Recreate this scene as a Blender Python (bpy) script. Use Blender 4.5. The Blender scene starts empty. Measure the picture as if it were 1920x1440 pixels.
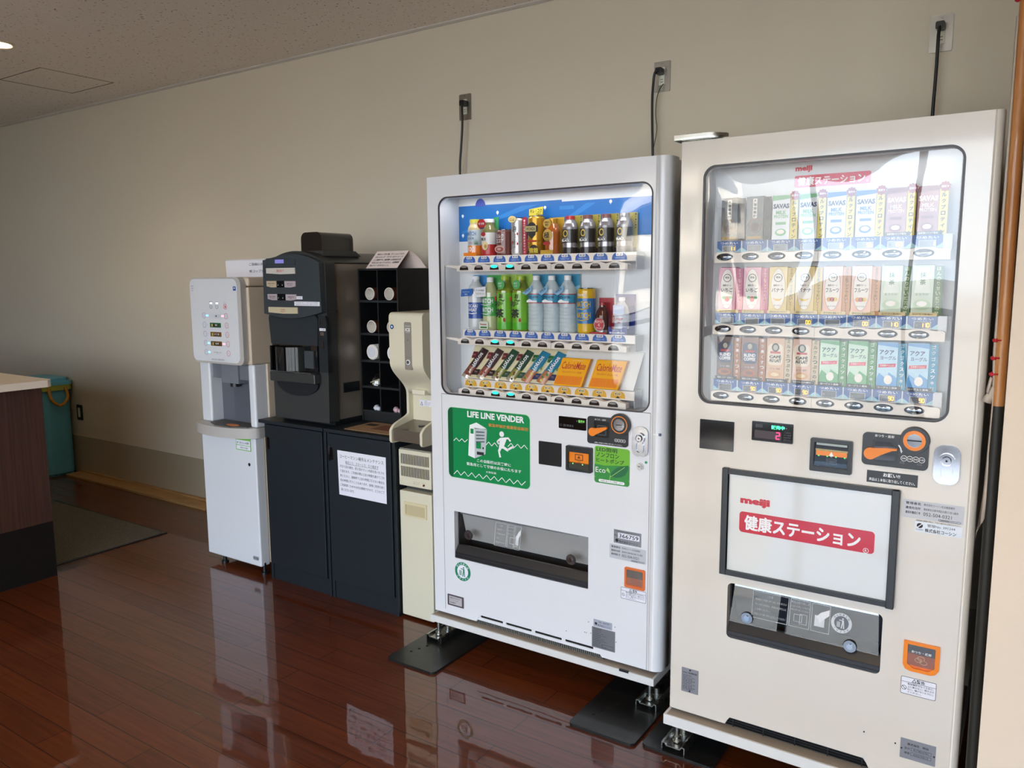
import bpy, math, random
from mathutils import Vector, Matrix
from mathutils.geometry import tessellate_polygon
random.seed(7)
PI = math.pi
S = bpy.context.scene
COL = S.collection

# ------------------------------------------------------------------ camera
cam_data = bpy.data.cameras.new('camera'); cam = bpy.data.objects.new('camera', cam_data); COL.objects.link(cam)
cam_data.sensor_width = 36; cam_data.lens = 1480.7336 / 1920 * 36; cam_data.clip_start = .05
yaw, pit, rol = [math.radians(a) for a in (-33.5822, 7.6328, -.3688)]
fw = Vector((math.sin(yaw) * math.cos(pit), math.cos(yaw) * math.cos(pit), -math.sin(pit)))
rt = Vector((math.cos(yaw), -math.sin(yaw), 0)); up = rt.cross(fw)
rt2 = rt * math.cos(rol) + up * math.sin(rol); up2 = up * math.cos(rol) - rt * math.sin(rol)
m4 = Matrix((rt2, up2, -fw)).transposed().to_4x4(); m4.translation = Vector((0, -3.1603, 1.4789))
cam.matrix_world = m4
S.camera = cam

# ------------------------------------------------------------------ world, light, exposure
S.view_settings.view_transform = 'Standard'
S.view_settings.look = 'None'
S.view_settings.gamma = 1
S.view_settings.use_curve_mapping = False
S.view_settings.exposure = 0.36
try:
    S.cycles.use_denoising = True
    S.cycles.max_bounces = 8; S.cycles.transparent_max_bounces = 24
    S.cycles.caustics_reflective = False; S.cycles.caustics_refractive = False
    S.cycles.sample_clamp_indirect = 6
except Exception:
    pass
W = bpy.data.worlds.new('sky'); S.world = W; W.use_nodes = True
wn = W.node_tree.nodes; wl = W.node_tree.links
bg = wn['Background']; bg.inputs['Strength'].default_value = 8.5
tc = wn.new('ShaderNodeTexCoord'); sep = wn.new('ShaderNodeSeparateXYZ'); wl.new(tc.outputs['Generated'], sep.inputs[0])
rp = wn.new('ShaderNodeValToRGB'); wl.new(sep.outputs['Z'], rp.inputs[0])
rp.color_ramp.elements[0].position = 0.0; rp.color_ramp.elements[0].color = (.74, .87, 1, 1)
rp.color_ramp.elements[1].position = .45; rp.color_ramp.elements[1].color = (.34, .58, .92, 1)
nz = wn.new('ShaderNodeTexNoise'); nz.inputs['Scale'].default_value = 2.2; nz.inputs['Detail'].default_value = 6
mp = wn.new('ShaderNodeMapping'); mp.inputs['Scale'].default_value = (1, 1, 3.5)
wl.new(tc.outputs['Generated'], mp.inputs[0]); wl.new(mp.outputs[0], nz.inputs[0])
cr = wn.new('ShaderNodeValToRGB'); wl.new(nz.outputs[0], cr.inputs[0])
cr.color_ramp.elements[0].position = .45; cr.color_ramp.elements[1].position = .65
mx = wn.new('ShaderNodeMix'); mx.data_type = 'RGBA'; wl.new(cr.outputs[0], mx.inputs[0]); wl.new(rp.outputs[0], mx.inputs[6])
mx.inputs[7].default_value = (.95, .96, .97, 1); wl.new(mx.outputs[2], bg.inputs[0])

def area(name, loc, rot, sx, sy, power, color, portal=False, spread=None):
    l = bpy.data.lights.new(name, 'AREA'); l.shape = 'RECTANGLE'; l.size = sx; l.size_y = sy
    l.energy = power; l.color = color
    if portal: l.cycles.is_portal = True
    if spread: l.spread = spread
    o = bpy.data.objects.new(name, l); o.location = loc; o.rotation_euler = rot; COL.objects.link(o); return o
# the window opening's portal: daylight reaches the room through it
WX0, WX1, WZ0, WZ1, WY = -3.8, 2.4, .05, 2.62, -6.2
area('window_portal', ((WX0 + WX1) / 2, WY - .02, (WZ0 + WZ1) / 2), (PI / 2, 0, 0), WX1 - WX0, WZ1 - WZ0, 1, (1, 1, 1), portal=True)

# the sun stands behind the building and lights the ground and blocks outside the windows
sl_ = bpy.data.lights.new('sun', 'SUN'); sl_.energy = 30; sl_.angle = .01; sl_.color = (1, .95, .86)
so = bpy.data.objects.new('sun', sl_); so.rotation_euler = (math.radians(-38), 0, math.radians(-12)); COL.objects.link(so)

# ------------------------------------------------------------------ materials
def hexc(h):
    h = h.lstrip('#'); r = []
    for i in (0, 2, 4):
        c = int(h[i:i + 2], 16) / 255; r.append(c / 12.92 if c <= .04045 else ((c + .055) / 1.055) ** 2.4)
    return (*r, 1)
MATS = {}
def M(name, color, rough=.5, metal=0, emit=0, coat=0, trans=0, alpha=1, spec=None, noise=.03, nscale=30, bump=0, bscale=200):
    if name in MATS: return MATS[name]
    m = bpy.data.materials.new(name); m.use_nodes = True; N = m.node_tree.nodes; L = m.node_tree.links
    b = N['Principled BSDF']; c = hexc(color) if isinstance(color, str) else (*color, 1)
    b.inputs['Base Color'].default_value = c; b.inputs['Metallic'].default_value = metal; b.inputs['Roughness'].default_value = rough
    if spec is not None: b.inputs['Specular IOR Level'].default_value = spec
    b.inputs['Coat Weight'].default_value = coat; b.inputs['Coat Roughness'].default_value = .06
    b.inputs['Transmission Weight'].default_value = trans; b.inputs['Alpha'].default_value = alpha
    if emit: b.inputs['Emission Color'].default_value = c; b.inputs['Emission Strength'].default_value = emit
    t = N.new('ShaderNodeTexNoise'); t.inputs['Scale'].default_value = nscale; t.inputs['Detail'].default_value = 3
    g = N.new('ShaderNodeTexCoord'); L.new(g.outputs['Object'], t.inputs['Vector'])
    r = N.new('ShaderNodeMapRange'); L.new(t.outputs[0], r.inputs[0])
    r.inputs[3].default_value = max(0, rough - noise); r.inputs[4].default_value = min(1, rough + noise); L.new(r.outputs[0], b.inputs['Roughness'])
    if bump:
        t2 = N.new('ShaderNodeTexNoise'); t2.inputs['Scale'].default_value = bscale; t2.inputs['Detail'].default_value = 2
        L.new(g.outputs['Object'], t2.inputs['Vector'])
        bp = N.new('ShaderNodeBump'); bp.inputs['Strength'].default_value = bump; bp.inputs['Distance'].default_value = .002
        L.new(t2.outputs[0], bp.inputs['Height']); L.new(bp.outputs[0], b.inputs['Normal'])
    MATS[name] = m; return m

def nodes_of(name):
    m = bpy.data.materials.new(name); m.use_nodes = True; MATS[name] = m
    return m, m.node_tree.nodes, m.node_tree.links, m.node_tree.nodes['Principled BSDF']

def floor_mat():
    m, N, L, b = nodes_of('floor_boards')
    g = N.new('ShaderNodeTexCoord'); mpn = N.new('ShaderNodeMapping'); L.new(g.outputs['Object'], mpn.inputs[0])
    mpn.inputs['Location'].default_value = (.44, .035, 0)
    br = N.new('ShaderNodeTexBrick'); L.new(mpn.outputs[0], br.inputs[0]); br.offset = .37; br.offset_frequency = 2
    br.inputs['Scale'].default_value = 1; br.inputs['Brick Width'].default_value = .91; br.inputs['Row Height'].default_value = .1005
    br.inputs['Mortar Size'].default_value = .0014; br.inputs['Mortar Smooth'].default_value = .1
    br.inputs['Color1'].default_value = (0, 0, 0, 1); br.inputs['Color2'].default_value = (1, 1, 1, 1); br.inputs['Mortar'].default_value = (.5, .5, .5, 1)
    m2 = N.new('ShaderNodeMapping'); L.new(g.outputs['Object'], m2.inputs[0]); m2.inputs['Scale'].default_value = (1.2, 26, 1)
    n = N.new('ShaderNodeTexNoise'); L.new(m2.outputs[0], n.inputs[0]); n.inputs['Scale'].default_value = 2.5; n.inputs['Detail'].default_value = 7
    n.inputs['Roughness'].default_value = .6
    ad = N.new('ShaderNodeMath'); ad.operation = 'MULTIPLY_ADD'; L.new(br.outputs['Color'], ad.inputs[0]); ad.inputs[1].default_value = .17
    L.new(n.outputs[0], ad.inputs[2])
    r = N.new('ShaderNodeValToRGB'); L.new(ad.outputs[0], r.inputs[0])
    r.color_ramp.elements[0].position = .3; r.color_ramp.elements[0].color = hexc('#431b09')
    r.color_ramp.elements[1].position = .95; r.color_ramp.elements[1].color = hexc('#713413')
    mixc = N.new('ShaderNodeMix'); mixc.data_type = 'RGBA'; L.new(br.outputs['Fac'], mixc.inputs[0]); L.new(r.outputs[0], mixc.inputs[6])
    mixc.inputs[7].default_value = hexc('#1c0903'); L.new(mixc.outputs[2], b.inputs['Base Color'])
    b.inputs['Roughness'].default_value = .4; b.inputs['Specular IOR Level'].default_value = .15
    b.inputs['Coat Weight'].default_value = 1; b.inputs['Coat Roughness'].default_value = .03; b.inputs['Coat IOR'].default_value = 1.58
    bp = N.new('ShaderNodeBump'); bp.inputs['Strength'].default_value = .5; bp.inputs['Distance'].default_value = .0008; bp.invert = True
    L.new(br.outputs['Fac'], bp.inputs['Height'])
    n2 = N.new('ShaderNodeTexNoise'); n2.inputs['Scale'].default_value = 9; n2.inputs['Detail'].default_value = 2; L.new(g.outputs['Object'], n2.inputs[0])
    bp2 = N.new('ShaderNodeBump'); bp2.inputs['Strength'].default_value = .12; bp2.inputs['Distance'].default_value = .004
    L.new(n2.outputs[0], bp2.inputs['Height']); L.new(bp.outputs[0], bp2.inputs['Normal'])
    L.new(bp2.outputs[0], b.inputs['Normal']); L.new(bp2.outputs[0], b.inputs['Coat Normal'])
    return m

def wall_mat(name, col, strength=.25):
    m, N, L, b = nodes_of(name)
    g = N.new('ShaderNodeTexCoord')
    mpn = N.new('ShaderNodeMapping'); L.new(g.outputs['Object'], mpn.inputs[0]); mpn.inputs['Scale'].default_value = (600, 600, 300)
    n = N.new('ShaderNodeTexNoise'); L.new(mpn.outputs[0], n.inputs[0]); n.inputs['Scale'].default_value = 1; n.inputs['Detail'].default_value = 2
    bp = N.new('ShaderNodeBump'); bp.inputs['Strength'].default_value = strength; bp.inputs['Distance'].default_value = .001
    L.new(n.outputs[0], bp.inputs['Height']); L.new(bp.outputs[0], b.inputs['Normal'])
    n2 = N.new('ShaderNodeTexNoise'); n2.inputs['Scale'].default_value = 1.3; L.new(g.outputs['Object'], n2.inputs[0])
    mixc = N.new('ShaderNodeMix'); mixc.data_type = 'RGBA'; L.new(n2.outputs[0], mixc.inputs[0])
    c = hexc(col); mixc.inputs[6].default_value = c; mixc.inputs[7].default_value = tuple(x * .95 for x in c[:3]) + (1,)
    L.new(mixc.outputs[2], b.inputs['Base Color']); b.inputs['Roughness'].default_value = .62
    b.inputs['Specular IOR Level'].default_value = .35
    return m

def ceiling_mat():
    m, N, L, b = nodes_of('ceiling_board')
    g = N.new('ShaderNodeTexCoord')
    mpn = N.new('ShaderNodeMapping'); L.new(g.outputs['Object'], mpn.inputs[0]); mpn.inputs['Scale'].default_value = (60, 38, 60)
    n = N.new('ShaderNodeTexNoise'); L.new(mpn.outputs[0], n.inputs[0]); n.inputs['Scale'].default_value = 1.4; n.inputs['Detail'].default_value = 3
    r = N.new('ShaderNodeValToRGB'); L.new(n.outputs[0], r.inputs[0])
    r.color_ramp.elements[0].position = .30; r.color_ramp.elements[0].color = hexc('#8a8076')
    r.color_ramp.elements[1].position = .36; r.color_ramp.elements[1].color = hexc('#efe8e0')
    L.new(r.outputs[0], b.inputs['Base Color']); b.inputs['Roughness'].default_value = .9
    bp = N.new('ShaderNodeBump'); bp.inputs['Strength'].default_value = .5; bp.inputs['Distance'].default_value = .003
    L.new(n.outputs[0], bp.inputs['Height']); L.new(bp.outputs[0], b.inputs['Normal'])
    return m

def wood_mat(name, c0, c1, scale=(30, 30, 1.5), rough=.45, coat=0):
    m, N, L, b = nodes_of(name)
    g = N.new('ShaderNodeTexCoord'); mpn = N.new('ShaderNodeMapping'); L.new(g.outputs['Object'], mpn.inputs[0]); mpn.inputs['Scale'].default_value = scale
    n = N.new('ShaderNodeTexNoise'); L.new(mpn.outputs[0], n.inputs[0]); n.inputs['Scale'].default_value = 3; n.inputs['Detail'].default_value = 6
    r = N.new('ShaderNodeValToRGB'); L.new(n.outputs[0], r.inputs[0])
    r.color_ramp.elements[0].position = .3; r.color_ramp.elements[0].color = hexc(c0)
    r.color_ramp.elements[1].position = .7; r.color_ramp.elements[1].color = hexc(c1)
    L.new(r.outputs[0], b.inputs['Base Color']); b.inputs['Roughness'].default_value = rough; b.inputs['Coat Weight'].default_value = coat
    return m

def carpet_mat():
    m, N, L, b = nodes_of('mat_pile')
    g = N.new('ShaderNodeTexCoord'); n = N.new('ShaderNodeTexNoise'); L.new(g.outputs['Object'], n.inputs[0]); n.inputs['Scale'].default_value = 260
    r = N.new('ShaderNodeValToRGB'); L.new(n.outputs[0], r.inputs[0])
    r.color_ramp.elements[0].position = .35; r.color_ramp.elements[0].color = hexc('#37332b')
    r.color_ramp.elements[1].position = .7; r.color_ramp.elements[1].color = hexc('#7a7262')
    L.new(r.outputs[0], b.inputs['Base Color']); b.inputs['Roughness'].default_value = .95
    bp = N.new('ShaderNodeBump'); bp.inputs['Strength'].default_value = .8; bp.inputs['Distance'].default_value = .004
    L.new(n.outputs[0], bp.inputs['Height']); L.new(bp.outputs[0], b.inputs['Normal'])
    return m

def clear_mat(name, tint=(1, 1, 1), wob=0., gain=1.7, wscale=3.0):
    """clear acrylic sheet: see-through, with Fresnel reflection from both faces and a slightly wavy surface"""
    m = bpy.data.materials.new(name); m.use_nodes = True; N = m.node_tree.nodes; L = m.node_tree.links
    N.remove(N['Principled BSDF']); out = N['Material Output']
    tr = N.new('ShaderNodeBsdfTransparent'); tr.inputs[0].default_value = (*tint, 1)
    gl = N.new('ShaderNodeBsdfGlossy'); gl.inputs['Roughness'].default_value = .004
    lw = N.new('ShaderNodeLayerWeight'); lw.inputs['Blend'].default_value = .5
    p = N.new('ShaderNodeMath'); p.operation = 'POWER'; L.new(lw.outputs['Facing'], p.inputs[0]); p.inputs[1].default_value = 5
    q = N.new('ShaderNodeMath'); q.operation = 'MULTIPLY_ADD'; L.new(p.outputs[0], q.inputs[0]); q.inputs[1].default_value = .96; q.inputs[2].default_value = .042 * gain
    mixs = N.new('ShaderNodeMixShader'); L.new(q.outputs[0], mixs.inputs[0]); L.new(tr.outputs[0], mixs.inputs[1]); L.new(gl.outputs[0], mixs.inputs[2])
    L.new(mixs.outputs[0], out.inputs[0])
    if wob:
        g = N.new('ShaderNodeTexCoord'); n = N.new('ShaderNodeTexNoise'); L.new(g.outputs['Object'], n.inputs[0])
        n.inputs['Scale'].default_value = wscale; n.inputs['Detail'].default_value = 1
        bp = N.new('ShaderNodeBump'); bp.inputs['Strength'].default_value = 1; bp.inputs['Distance'].default_value = wob
        L.new(n.outputs[0], bp.inputs['Height']); L.new(bp.outputs[0], gl.inputs['Normal'])
    MATS[name] = m; return m

white = M('white_paint', '#e4e4e6', .3, coat=.35, noise=.008)
whiteB = M('ivory_white_paint', '#d9d1c5', .22, coat=.7, noise=.01, bump=.05, bscale=18)
inner = M('inner_white', '#dcdee0', .5)
beige = M('cream_plastic', '#ddd6bd', .32, coat=.3)
warmside = M('warm_lit_side', '#d2c0a8', .45)  # off-white dispenser shell with the warm light on it painted into the colour
black = M('black_plastic', '#17181a', .35)
blackgl = M('black_gloss', '#0b0c0e', .08, coat=.6)
blackm = M('black_steel', '#1a1a19', .38, noise=.08, coat=.2)
cab = M('black_cabinet', '#1b2126', .42, bump=.15, bscale=500)
rackm = M('black_rack', '#0c0d0f', .55)
chrome = M('chrome', '#9fa2a8', .1, 1)
steel = M('brushed_steel', '#a9a49a', .33, 1, noise=.08)
zinc = M('zinc_plate', '#b9bab4', .28, 1, noise=.1)
ink = M('black_ink', '#1a1a1c', .6)
greyink = M('grey_ink', '#6b6d72', .6)
whiteink = M('white_ink', '#f2f2f2', .5)
paper = M('white_paper', '#e9e8f0', .75)
orange = M('orange_plastic', '#f08412', .35, coat=.3)
orangetr = M('orange_clear', '#d9661a', .25, coat=.5)
greensign = M('green_print', '#0f8a4c', .3, coat=.4)
red = M('red_print', '#c3122e', .3, coat=.4)
blue = M('blue_print', '#1c4fa0', .4)
acr = clear_mat('clear_acrylic_bulged', wob=.012, gain=1.75, wscale=2.2)
acrA = clear_mat('clear_acrylic', wob=.010, gain=1.7, wscale=1.6)
film = clear_mat('clear_film', gain=2)
flapm = clear_mat('flap_clear', tint=(.88, .89, .9), gain=1.5)
darkclear = clear_mat('dark_clear', tint=(.22, .24, .26), gain=1.1)
smoke = clear_mat('smoked_clear', tint=(.62, .64, .66), gain=1.6)

# ------------------------------------------------------------------ mesh builder
def rr(x0, x1, z0, z1, r=0, n=6, rs=None):
    """rounded rectangle, counter-clockwise from bottom-left"""
    if rs is None: rs = (r, r, r, r)
    P = []
    for (cx, cz, a, q) in ((x0 + rs[0], z0 + rs[0], PI, rs[0]), (x1 - rs[1], z0 + rs[1], 1.5 * PI, rs[1]), (x1 - rs[2], z1 - rs[2], 0, rs[2]), (x0 + rs[3], z1 - rs[3], .5 * PI, rs[3])):
        if q <= 0: P.append((cx, cz)); continue
        for i in range(n + 1):
            t = a + i / n * PI / 2; P.append((cx + q * math.cos(t), cz + q * math.sin(t)))
    return P
def ell(cx, cz, rx, rz=None, n=28, a0=0, a1=2 * PI):
    rz = rx if rz is None else rz
    k = n if abs(a1 - a0 - 2 * PI) < 1e-6 else n + 1
    return [(cx + rx * math.cos(a0 + (a1 - a0) * i / n), cz + rz * math.sin(a0 + (a1 - a0) * i / n)) for i in range(k)]
def line(p, q, w):
    (x0, z0), (x1, z1) = p, q; d = math.hypot(x1 - x0, z1 - z0) or 1; nx, nz = -(z1 - z0) / d * w / 2, (x1 - x0) / d * w / 2
    return [(x0 - nx, z0 - nz), (x1 - nx, z1 - nz), (x1 + nx, z1 + nz), (x0 + nx, z0 + nz)]
TXT = {}
def text_mesh(s, bold):
    k = (s, bold)
    if k in TXT: return TXT[k]
    c = bpy.data.curves.new('t', 'FONT'); c.body = s; c.size = 1; c.resolution_u = 2; c.offset = bold
    o = bpy.data.objects.new('t', c); me = bpy.data.meshes.new_from_object(o)
    v = [tuple(q.co)[:2] for q in me.vertices]; f = [tuple(p.vertices) for p in me.polygons]
    bpy.data.objects.remove(o); bpy.data.curves.remove(c); bpy.data.meshes.remove(me)
    if not v: v = [(0, 0)]
    x0 = min(p[0] for p in v); x1 = max(p[0] for p in v); z0 = min(p[1] for p in v); z1 = max(p[1] for p in v)
    TXT[k] = (v, f, x0, x1, z0, z1); return TXT[k]

class MB:
    def __init__(s): s.v = []; s.f = []; s.m = []; s.mats = []; s.sm = []
    def mi(s, m):
        if m not in s.mats: s.mats.append(m)
        return s.mats.index(m)
    def add(s, v, f, m, smooth=False):
        b = len(s.v); s.v += [tuple(p) for p in v]; k = s.mi(m)
        for q in f: s.f.append(tuple(b + i for i in q)); s.m.append(k); s.sm.append(smooth)
        return s
    def box(s, x0, x1, y0, y1, z0, z1, m):
        v = [(x, y, z) for z in (z0, z1) for y in (y0, y1) for x in (x0, x1)]
        return s.add(v, [(0, 2, 3, 1), (4, 5, 7, 6), (0, 1, 5, 4), (2, 6, 7, 3), (0, 4, 6, 2), (1, 3, 7, 5)], m)
    def prism(s, P, a, b, m, ax='y', smooth=False, capm=None):
        """outline P extruded from a to b; ax y: P=(x,z); ax z: P=(x,y); ax x: P=(y,z)"""
        n = len(P)
        ar = sum(P[i][0] * P[(i + 1) % n][1] - P[(i + 1) % n][0] * P[i][1] for i in range(n))
        if ar < 0: P = P[::-1]
        def at(p, t): return (p[0], t, p[1]) if ax == 'y' else ((p[0], p[1], t) if ax == 'z' else (t, p[0], p[1]))
        v = [at(p, a) for p in P] + [at(p, b) for p in P]
        side = [(i, n + i, n + (i + 1) % n, (i + 1) % n) for i in range(n)] if ax == 'y' else [(i, (i + 1) % n, n + (i + 1) % n, n + i) for i in range(n)]
        def turn(i):
            a, b, c = P[i - 1], P[i], P[(i + 1) % n]; return (b[0] - a[0]) * (c[1] - b[1]) - (b[1] - a[1]) * (c[0] - b[0])
        if n > 4 and min(turn(i) for i in range(n)) < -1e-9:
            T = []
            for t in tessellate_polygon([[Vector((p[0], p[1], 0)) for p in P]]):
                a, b, c = [P[i] for i in t]; T.append(tuple(t) if (b[0] - a[0]) * (c[1] - a[1]) - (b[1] - a[1]) * (c[0] - a[0]) > 0 else tuple(reversed(t)))
        else: T = [tuple(range(n))]
        if ax == 'y': caps = T + [tuple(n + i for i in reversed(t)) for t in T]
        else: caps = [tuple(reversed(t)) for t in T] + [tuple(n + i for i in t) for t in T]
        s.add(v, side, m, smooth); s.add(v, caps, capm or m); return s
    def flat(s, P, y, m):
        n = len(P); ar = sum(P[i][0] * P[(i + 1) % n][1] - P[(i + 1) % n][0] * P[i][1] for i in range(n))
        if ar < 0: P = P[::-1]
        if n > 4:
            T = tessellate_polygon([[Vector((p[0], p[1], 0)) for p in P]])
            return s.add([(p[0], y, p[1]) for p in P], [tuple(t) for t in T], m)
        return s.add([(p[0], y, p[1]) for p in P], [tuple(range(n))], m)
    def plate(s, outer, holes, y0, y1, m, rim=None):
        loops = [outer] + holes; flatp = [p for l in loops for p in l]; n = len(flatp)
        T = tessellate_polygon([[Vector((p[0], p[1], 0)) for p in l] for l in loops])
        v = [(p[0], y0, p[1]) for p in flatp] + [(p[0], y1, p[1]) for p in flatp]
        def ori(t):
            a, b, c = [flatp[i] for i in t]
            return (b[0] - a[0]) * (c[1] - a[1]) - (b[1] - a[1]) * (c[0] - a[0]) > 0
        F = [tuple(t) if ori(t) else tuple(reversed(t)) for t in T]
        s.add(v, F + [tuple(n + i for i in reversed(t)) for t in F], m)
        b = 0
        for li, l in enumerate(loops):
            k = len(l); ar = sum(l[i][0] * l[(i + 1) % k][1] - l[(i + 1) % k][0] * l[i][1] for i in range(k))
            out = (ar > 0) == (li == 0)
            q = [(b + i, n + b + i, n + b + (i + 1) % k, b + (i + 1) % k) if out else (b + (i + 1) % k, n + b + (i + 1) % k, n + b + i, b + i) for i in range(k)]
            s.add(v, q, rim or m); b += k
        return s
    def cyl(s, c, r, a, b, m, ax='z', n=20, r2=None, capm=None):
        r2 = r if r2 is None else r2; v = []
        for t, q in ((a, r), (b, r2)):
            for i in range(n):
                u, w = q * math.cos(2 * PI * i / n), q * math.sin(2 * PI * i / n)
                v.append((c[0] + u, c[1] + w, t) if ax == 'z' else ((c[0] + u, t, c[1] + w) if ax == 'y' else (t, c[0] + u, c[1] + w)))
        side = [(i, (i + 1) % n, n + (i + 1) % n, n + i) for i in range(n)]
        caps = [tuple(range(n - 1, -1, -1)), tuple(range(n, 2 * n))]
        if ax == 'y': side = [q[::-1] for q in side]; caps = [q[::-1] for q in caps]
        s.add(v, side, m, True); s.add(v, caps, capm or m); return s
    def lathe(s, cx, cy, prof, m, n=24, sx=1, sy=1):
        """prof: list of (r, z) or (r, z, mat-for-the-band-above)"""
        for i in range(len(prof) - 1):
            (r0, z0), (r1, z1) = prof[i][:2], prof[i + 1][:2]; mm = prof[i][2] if len(prof[i]) > 2 else m
            v = [(cx + sx * r * math.cos(2 * PI * k / n), cy + sy * r * math.sin(2 * PI * k / n), z) for r, z in ((r0, z0), (r1, z1)) for k in range(n)]
            s.add(v, [(k, (k + 1) % n, n + (k + 1) % n, n + k) for k in range(n)], mm, True)
        for (r, z), fl in ((prof[0][:2], True), (prof[-1][:2], False)):
            if r > 1e-4:
                v = [(cx + sx * r * math.cos(2 * PI * k / n), cy + sy * r * math.sin(2 * PI * k / n), z) for k in range(n)]
                mm = prof[0][2] if fl and len(prof[0]) > 2 else (prof[-2][2] if not fl and len(prof[-2]) > 2 else m)
                s.add(v, [tuple(range(n - 1, -1, -1)) if fl else tuple(range(n))], mm)
        return s
    def tube(s, path, r, m, n=10):
        P = [Vector(p) for p in path]; v = []
        for i, p in enumerate(P):
            d = (P[min(i + 1, len(P) - 1)] - P[max(i - 1, 0)]).normalized()
            u = d.cross(Vector((0, 1, 0)) if abs(d.y) < .9 else Vector((1, 0, 0))).normalized(); w = d.cross(u)
            for k in range(n): v.append(p + r * (u * math.cos(2 * PI * k / n) + w * math.sin(2 * PI * k / n)))
        f = [(i * n + k, i * n + (k + 1) % n, (i + 1) * n + (k + 1) % n, (i + 1) * n + k) for i in range(len(P) - 1) for k in range(n)]
        s.add(v, f, m, True); s.add(v, [tuple(range(n - 1, -1, -1)), tuple(range((len(P) - 1) * n, len(P) * n))], m); return s
    def text(s, t, cx, cz, y, h, m, w=None, bold=0, rot=0, al='c', flip=False, bend=None, fn=None):
        big = bold > .012 and h > .0115 and any(ord(ch) > 0x2000 for ch in t)
        v, f, x0, x1, z0, z1 = text_mesh(t, 0 if big else min(bold, .02) if any(ord(ch) > 0x2000 for ch in t) else bold)
        if big:
            n_ = len(v); bb = bold * .55
            v = [(a + dx, b + dz) for dx, dz in ((-bb, -bb), (bb, -bb), (-bb, bb), (bb, bb)) for a, b in v]
            f = [tuple(i + k * n_ for i in q) for k in range(4) for q in f]
        sc = h / max(z1 - z0, 1e-6); sx = sc if w is None else w / max(x1 - x0, 1e-6)
        ox = {'c': (x0 + x1) / 2, 'l': x0, 'r': x1}[al]; oz = (z0 + z1) / 2
        R = []; ca, sa = math.cos(rot), math.sin(rot)
        nb_ = len(v) // 4 if big else len(v)
        for (a, b) in v:
            u, q = (a - ox) * sx, (b - oz) * sc
            u, q = u * ca - q * sa, u * sa + q * ca
            if bend: R.append((bend[0] + bend[2] * math.sin(u / bend[2] + (cx - bend[0]) / bend[2]), bend[1] - bend[2] * math.cos(u / bend[2] + (cx - bend[0]) / bend[2]), cz + q))
            elif fn: R.append(fn(cx + u, cz + q))
            else: R.append((cx + u, y, cz + q))
        if big: R = [(r_[0], r_[1] - .00006 * (i // nb_), r_[2]) for i, r_ in enumerate(R)]
        return s.add(R, f, m)
    def build(s, name, parent=None, bevel=0, loc=None, segs=2, smooth_all=False, ox=(0, 0, 0)):
        off = Vector(ox); p = parent
        while p is not None: off += p.location; p = p.parent
        if loc is not None: off += Vector(loc)
        me = bpy.data.meshes.new(name); me.from_pydata([(v[0] - off.x, v[1] - off.y, v[2] - off.z) for v in s.v], [], s.f)
        for m in s.mats: me.materials.append(m)
        me.polygons.foreach_set('material_index', s.m); me.polygons.foreach_set('use_smooth', [True] * len(s.f) if (smooth_all or bevel) else s.sm)
        me.update()
        o = bpy.data.objects.new(name, me); COL.objects.link(o); o.parent = parent
        if loc is not None: o.location = loc
        if bevel:
            b = o.modifiers.new('edge', 'BEVEL'); b.width = bevel; b.segments = segs; b.limit_method = 'ANGLE'; b.angle_limit = .7
            b.harden_normals = False
            try: me.set_sharp_from_angle(angle=.6)
            except Exception: pass
            wn_ = o.modifiers.new('wn', 'WEIGHTED_NORMAL'); wn_.keep_sharp = False
        elif smooth_all:
            me.set_sharp_from_angle(angle=.7)
        return o

def tag(o, label, cat, group=None, kind=None):
    if label: o['label'] = label
    if cat: o['category'] = cat
    if group: o['group'] = group
    if kind: o['kind'] = kind
    return o
def thing(name, label, cat, loc, group=None):
    o = bpy.data.objects.new(name, None); o.empty_display_size = .05; COL.objects.link(o); o.location = loc
    return tag(o, label, cat, group)
def struct(name, mb, **k):
    o = mb.build(name, **k); o['kind'] = 'structure'; return o
def copy_tree(o, parent=None):
    c = o.copy(); COL.objects.link(c); c.parent = parent
    for ch in list(o.children): copy_tree(ch, c)
    return c

# ================================================================== THE ROOM
X0, X1, Y1, H = -9.6, 5.2, WY, 2.70
wallc = wall_mat('wall_paper', '#d8cebb'); colc = wall_mat('column_paper', '#e6d5c0', .4)
skirtc = M('grey_skirt', '#a89c86', .5)
struct('floor', MB().box(X0, X1, Y1, .1, -.1, 0, floor_mat()))
struct('ceiling', MB().box(X0, X1, Y1, .1, H, H + .1, ceiling_mat()))
struct('wall_back', MB().box(X0, X1, 0, .1, 0, H, wallc))
struct('wall_left', MB().box(X0 - .1, X0, Y1, .1, 0, H, wallc))
struct('wall_right', MB().box(X1, X1 + .1, Y1, .1, 0, H, wallc))
w = MB(); w.box(X0, WX0, Y1 - .12, Y1, 0, H, wallc); w.box(WX1, X1, Y1 - .12, Y1, 0, H, wallc)
w.box(WX0, WX1, Y1 - .12, Y1, 0, WZ0, wallc); w.box(WX0, WX1, Y1 - .12, Y1, WZ1, H, wallc)
struct('wall_front', w)
struct('baseboard_back', MB().box(X0, -.06, -.004, 0, 0, .292, skirtc))
struct('trim_1', MB().prism([(0, H), (-.018, H), (-.018, H - .006), (-.006, H - .012), (0, H - .012)], X0, X1, M('trim_white', '#cfcac2', .5), ax='x'))
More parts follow.
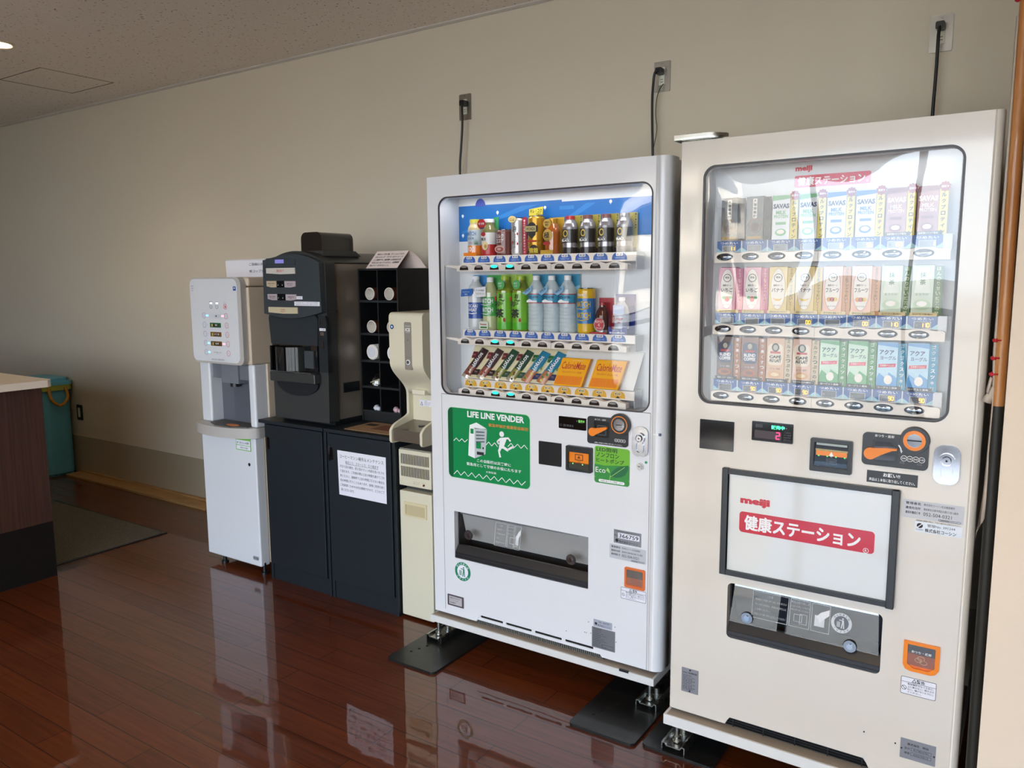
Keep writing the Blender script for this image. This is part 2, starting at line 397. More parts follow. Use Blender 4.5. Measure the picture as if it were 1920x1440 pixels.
# window wall behind the camera: aluminium frame with mullions
alu = M('window_aluminium', '#6f7276', .4, .6)
w = MB(); w.box(WX0, WX1, WY - .1, WY - .04, WZ0, WZ0 + .06, alu); w.box(WX0, WX1, WY - .1, WY - .04, WZ1 - .06, WZ1, alu)
for i, x in enumerate([WX0, -2.75, -1.75, -.85, .25, 1.3, WX1]):
    w.box(x - .035, x + .035, WY - .1, WY - .04, WZ0, WZ1, alu)
w.box(WX0, WX1, WY - .09, WY - .05, .95, 1.0, alu)
struct('window_1', w)
# outside ground and two distant blocks that the windows look onto
struct('ground_outside', MB().box(-60, 60, -90, WY - .12, -.35, -.25, M('paving', '#85827c', .9)))
bw = M('block_wall', '#ddd2c2', .8); bd = M('block_glass', '#3b4148', .2)
b = MB(); b.box(-22, -11.5, -42, -34, -.25, 14, bw)
for k in range(5):
    for j in range(7): b.box(-21.5 + j * 1.45, -20.6 + j * 1.45, -33.99, -33.95, .8 + k * 2.7, 2.4 + k * 2.7, bd)
    b.box(-22.2, -11.3, -34, -33.4, -.2 + k * 2.7, .1 + k * 2.7, bw)
struct('building_outside', b)
b = MB(); b.box(-2, 14, -60, -50, -.25, 5, bw)
for j in range(9): b.box(-1.3 + j * 1.7, -.2 + j * 1.7, -49.99, -49.9, 1, 3.4, bd)
struct('building_outside', b)
# wing wall at the right edge
struct('wall_wing', MB().box(-.046, .75, -1.1, 0, 0, H, colc))
# ceiling hatch
h = MB(); dk = M('hatch_gap', '#4c453e', .8)
for (a, b_, c, d) in ((-5.375, -4.885, -.699, -.694), (-5.375, -4.885, -.262, -.257), (-5.375, -5.370, -.699, -.257), (-4.890, -4.885, -.699, -.257)):
    h.box(a, b_, c, d, H - .0012, H, dk)
t = h.build('ceiling_hatch'); tag(t, 'square access hatch outline set in the speckled ceiling near the wall', 'hatch')

# ceiling downlights (the one seen at the left edge, and the rows behind the camera)
warm = (1, .74, .42)
lampm = M('lamp_glow', (1, .80, .45), .4, emit=16)
ring = M('lamp_ring', '#e6dcc8', .3)
def downlight(x, y, label, group=None, power=12):
    t = thing('ceiling_downlight', label, 'ceiling light', (x, y, H), group)
    MB().lathe(x, y, [(.075, H), (.078, H - .006), (.066, H - .008), (.06, H - .002)], ring).build('lamp_ring', t)
    MB().lathe(x, y, [(.0001, H - .006), (.058, H - .006), (.058, H - .002)][::-1], lampm).build('bulb', t)
    l = bpy.data.lights.new('downlight_lamp', 'SPOT'); l.energy = power; l.color = warm; l.spot_size = 2.2; l.spot_blend = .6; l.shadow_soft_size = .05
    o = bpy.data.objects.new('downlight_lamp', l); COL.objects.link(o); o.parent = t; o.location = (0, 0, -.02)
downlight(-4.58, -1.055, 'round recessed downlight glowing warm yellow at the left edge of the ceiling', power=10)
for x, y in [(-2.2, -2.6), (-.4, -2.6), (1.4, -2.6), (-4.2, -3.0), (-2.2, -4.6), (-.2, -4.6), (1.8, -4.6), (-6.4, -3.0), (-4.2, -4.8)]:
    downlight(x, y, 'round recessed warm downlight in the ceiling behind the viewer', 'warm downlights behind the viewer', power=24 if x > -3 else 9)

# ================================================================== WALL OUTLETS AND CORDS
def outlet(X, label, plugged, cord, green=None, cordlabel=None, pl=(0, 0)):
    Z = 2.2937; t = thing('wall_outlet', label, 'outlet', (X, 0, Z), 'steel outlets high on the wall')
    MB().prism(rr(X - .035, X + .035, Z - .06, Z + .06, .004), -.005, 0, steel).build('cover_plate', t, bevel=.002)
    s = MB(); s.prism(rr(X - .013, X + .013, Z - .034, Z + .036, .002), -.008, -.004, M('socket_white', '#d9dbc9', .4))
    for dz in (-.012, -.022): s.box(X - .006, X + .006, -.0085, -.0078, Z + dz - .001, Z + dz + .001, ink)
    s.build('socket', t)
    for dz in (.05, -.05): MB().cyl((X, Z + dz), .003, -.0065, -.004, zinc, ax='y', n=10).build('screw', t)
    c = thing('power_cord', cordlabel, 'cord', (X, -.02, Z), 'black power cords above the machines')
    p = MB(); px, pz = X + pl[0], Z + pl[1]
    p.prism(rr(px - .014, px + .014, pz - .012, pz + .014, .006), -.04, -.008, black); p.build('plug', c, bevel=.003)
    MB().tube(cord, .0055, black, 8).build('cable', c)
    if green: MB().tube(green, .0018, M('earth_green', '#1f4a2c', .4), 6).build('earth_wire', c)
def smooth(P, n=6):
    out = []
    for i in range(len(P) - 1):
        a = Vector(P[max(i - 1, 0)]); b = Vector(P[i]); c = Vector(P[i + 1]); d = Vector(P[min(i + 2, len(P) - 1)])
        for k in range(n):
            t = k / n; out.append(.5 * ((2 * b) + (c - a) * t + (2 * a - 5 * b + 4 * c - d) * t * t + (3 * b - a - 3 * c + d) * t ** 3))
    out.append(Vector(P[-1])); return out
outlet(-2.3555, 'steel wall outlet plate above the left vending machine, over its left corner', 1,
       smooth([(-2.351, -.035, 2.30), (-2.343, -.045, 2.27), (-2.343, -.045, 2.20), (-2.352, -.045, 2.10), (-2.361, -.045, 2.0), (-2.36, -.04, 1.8), (-2.345, -.03, 1.4), (-2.35, -.03, .8), (-2.35, -.03, .02)]),
       cordlabel='black power cord dropping from the leftmost outlet behind the left machine', pl=(.006, .012))
outlet(-1.3475, 'steel wall outlet plate near the gap between the two vending machines', 1,
       smooth([(-1.342, -.035, 2.31), (-1.36, -.045, 2.305), (-1.368, -.045, 2.26), (-1.371, -.045, 2.17), (-1.365, -.045, 1.98), (-1.36, -.04, 1.8), (-1.35, -.035, 1.4), (-1.36, -.035, .3)]),
       smooth([(-1.338, -.012, 2.262), (-1.345, -.03, 2.24), (-1.354, -.04, 2.2), (-1.355, -.045, 2.136), (-1.349, -.045, 2.083), (-1.357, -.045, 2.029), (-1.366, -.045, 1.99)]),
       cordlabel='black power cord with thin green earth wire beside the right machine\'s top left corner', pl=(-.002, .016))
outlet(-.3365, 'steel wall outlet plate above the right vending machine, highest in view', 1,
       smooth([(-.338, -.035, 2.31), (-.340, -.045, 2.28), (-.340, -.045, 2.2), (-.341, -.045, 2.12), (-.343, -.045, 2.02), (-.343, -.04, 1.8), (-.34, -.035, 1.4), (-.345, -.035, .3)]),
       cordlabel='thick black power cord hanging straight behind the right vending machine', pl=(-.001, .018))
# low wall switch plate
t = thing('wall_socket', 'small black plate with white socket low on the wall near the blue bin', 'outlet', (-6.09, 0, .475))
MB().prism(rr(-6.127, -6.053, .418, .535, .006), -.007, 0, black).build('cover_plate', t, bevel=.002)
MB().prism(rr(-6.105, -6.078, .44, .513, .003), -.010, -.005, M('socket_white', '#d9dbc9', .4)).build('socket', t)

# ================================================================== LEFT: COUNTER, BIN, MAT, BOARD
brown = wood_mat('brown_laminate', '#301a11', '#4c2b1c', (40, 40, 1.2), .5, .05)
t = thing('counter', 'brown wood counter end with white top and black plinth at the left edge', 'counter', (-4.85, -2.4, 0))
MB().box(-5.7, -4.055, -3.75, -1.235, .284, .966, brown).build('body', t)
MB().box(-5.7, -4.055, -3.75, -1.235, 0, .284, M('plinth_black', '#17110e', .8, spec=.15)).build('plinth', t)
MB().prism([(-5.74, -3.8), (-4.03, -3.8), (-4.005, -3.775), (-4.005, -1.225), (-4.03, -1.2), (-5.74, -1.2)], .966, 1.0, M('counter_top_white', '#e6d6c4', .35), ax='z').build('countertop', t, bevel=.006)

t = thing('waste_bin', 'tall light blue plastic bin half hidden behind the brown counter', 'bin', (-6.34, -.14, 0))
bl = M('bin_blue', '#62b0c4', .45); yl = M('bin_band_yellow', '#a3a83e', .5)
MB().prism(rr(-6.52, -6.16, -.25, -.03, .05), 0, .02, bl, ax='z').prism(rr(-6.53, -6.14, -.255, -.025, .06), .02, .66, bl, ax='z', smooth=True).build('body', t)
MB().prism(rr(-6.545, -6.125, -.27, -.012, .06), .66, .70, yl, ax='z', smooth=True).build('rim_band', t)
lid = MB(); lid.prism(rr(-6.55, -6.12, -.275, -.008, .06), .70, .725, bl, ax='z', smooth=True); lid.prism(rr(-6.52, -6.15, -.25, -.03, .05), .725, .75, bl, ax='z', smooth=True)
lid.build('lid', t, bevel=.008)
hd = MB(); hd.tube(smooth([(-6.13, -.2, .68), (-6.10, -.2, .60), (-6.095, -.14, .55), (-6.10, -.08, .60), (-6.13, -.08, .68)]), .012, M('handle_orange', '#b98022', .45), 8)
hd.build('handle', t)['label'] = 'orange carrying handle'

t = MB().box(-5.9, -4.205, -1.157, -.55, 0, .007, carpet_mat()); t.box(-5.9, -4.19, -1.172, -1.157, 0, .005, black).box(-4.205, -4.19, -1.157, -.55, 0, .005, black).box(-5.9, -4.19, -.55, -.536, 0, .005, black)
tag(t.build('floor_mat'), 'dark grey carpet entrance mat with black rubber edge on the wooden floor', 'mat')
plyw = wood_mat('plywood', '#9a7246', '#b4905e', (2, 20, 20), .5)
tag(MB().box(-6.11, -4.40, -.135, -.006, 0, .016, plyw).build('plywood_strip', bevel=.001), 'long thin plywood strip lying on the floor along the wall', 'board')
tag(MB().box(-6.11, -4.405, -.03, -.006, .016, .028, plyw).build('wooden_batten', bevel=.001), 'narrow wooden batten on top of the plywood strip against the skirting', 'board')

# ================================================================== HOT WATER DISPENSER
t = thing('tea_dispenser', 'white tall hot and cold tea dispenser left of the black coffee machine', 'drink dispenser', (-3.37, -.4, 0))
wh = M('dispenser_white', '#dfe2e6', .25, coat=.5); gry = M('dispenser_grey', '#b9b5b0', .35); dgr = M('dispenser_darkgrey', '#5b5f68', .3, coat=.3)
body = MB(); body.box(-3.585, -3.15, -.60, -.08, .05, 1.07, warmside); body.box(-3.585, -3.15, -.69, -.08, 1.07, 1.445, warmside); body.box(-3.58, -3.152, -.62, -.6, .05, .74, warmside)
body.build('body', t, bevel=.006)
MB().box(-3.585, -3.15, -.69, -.1, 1.447, 1.492, warmside).build('top_cover', t, bevel=.012)
MB().box(-3.596, -3.168, -.68, -.622, .042, .702, wh).build('door', t, bevel=.008)
k = MB(); k.cyl((-3.219, .567), .006, -.684, -.679, ink, ax='y', n=14); k.cyl((-3.219, .567), .0085, -.682, -.679, chrome, ax='y', n=14)
k.build('door_lock', t)
s = MB(); s.flat(rr(-3.315, -3.20, .634, .70, .003), -.6815, M('sticker_green', '#7fbf5a', .5)); s.flat(rr(-3.31, -3.205, .661, .686, .002), -.682, paper); s.flat(rr(-3.31, -3.205, .638, .658, .002), -.682, paper)
s.text('おいしいお茶', -3.25, .673, -.6825, .012, ink, w=.07, bold=.01); s.text('節電 冷水温水', -3.25, .648, -.6825, .009, ink, w=.06); s.flat(ell(-3.3, .673, .004), -.6825, M('leaf_green', '#3f9a3f', .5))
s.build('green_sticker', t)
s = MB(); s.flat(rr(-3.225, -3.185, .075, .095), -.6815, M('badge_grey', '#8d9094', .4)); s.text('HOT COLD', -3.205, .085, -.682, .006, ink); s.build('badge', t)
P = [(-3.632, -.62)]
for i in range(17):
    u = i / 16; P.append((-3.632 + .478 * u, -.67 - .085 * math.sin(PI * u) ** .6))
P.append((-3.154, -.62))
MB().prism(P, .704, .755, gry, ax='z').build('drip_tray', t, bevel=.012, segs=3)
s = MB(); s.prism([(-3.50, -.58), (-3.50, -.69), (-3.42, -.725), (-3.29, -.725), (-3.21, -.69), (-3.21, -.58)], .755, .759, M('tray_grille', '#4a4744', .45), ax='z')
s.prism(ell(-3.32, -.69, .045, .018), .759, .7605, orange, ax='z'); s.build('drip_grille', t)
MB().box(-3.588, -3.505, -.675, -.58, .755, 1.07, wh).build('side_column', t, bevel=.012, segs=3)
MB().box(-3.205, -3.158, -.675, -.58, .755, 1.07, wh).build('side_column', t, bevel=.012, segs=3)
s = MB(); s.box(-3.505, -3.205, -.605, -.59, .755, 1.07, dgr); s.box(-3.505, -3.205, -.655, -.6, .985, 1.07, M('nozzle_housing', '#6f747c', .3, coat=.3))
s.box(-3.42, -3.29, -.665, -.6, .965, 1.07, M('nozzle_housing2', '#7b8088', .3, coat=.4)); s.build('serving_niche', t)
MB().cyl((-3.36, -.63), .026, .945, .968, black).build('nozzle', t)
hd = MB(); hd.prism(rr(-3.562, -3.165, 1.068, 1.492, .035, 8), -.722, -.690, gry, smooth=False)
hd.build('control_head', t, bevel=.014, segs=4)
f = MB(); f.prism(rr(-3.556, -3.19, 1.078, 1.484, .03, 8), -.7245, -.715, wh); yf = -.7252
for i, z in enumerate((1.45, 1.439, 1.428)): f.text(['使用中', '抽出中', '給水'][i], -3.534, z, yf, .006, greyink)
f.flat(rr(-3.217, -3.196, 1.428, 1.448), yf, blue); f.flat(ell(-3.207, 1.44, .005, .004), yf - .0003, whiteink)
f.text('濃度を選ぶ', -3.393, 1.374, yf, .005, greyink); f.text('カップ', -3.347, 1.374, yf, .005, greyink); f.text('ロック', -3.283, 1.369, yf, .005, greyink)
lit = M('lamp_white_lit', (1, 1, 1), .4, emit=2.5); bl_l = M('lamp_blue_lit', (.2, .55, 1), .4, emit=1.5); rd_l = M('lamp_red_lit', (1, .35, .42), .4, emit=1.2)
for x in (-3.392, -3.346): f.flat(ell(x, 1.366, .008, .0035), yf, lit)
def ringf(mb, x, z, r, m, y): mb.plate(ell(x, z, r, n=20), [ell(x, z, r * .84, n=20)], y - .0003, y, m)
rose = M('rose_ink', '#cf8a96', .5); lil = M('lilac_ink', '#a9a9cc', .5)
for x in (-3.393, -3.347): ringf(f, x, 1.350, .011, greyink, yf); f.text('弱' if x < -3.37 else '強', x, 1.35, yf, .006, greyink)
ringf(f, -3.283, 1.351, .013, M('red_ring', '#d8424c', .5), yf); f.flat(ell(-3.283, 1.35, .004, .006), yf, M('red_drop', '#c8323c', .5))
for i, z in enumerate((1.305, 1.2595, 1.214, 1.1685, 1.1235)):
    ringf(f, -3.453 + i * .001, z, .0145, lil, yf); ringf(f, -3.280 + i * .001, z, .0145, rose, yf)
    f.text('冷', -3.453, z, yf, .007, lil); f.text('温', -3.28, z, yf, .007, rose)
    if i in (0, 3, 4): f.flat(rr(-3.438, -3.418, z - .004, z + .004, .003), yf, bl_l)
    else: f.text('少', -3.428, z, yf, .006, greyink)
    if i in (0, 3): f.flat(rr(-3.317, -3.296, z - .004, z + .004, .003), yf, rd_l)
disp = [(1.304, '#cfd4da', '- 88', ink), (1.259, '#1d5e3a', '煎茶', whiteink), (1.214, '#7a5528', 'ほうじ茶', whiteink), (1.168, '#6a4a1f', '玄米茶', whiteink)]
for i, (z, c, tx, im) in enumerate(disp):
    f.flat(rr(-3.409, -3.323, z - .0115, z + .0115, .001), yf, M('tea_label_%s' % c[1:], c, .35)); 
    if i: f.flat(rr(-3.395, -3.34, z - .008, z + .004), yf - .0002, M('tea_dark', '#2c2414', .4)); f.flat(rr(-3.398, -3.385, z - .008, z + .006, .002), yf - .0003, M('tea_cup', '#b5a35a', .4))
    f.text(tx, -3.36, z, yf - .0005, .009, im, bold=.01)
f.text('お湯の温度にご注意', -3.362, 1.125, yf, .005, greyink, w=.06); f.text('ください', -3.362, 1.118, yf, .005, greyink)
f.flat(rr(-3.42, -3.302, 1.08, 1.097), yf, M('badge_pale', '#d3d5d8', .4)); f.text('AQUA SERVER', -3.361, 1.0885, yf - .0003, .008, greyink, w=.1)
f.build('button_panel', t, smooth_all=False)
for x in (-3.49, -3.175):
    for y in (-.655, -.14): MB().cyl((x, y), .018, .0, .012, black).cyl((x, y), .009, .01, .06, black).build('foot', t)
p = MB(); p.prism([(-.50, 1.493), (-.503, 1.578), (-.497, 1.582), (-.492, 1.493)], -3.56, -3.10, paper, ax='x')
p.prism([(-.497, 1.582), (-.42, 1.493), (-.416, 1.493), (-.495, 1.584)], -3.56, -3.10, paper, ax='x')
p.text('ご自由にお使いください', -3.245, 1.558, -.5045, .014, ink, w=.25); p.text('紙コップディスペンサー', -3.245, 1.523, -.5035, .014, ink, w=.25)
tag(p.build('paper_sign'), 'long white folded paper sign standing on top of the tea dispenser', 'sign')

# ================================================================== BLACK CABINETS
def cabinet(x0, x1, label, lip):
    t = thing('base_cabinet', label, 'cabinet', ((x0 + x1) / 2, -.38, 0), 'black base cabinets')
    c = MB(); c.box(x0, x0 + .015, -.675, -.06, 0, .792, cab); c.box(x1 - .015, x1, -.675, -.06, 0, .792, cab); c.box(x0 + .015, x1 - .015, -.075, -.06, 0, .792, cab)
    c.box(x0 + .015, x1 - .015, -.65, -.075, .08, .095, cab); c.build('carcass', t, bevel=.001)
    MB().box(x0 + .015, x1 - .015, -.668, -.655, 0, .08, cab).build('toe_panel', t)
    d = MB().box(x0 + .018, x1 - .018, -.684, -.668, .088, .786, cab).build('door', t, bevel=.0015)
    hx = x0 + .028; g = MB(); g.prism(rr(hx - .006, hx + .006, .66, .728, .005), -.692, -.684, chrome); g.prism(rr(hx + .003, hx + .016, .665, .723, .004), -.6855, -.6835, blackgl); g.build('handle', d, bevel=.002)['label'] = 'small chrome pull handle'
    MB().box(x0 - (.02 if lip else 0), x1 + (0 if lip else .0), -.695, -.05, .792, .808, cab).build('worktop', t, bevel=.0015)
    return t
cabinet(-3.098, -2.675, 'black base cabinet under the coffee machine, beside the white dispenser', 1)
cabinet(-2.667, -2.256, 'black base cabinet with a white paper notice on its door', 0)
n = MB(); n.prism([(-2.592, .715), (-2.299, .7155), (-2.3, .509), (-2.588, .510)], -.6865, -.6855, paper)
L = ['コーヒーマシン補充＆メンテナンス', '毎日１５：３０～１５：５０頃まで', '平日５回の補充、週１回のマシン内部丸洗いをさせ', 'て頂きます。ご利用の際は上記の時間を避けてご利', '用ください。諸事情で上記の時間に行えない場合は', '他の時間に行うこともあります。皆様に気持ち良く', 'ご利用頂くための大切な業務ですので、どうかご了', '承くださいませ。']
n.text(L[0], -2.445, .690, -.687, .017, ink, w=.265); n.text(L[1], -2.443, .665, -.687, .014, ink, w=.2); n.flat(rr(-2.54, -2.345, .6562, .6572), -.687, ink)
for i in range(2, 7): n.text(L[i], -2.444, .644 - (i - 2) * .0215, -.687, .012, ink, w=.268)
n.text(L[7], -2.575, .5365, -.687, .012, ink, w=.083, al='l')
tag(n.build('paper_notice'), 'white paper notice in Japanese taped to the black cabinet door', 'notice')
k = MB(); kr = M('kraft_paper', '#b08c66', .8)
k.prism([(-2.575, -.655), (-2.30, -.655), (-2.30, -.46), (-2.585, -.46)], .8085, .810, kr, ax='z')
k.prism([(-2.56, -.54), (-2.50, -.54), (-2.50, -.50), (-2.56, -.50)], .810, .8104, M('kraft_dark', '#3b2a22', .8), ax='z')
k.prism([(-2.47, -.60), (-2.34, -.60), (-2.34, -.50), (-2.47, -.50)], .810, .8103, M('kraft_red', '#8a5a44', .8), ax='z')
tag(k.build('kraft_placemat'), 'brown printed kraft paper sheet lying on the black cabinet top', 'paper sheet')

# ================================================================== COFFEE MACHINE
t = thing('coffee_machine', 'large black coffee machine with arched top on the black cabinet', 'coffee machine', (-2.85, -.38, .808))
cm = M('coffee_black', '#363736', .4, coat=.1); cs = M('coffee_side', '#8d8275', .32, .4); cd = M('coffee_dark', '#17191b', .35)
s = MB(); s.box(-3.03, -2.670, -.60, -.09, .83, 1.55, cs); s.build('cabinet_body', t, bevel=.003)
MB().box(-3.028, -2.670, -.615, -.11, .808, .832, cd).build('base', t)
def arch(x0, x1, zb, ze, zp, n=20, p=2.):
    return [(x0, zb)] + [(x0 + (x1 - x0) * i / n, ze + (zp - ze) * (1 - abs(2 * i / n - 1) ** p)) for i in range(n + 1)] + [(x1, zb)]
MB().prism(arch(-3.04, -2.648, 1.33, 1.553, 1.608), -.665, -.607, cm, smooth=False).build('hood_front', t, bevel=.008)
MB().prism(arch(-3.04, -2.668, 1.551, 1.556, 1.606), -.606, -.09, cm, smooth=False).build('arched_hood', t, bevel=.004)
# side strip of the front housing (lower right)
MB().prism([(-3.03, .825), (-2.662, .825), (-2.652, 1.34), (-3.035, 1.34)], -.66, -.60, cm).build('front_housing', t, bevel=.006)
P = [(-3.035, 1.322)] + [(-3.035 + .386 * i / 16, 1.322 - .024 * math.sin(PI * i / 16) + .012 * i / 16) for i in range(1, 17)] + [(-2.656, 1.552)] + \
    [(-2.656 - .374 * i / 16, 1.552 + .033 * math.sin(PI * (i / 16) ** .8) + .016 * i / 16) for i in range(1, 17)]
f = MB().prism(P, -.695, -.66, M('coffee_panel', '#363d42', .45)).build('control_panel', t, bevel=.004)
yf = -.6962; cr_ = M('key_cream', '#cfc9bf', .35); ck = M('key_mauve', '#b7a9ad', .35); cg = M('key_tan', '#cbb79c', .35); cw = M('key_dark', '#0d1013', .2)
f2 = MB(); f2.prism([(-3.002, 1.547), (-2.806, 1.545), (-2.806, 1.571), (-2.85, 1.576), (-2.95, 1.579), (-3.002, 1.576)], yf - .002, yf + .002, M('lcd_bezel', '#3e464c', .2))
f2.flat(rr(-2.94, -2.88, 1.553, 1.570), yf - .0025, M('lcd_violet', (.16, .15, .42), .3, emit=.7)); f2.build('display', f)
def key(x0, x1, z0, z1, m, txt, tm, dip):
    q = MB(); q.prism([(x0, z1), (x0, z0 + dip[0]), ((x0 + x1) / 2, z0 + (dip[0] + dip[1]) / 2 - .003), (x1, z0 + dip[1]), (x1, z1)], yf - .003, yf + .001, m)
    for (s_, h_, dz, w_) in txt: q.text(s_, (x0 + x1) / 2, (z0 + z1) / 2 + dz, yf - .0036, h_, tm, w=w_, bold=.01)
    q.build('drink_key', f)
rk = M('red_key_ink', '#c8545c', .5)
key(-3.003, -2.808, 1.502, 1.532, cr_, [('SELECT', .010, .002, .05)], rk, (.006, .003))
key(-3.004, -2.938, 1.444, 1.473, cg, [('SLIM COFFEE', .005, .003, .045), ('ブレンド', .005, -.006, .03)], ink, (.005, 0))
key(-2.881, -2.808, 1.444, 1.472, ck, [('CAFE LATTE', .005, .002, .04), ('カフェラテ', .005, -.006, .03)], ink, (0, .004))
key(-3.001, -2.935, 1.385, 1.413, ck, [('SLIM COFFEE', .005, .002, .045), ('アイス', .005, -.006, .03)], ink, (.005, 0))
key(-2.876, -2.806, 1.385, 1.412, ck, [('CAFE LATTE', .005, .002, .04), ('ICE', .005, -.006, .01)], ink, (0, .004))
for z in (1.458, 1.399):
    q = MB(); q.prism(rr(-2.936, -2.883, z - .015, z + .015, .001), yf - .001, yf + .001, cw)
    for x in (-2.926, -2.897): q.cyl((x, z), .008, yf - .002, yf, M('knob_black', '#22262a', .2), ax='y', n=16); q.flat(ell(x, z - .004, .0018), yf - .0022, whiteink)
    q.build('selector_keys', f)

key(-2.999, -2.801, 1.323, 1.353, M('key_yellowish', '#c9bd9e', .35), [('COFFEE', .007, .003, .03), ('ESPRESSO', .004, -.006, .03)], M('rust_ink', '#a8402a', .5), (.005, .002))
q = MB(); q.prism(rr(-2.806, -2.768, 1.390, 1.404), yf - .001, yf + .001, paper); q.text('アイス', -2.787, 1.397, yf - .0015, .007, ink)
q.prism(rr(-2.822, -2.658, 1.361, 1.380), yf - .001, yf + .001, paper); q.text('アイスコーヒー・アイスカフェラテは', -2.74, 1.375, yf - .0015, .006, ink, w=.14); q.text('氷をカップに入れてからボタンを押してください', -2.74, 1.3665, yf - .0015, .006, ink, w=.14); q.build('paper_label', f)
# neck, cup station, drawer
s = MB(); s.prism([(-3.02, 1.18), (-3.03, 1.30), (-3.02, 1.325), (-2.72, 1.325), (-2.70, 1.30), (-2.705, 1.18)], -.675, -.65, M('coffee_neck', '#2a3136', .3)); s.build('neck_panel', t, bevel=.003)
s = MB(); s.box(-3.01, -2.712, -.672, -.66, 1.05, 1.18, blackgl)
gp = []
for i in range(13):
    a = i / 12; gp.append((-3.0 + .2 * a, -.676 - .05 * math.sin(PI * a)))
s.prism(gp + [(-2.8, -.674), (-3.0, -.674)], 1.06, 1.17, darkclear, ax='z', smooth=True); s.box(-2.80, -2.795, -.71, -.672, 1.06, 1.172, cm)
s.box(-2.79, -2.73, -.68, -.672, 1.075, 1.155, M('niche_grey', '#3f4448', .4)); s.box(-3.005, -3.0, -.70, -.672, 1.055, 1.172, chrome)
s.build('cup_station', t)
s = MB(); s.box(-3.012, -2.706, -.70, -.66, 1.005, 1.052, cm); s.build('drip_drawer', t, bevel=.006)
s = MB(); s.box(-2.99, -2.73, -.698, -.665, 1.0525, 1.056, M('drip_grid', '#8a8d90', .25, .8)); s.build('drip_grid', t)
MB().prism(ell(-2.855, 1.003, .14, .062, n=24, a0=PI, a1=2 * PI), -.672, -.655, M('coffee_lip', '#1b1e21', .4)).build('lower_lip', t, bevel=.004)
s = MB(); s.prism([(-2.7, 1.06), (-2.645, 1.06), (-2.645, 1.29), (-2.655, 1.318), (-2.69, 1.318), (-2.702, 1.29)], -.672, -.655, M('coin_column', '#1f2428', .35)); s.build('coin_column', t, bevel=.003)
s = MB(); s.box(-2.682, -2.679, -.676, -.67, 1.265, 1.30, chrome); s.box(-2.673, -2.670, -.676, -.67, 1.265, 1.30, chrome)
s.prism(rr(-2.690, -2.652, 1.249, 1.261), -.674, -.671, paper); s.text('コイン返却', -2.671, 1.255, -.6745, .006, ink, w=.03); s.prism(rr(-2.683, -2.66, 1.228, 1.244, .002), -.677, -.67, zinc); s.prism(rr(-2.679, -2.668, 1.168, 1.205, .004), -.6745, -.671, blackgl)
s.build('coin_slot', t)
s = MB(); s.prism(rr(-2.87, -2.735, 1.60, 1.694, .012, 6, (.004, .004, .03, .03)), -.60, -.40, M('hopper_smoke', '#2a2522', .15, coat=.6)); s.build('bean_hopper', t, bevel=.012, segs=3)
MB().prism([(-.605, 1.585), (-.605, 1.61), (-.40, 1.61), (-.365, 1.585)], -2.885, -2.72, cm, ax='x').build('hopper_base', t, bevel=.004)
MB().box(-2.670, -2.664, -.56, -.46, .955, 1.0, cd).build('side_latch', t)

# ================================================================== CUP RACK AND ITS CONTENTS
t = thing('cup_rack', 'tall black pigeonhole rack holding cups and lids behind the ice dispenser', 'rack', (-2.54, -.28, .808))
rx0, rx1, ry0, ry1 = -2.662, -2.415, -.45, -.14
MB().box(rx0, rx0 + .008, ry0, ry1, .809, 1.527, rackm).build('side_panel', t)
MB().box(rx1 - .008, rx1, ry0, ry1, .809, 1.527, rackm).build('side_panel', t)
MB().box(rx0 + .008, rx1 - .008, ry1 - .008, ry1, .809, 1.527, rackm).build('back_panel', t)
MB().box(rx0 + .008, rx1 - .008, ry0, ry1 - .008, 1.519, 1.527, rackm).build('top_panel', t)
MB().box(-2.545, -2.539, ry0 + .002, ry1 - .008, .862, 1.519, rackm).build('divider', t)
SH = [1.381, 1.228, 1.101, .978, .862]
for z in SH: MB().box(rx0 + .008, rx1 - .008, ry0, ry1 - .008, z - .010, z, M('rack_shelf_edge', '#16191c', .5)).build('shelf', t)
MB().box(rx0 + .008, rx1 - .008, ry0 + .004, ry0 + .012, .809, .852, rackm).build('plinth_panel', t)
cupb = wood_mat('cup_print_brown', '#4a1c10', '#8a442c', (30, 30, 30), .5); cupw = M('cup_white', '#f2ece2', .5)
def cups(x, z, label):
    # a nest of paper cups lying on its side, open end to the front
    t = thing('paper_cups', label, 'paper cups', (x, -.43, z), 'nested paper cups in the rack')
    R = .029; y0 = -.436; v = MB(); n = 24
    def ringy(r, y): return [(x + r * math.cos(2 * PI * k / n), y, z + R + .001 + r * math.sin(2 * PI * k / n)) for k in range(n)]
    def band(mb, a, b, m): mb.add(ringy(*a) + ringy(*b), [(k, n + k, n + (k + 1) % n, (k + 1) % n) for k in range(n)], m, True)
    o = MB(); band(o, (R - .0005, y0 + .004), (R - .004, y0 + .20), cupb); o.add(ringy(R - .004, y0 + .20), [tuple(range(n))], cupb); o.build('outer_sleeve', t)
    o = MB(); band(o, (R, y0 + .004), (R, y0), cupw); band(o, (R, y0), (R - .003, y0 - .0005), cupw); band(o, (R - .003, y0), (R - .010, y0 + .075), cupw); o.add(ringy(R - .010, y0 + .075), [tuple(range(n - 1, -1, -1))], cupw); o.build('rim_and_bowl', t)
cups(-2.603, SH[0], 'brown patterned paper cups lying in the top left pigeonhole')
cups(-2.483, SH[0], 'brown patterned paper cups lying in the top right pigeonhole')
cups(-2.598, SH[1], 'brown patterned paper cups in the left pigeonhole one row down')
cups(-2.472, SH[1], 'paper cups half hidden by the ice dispenser, one row down on the right')
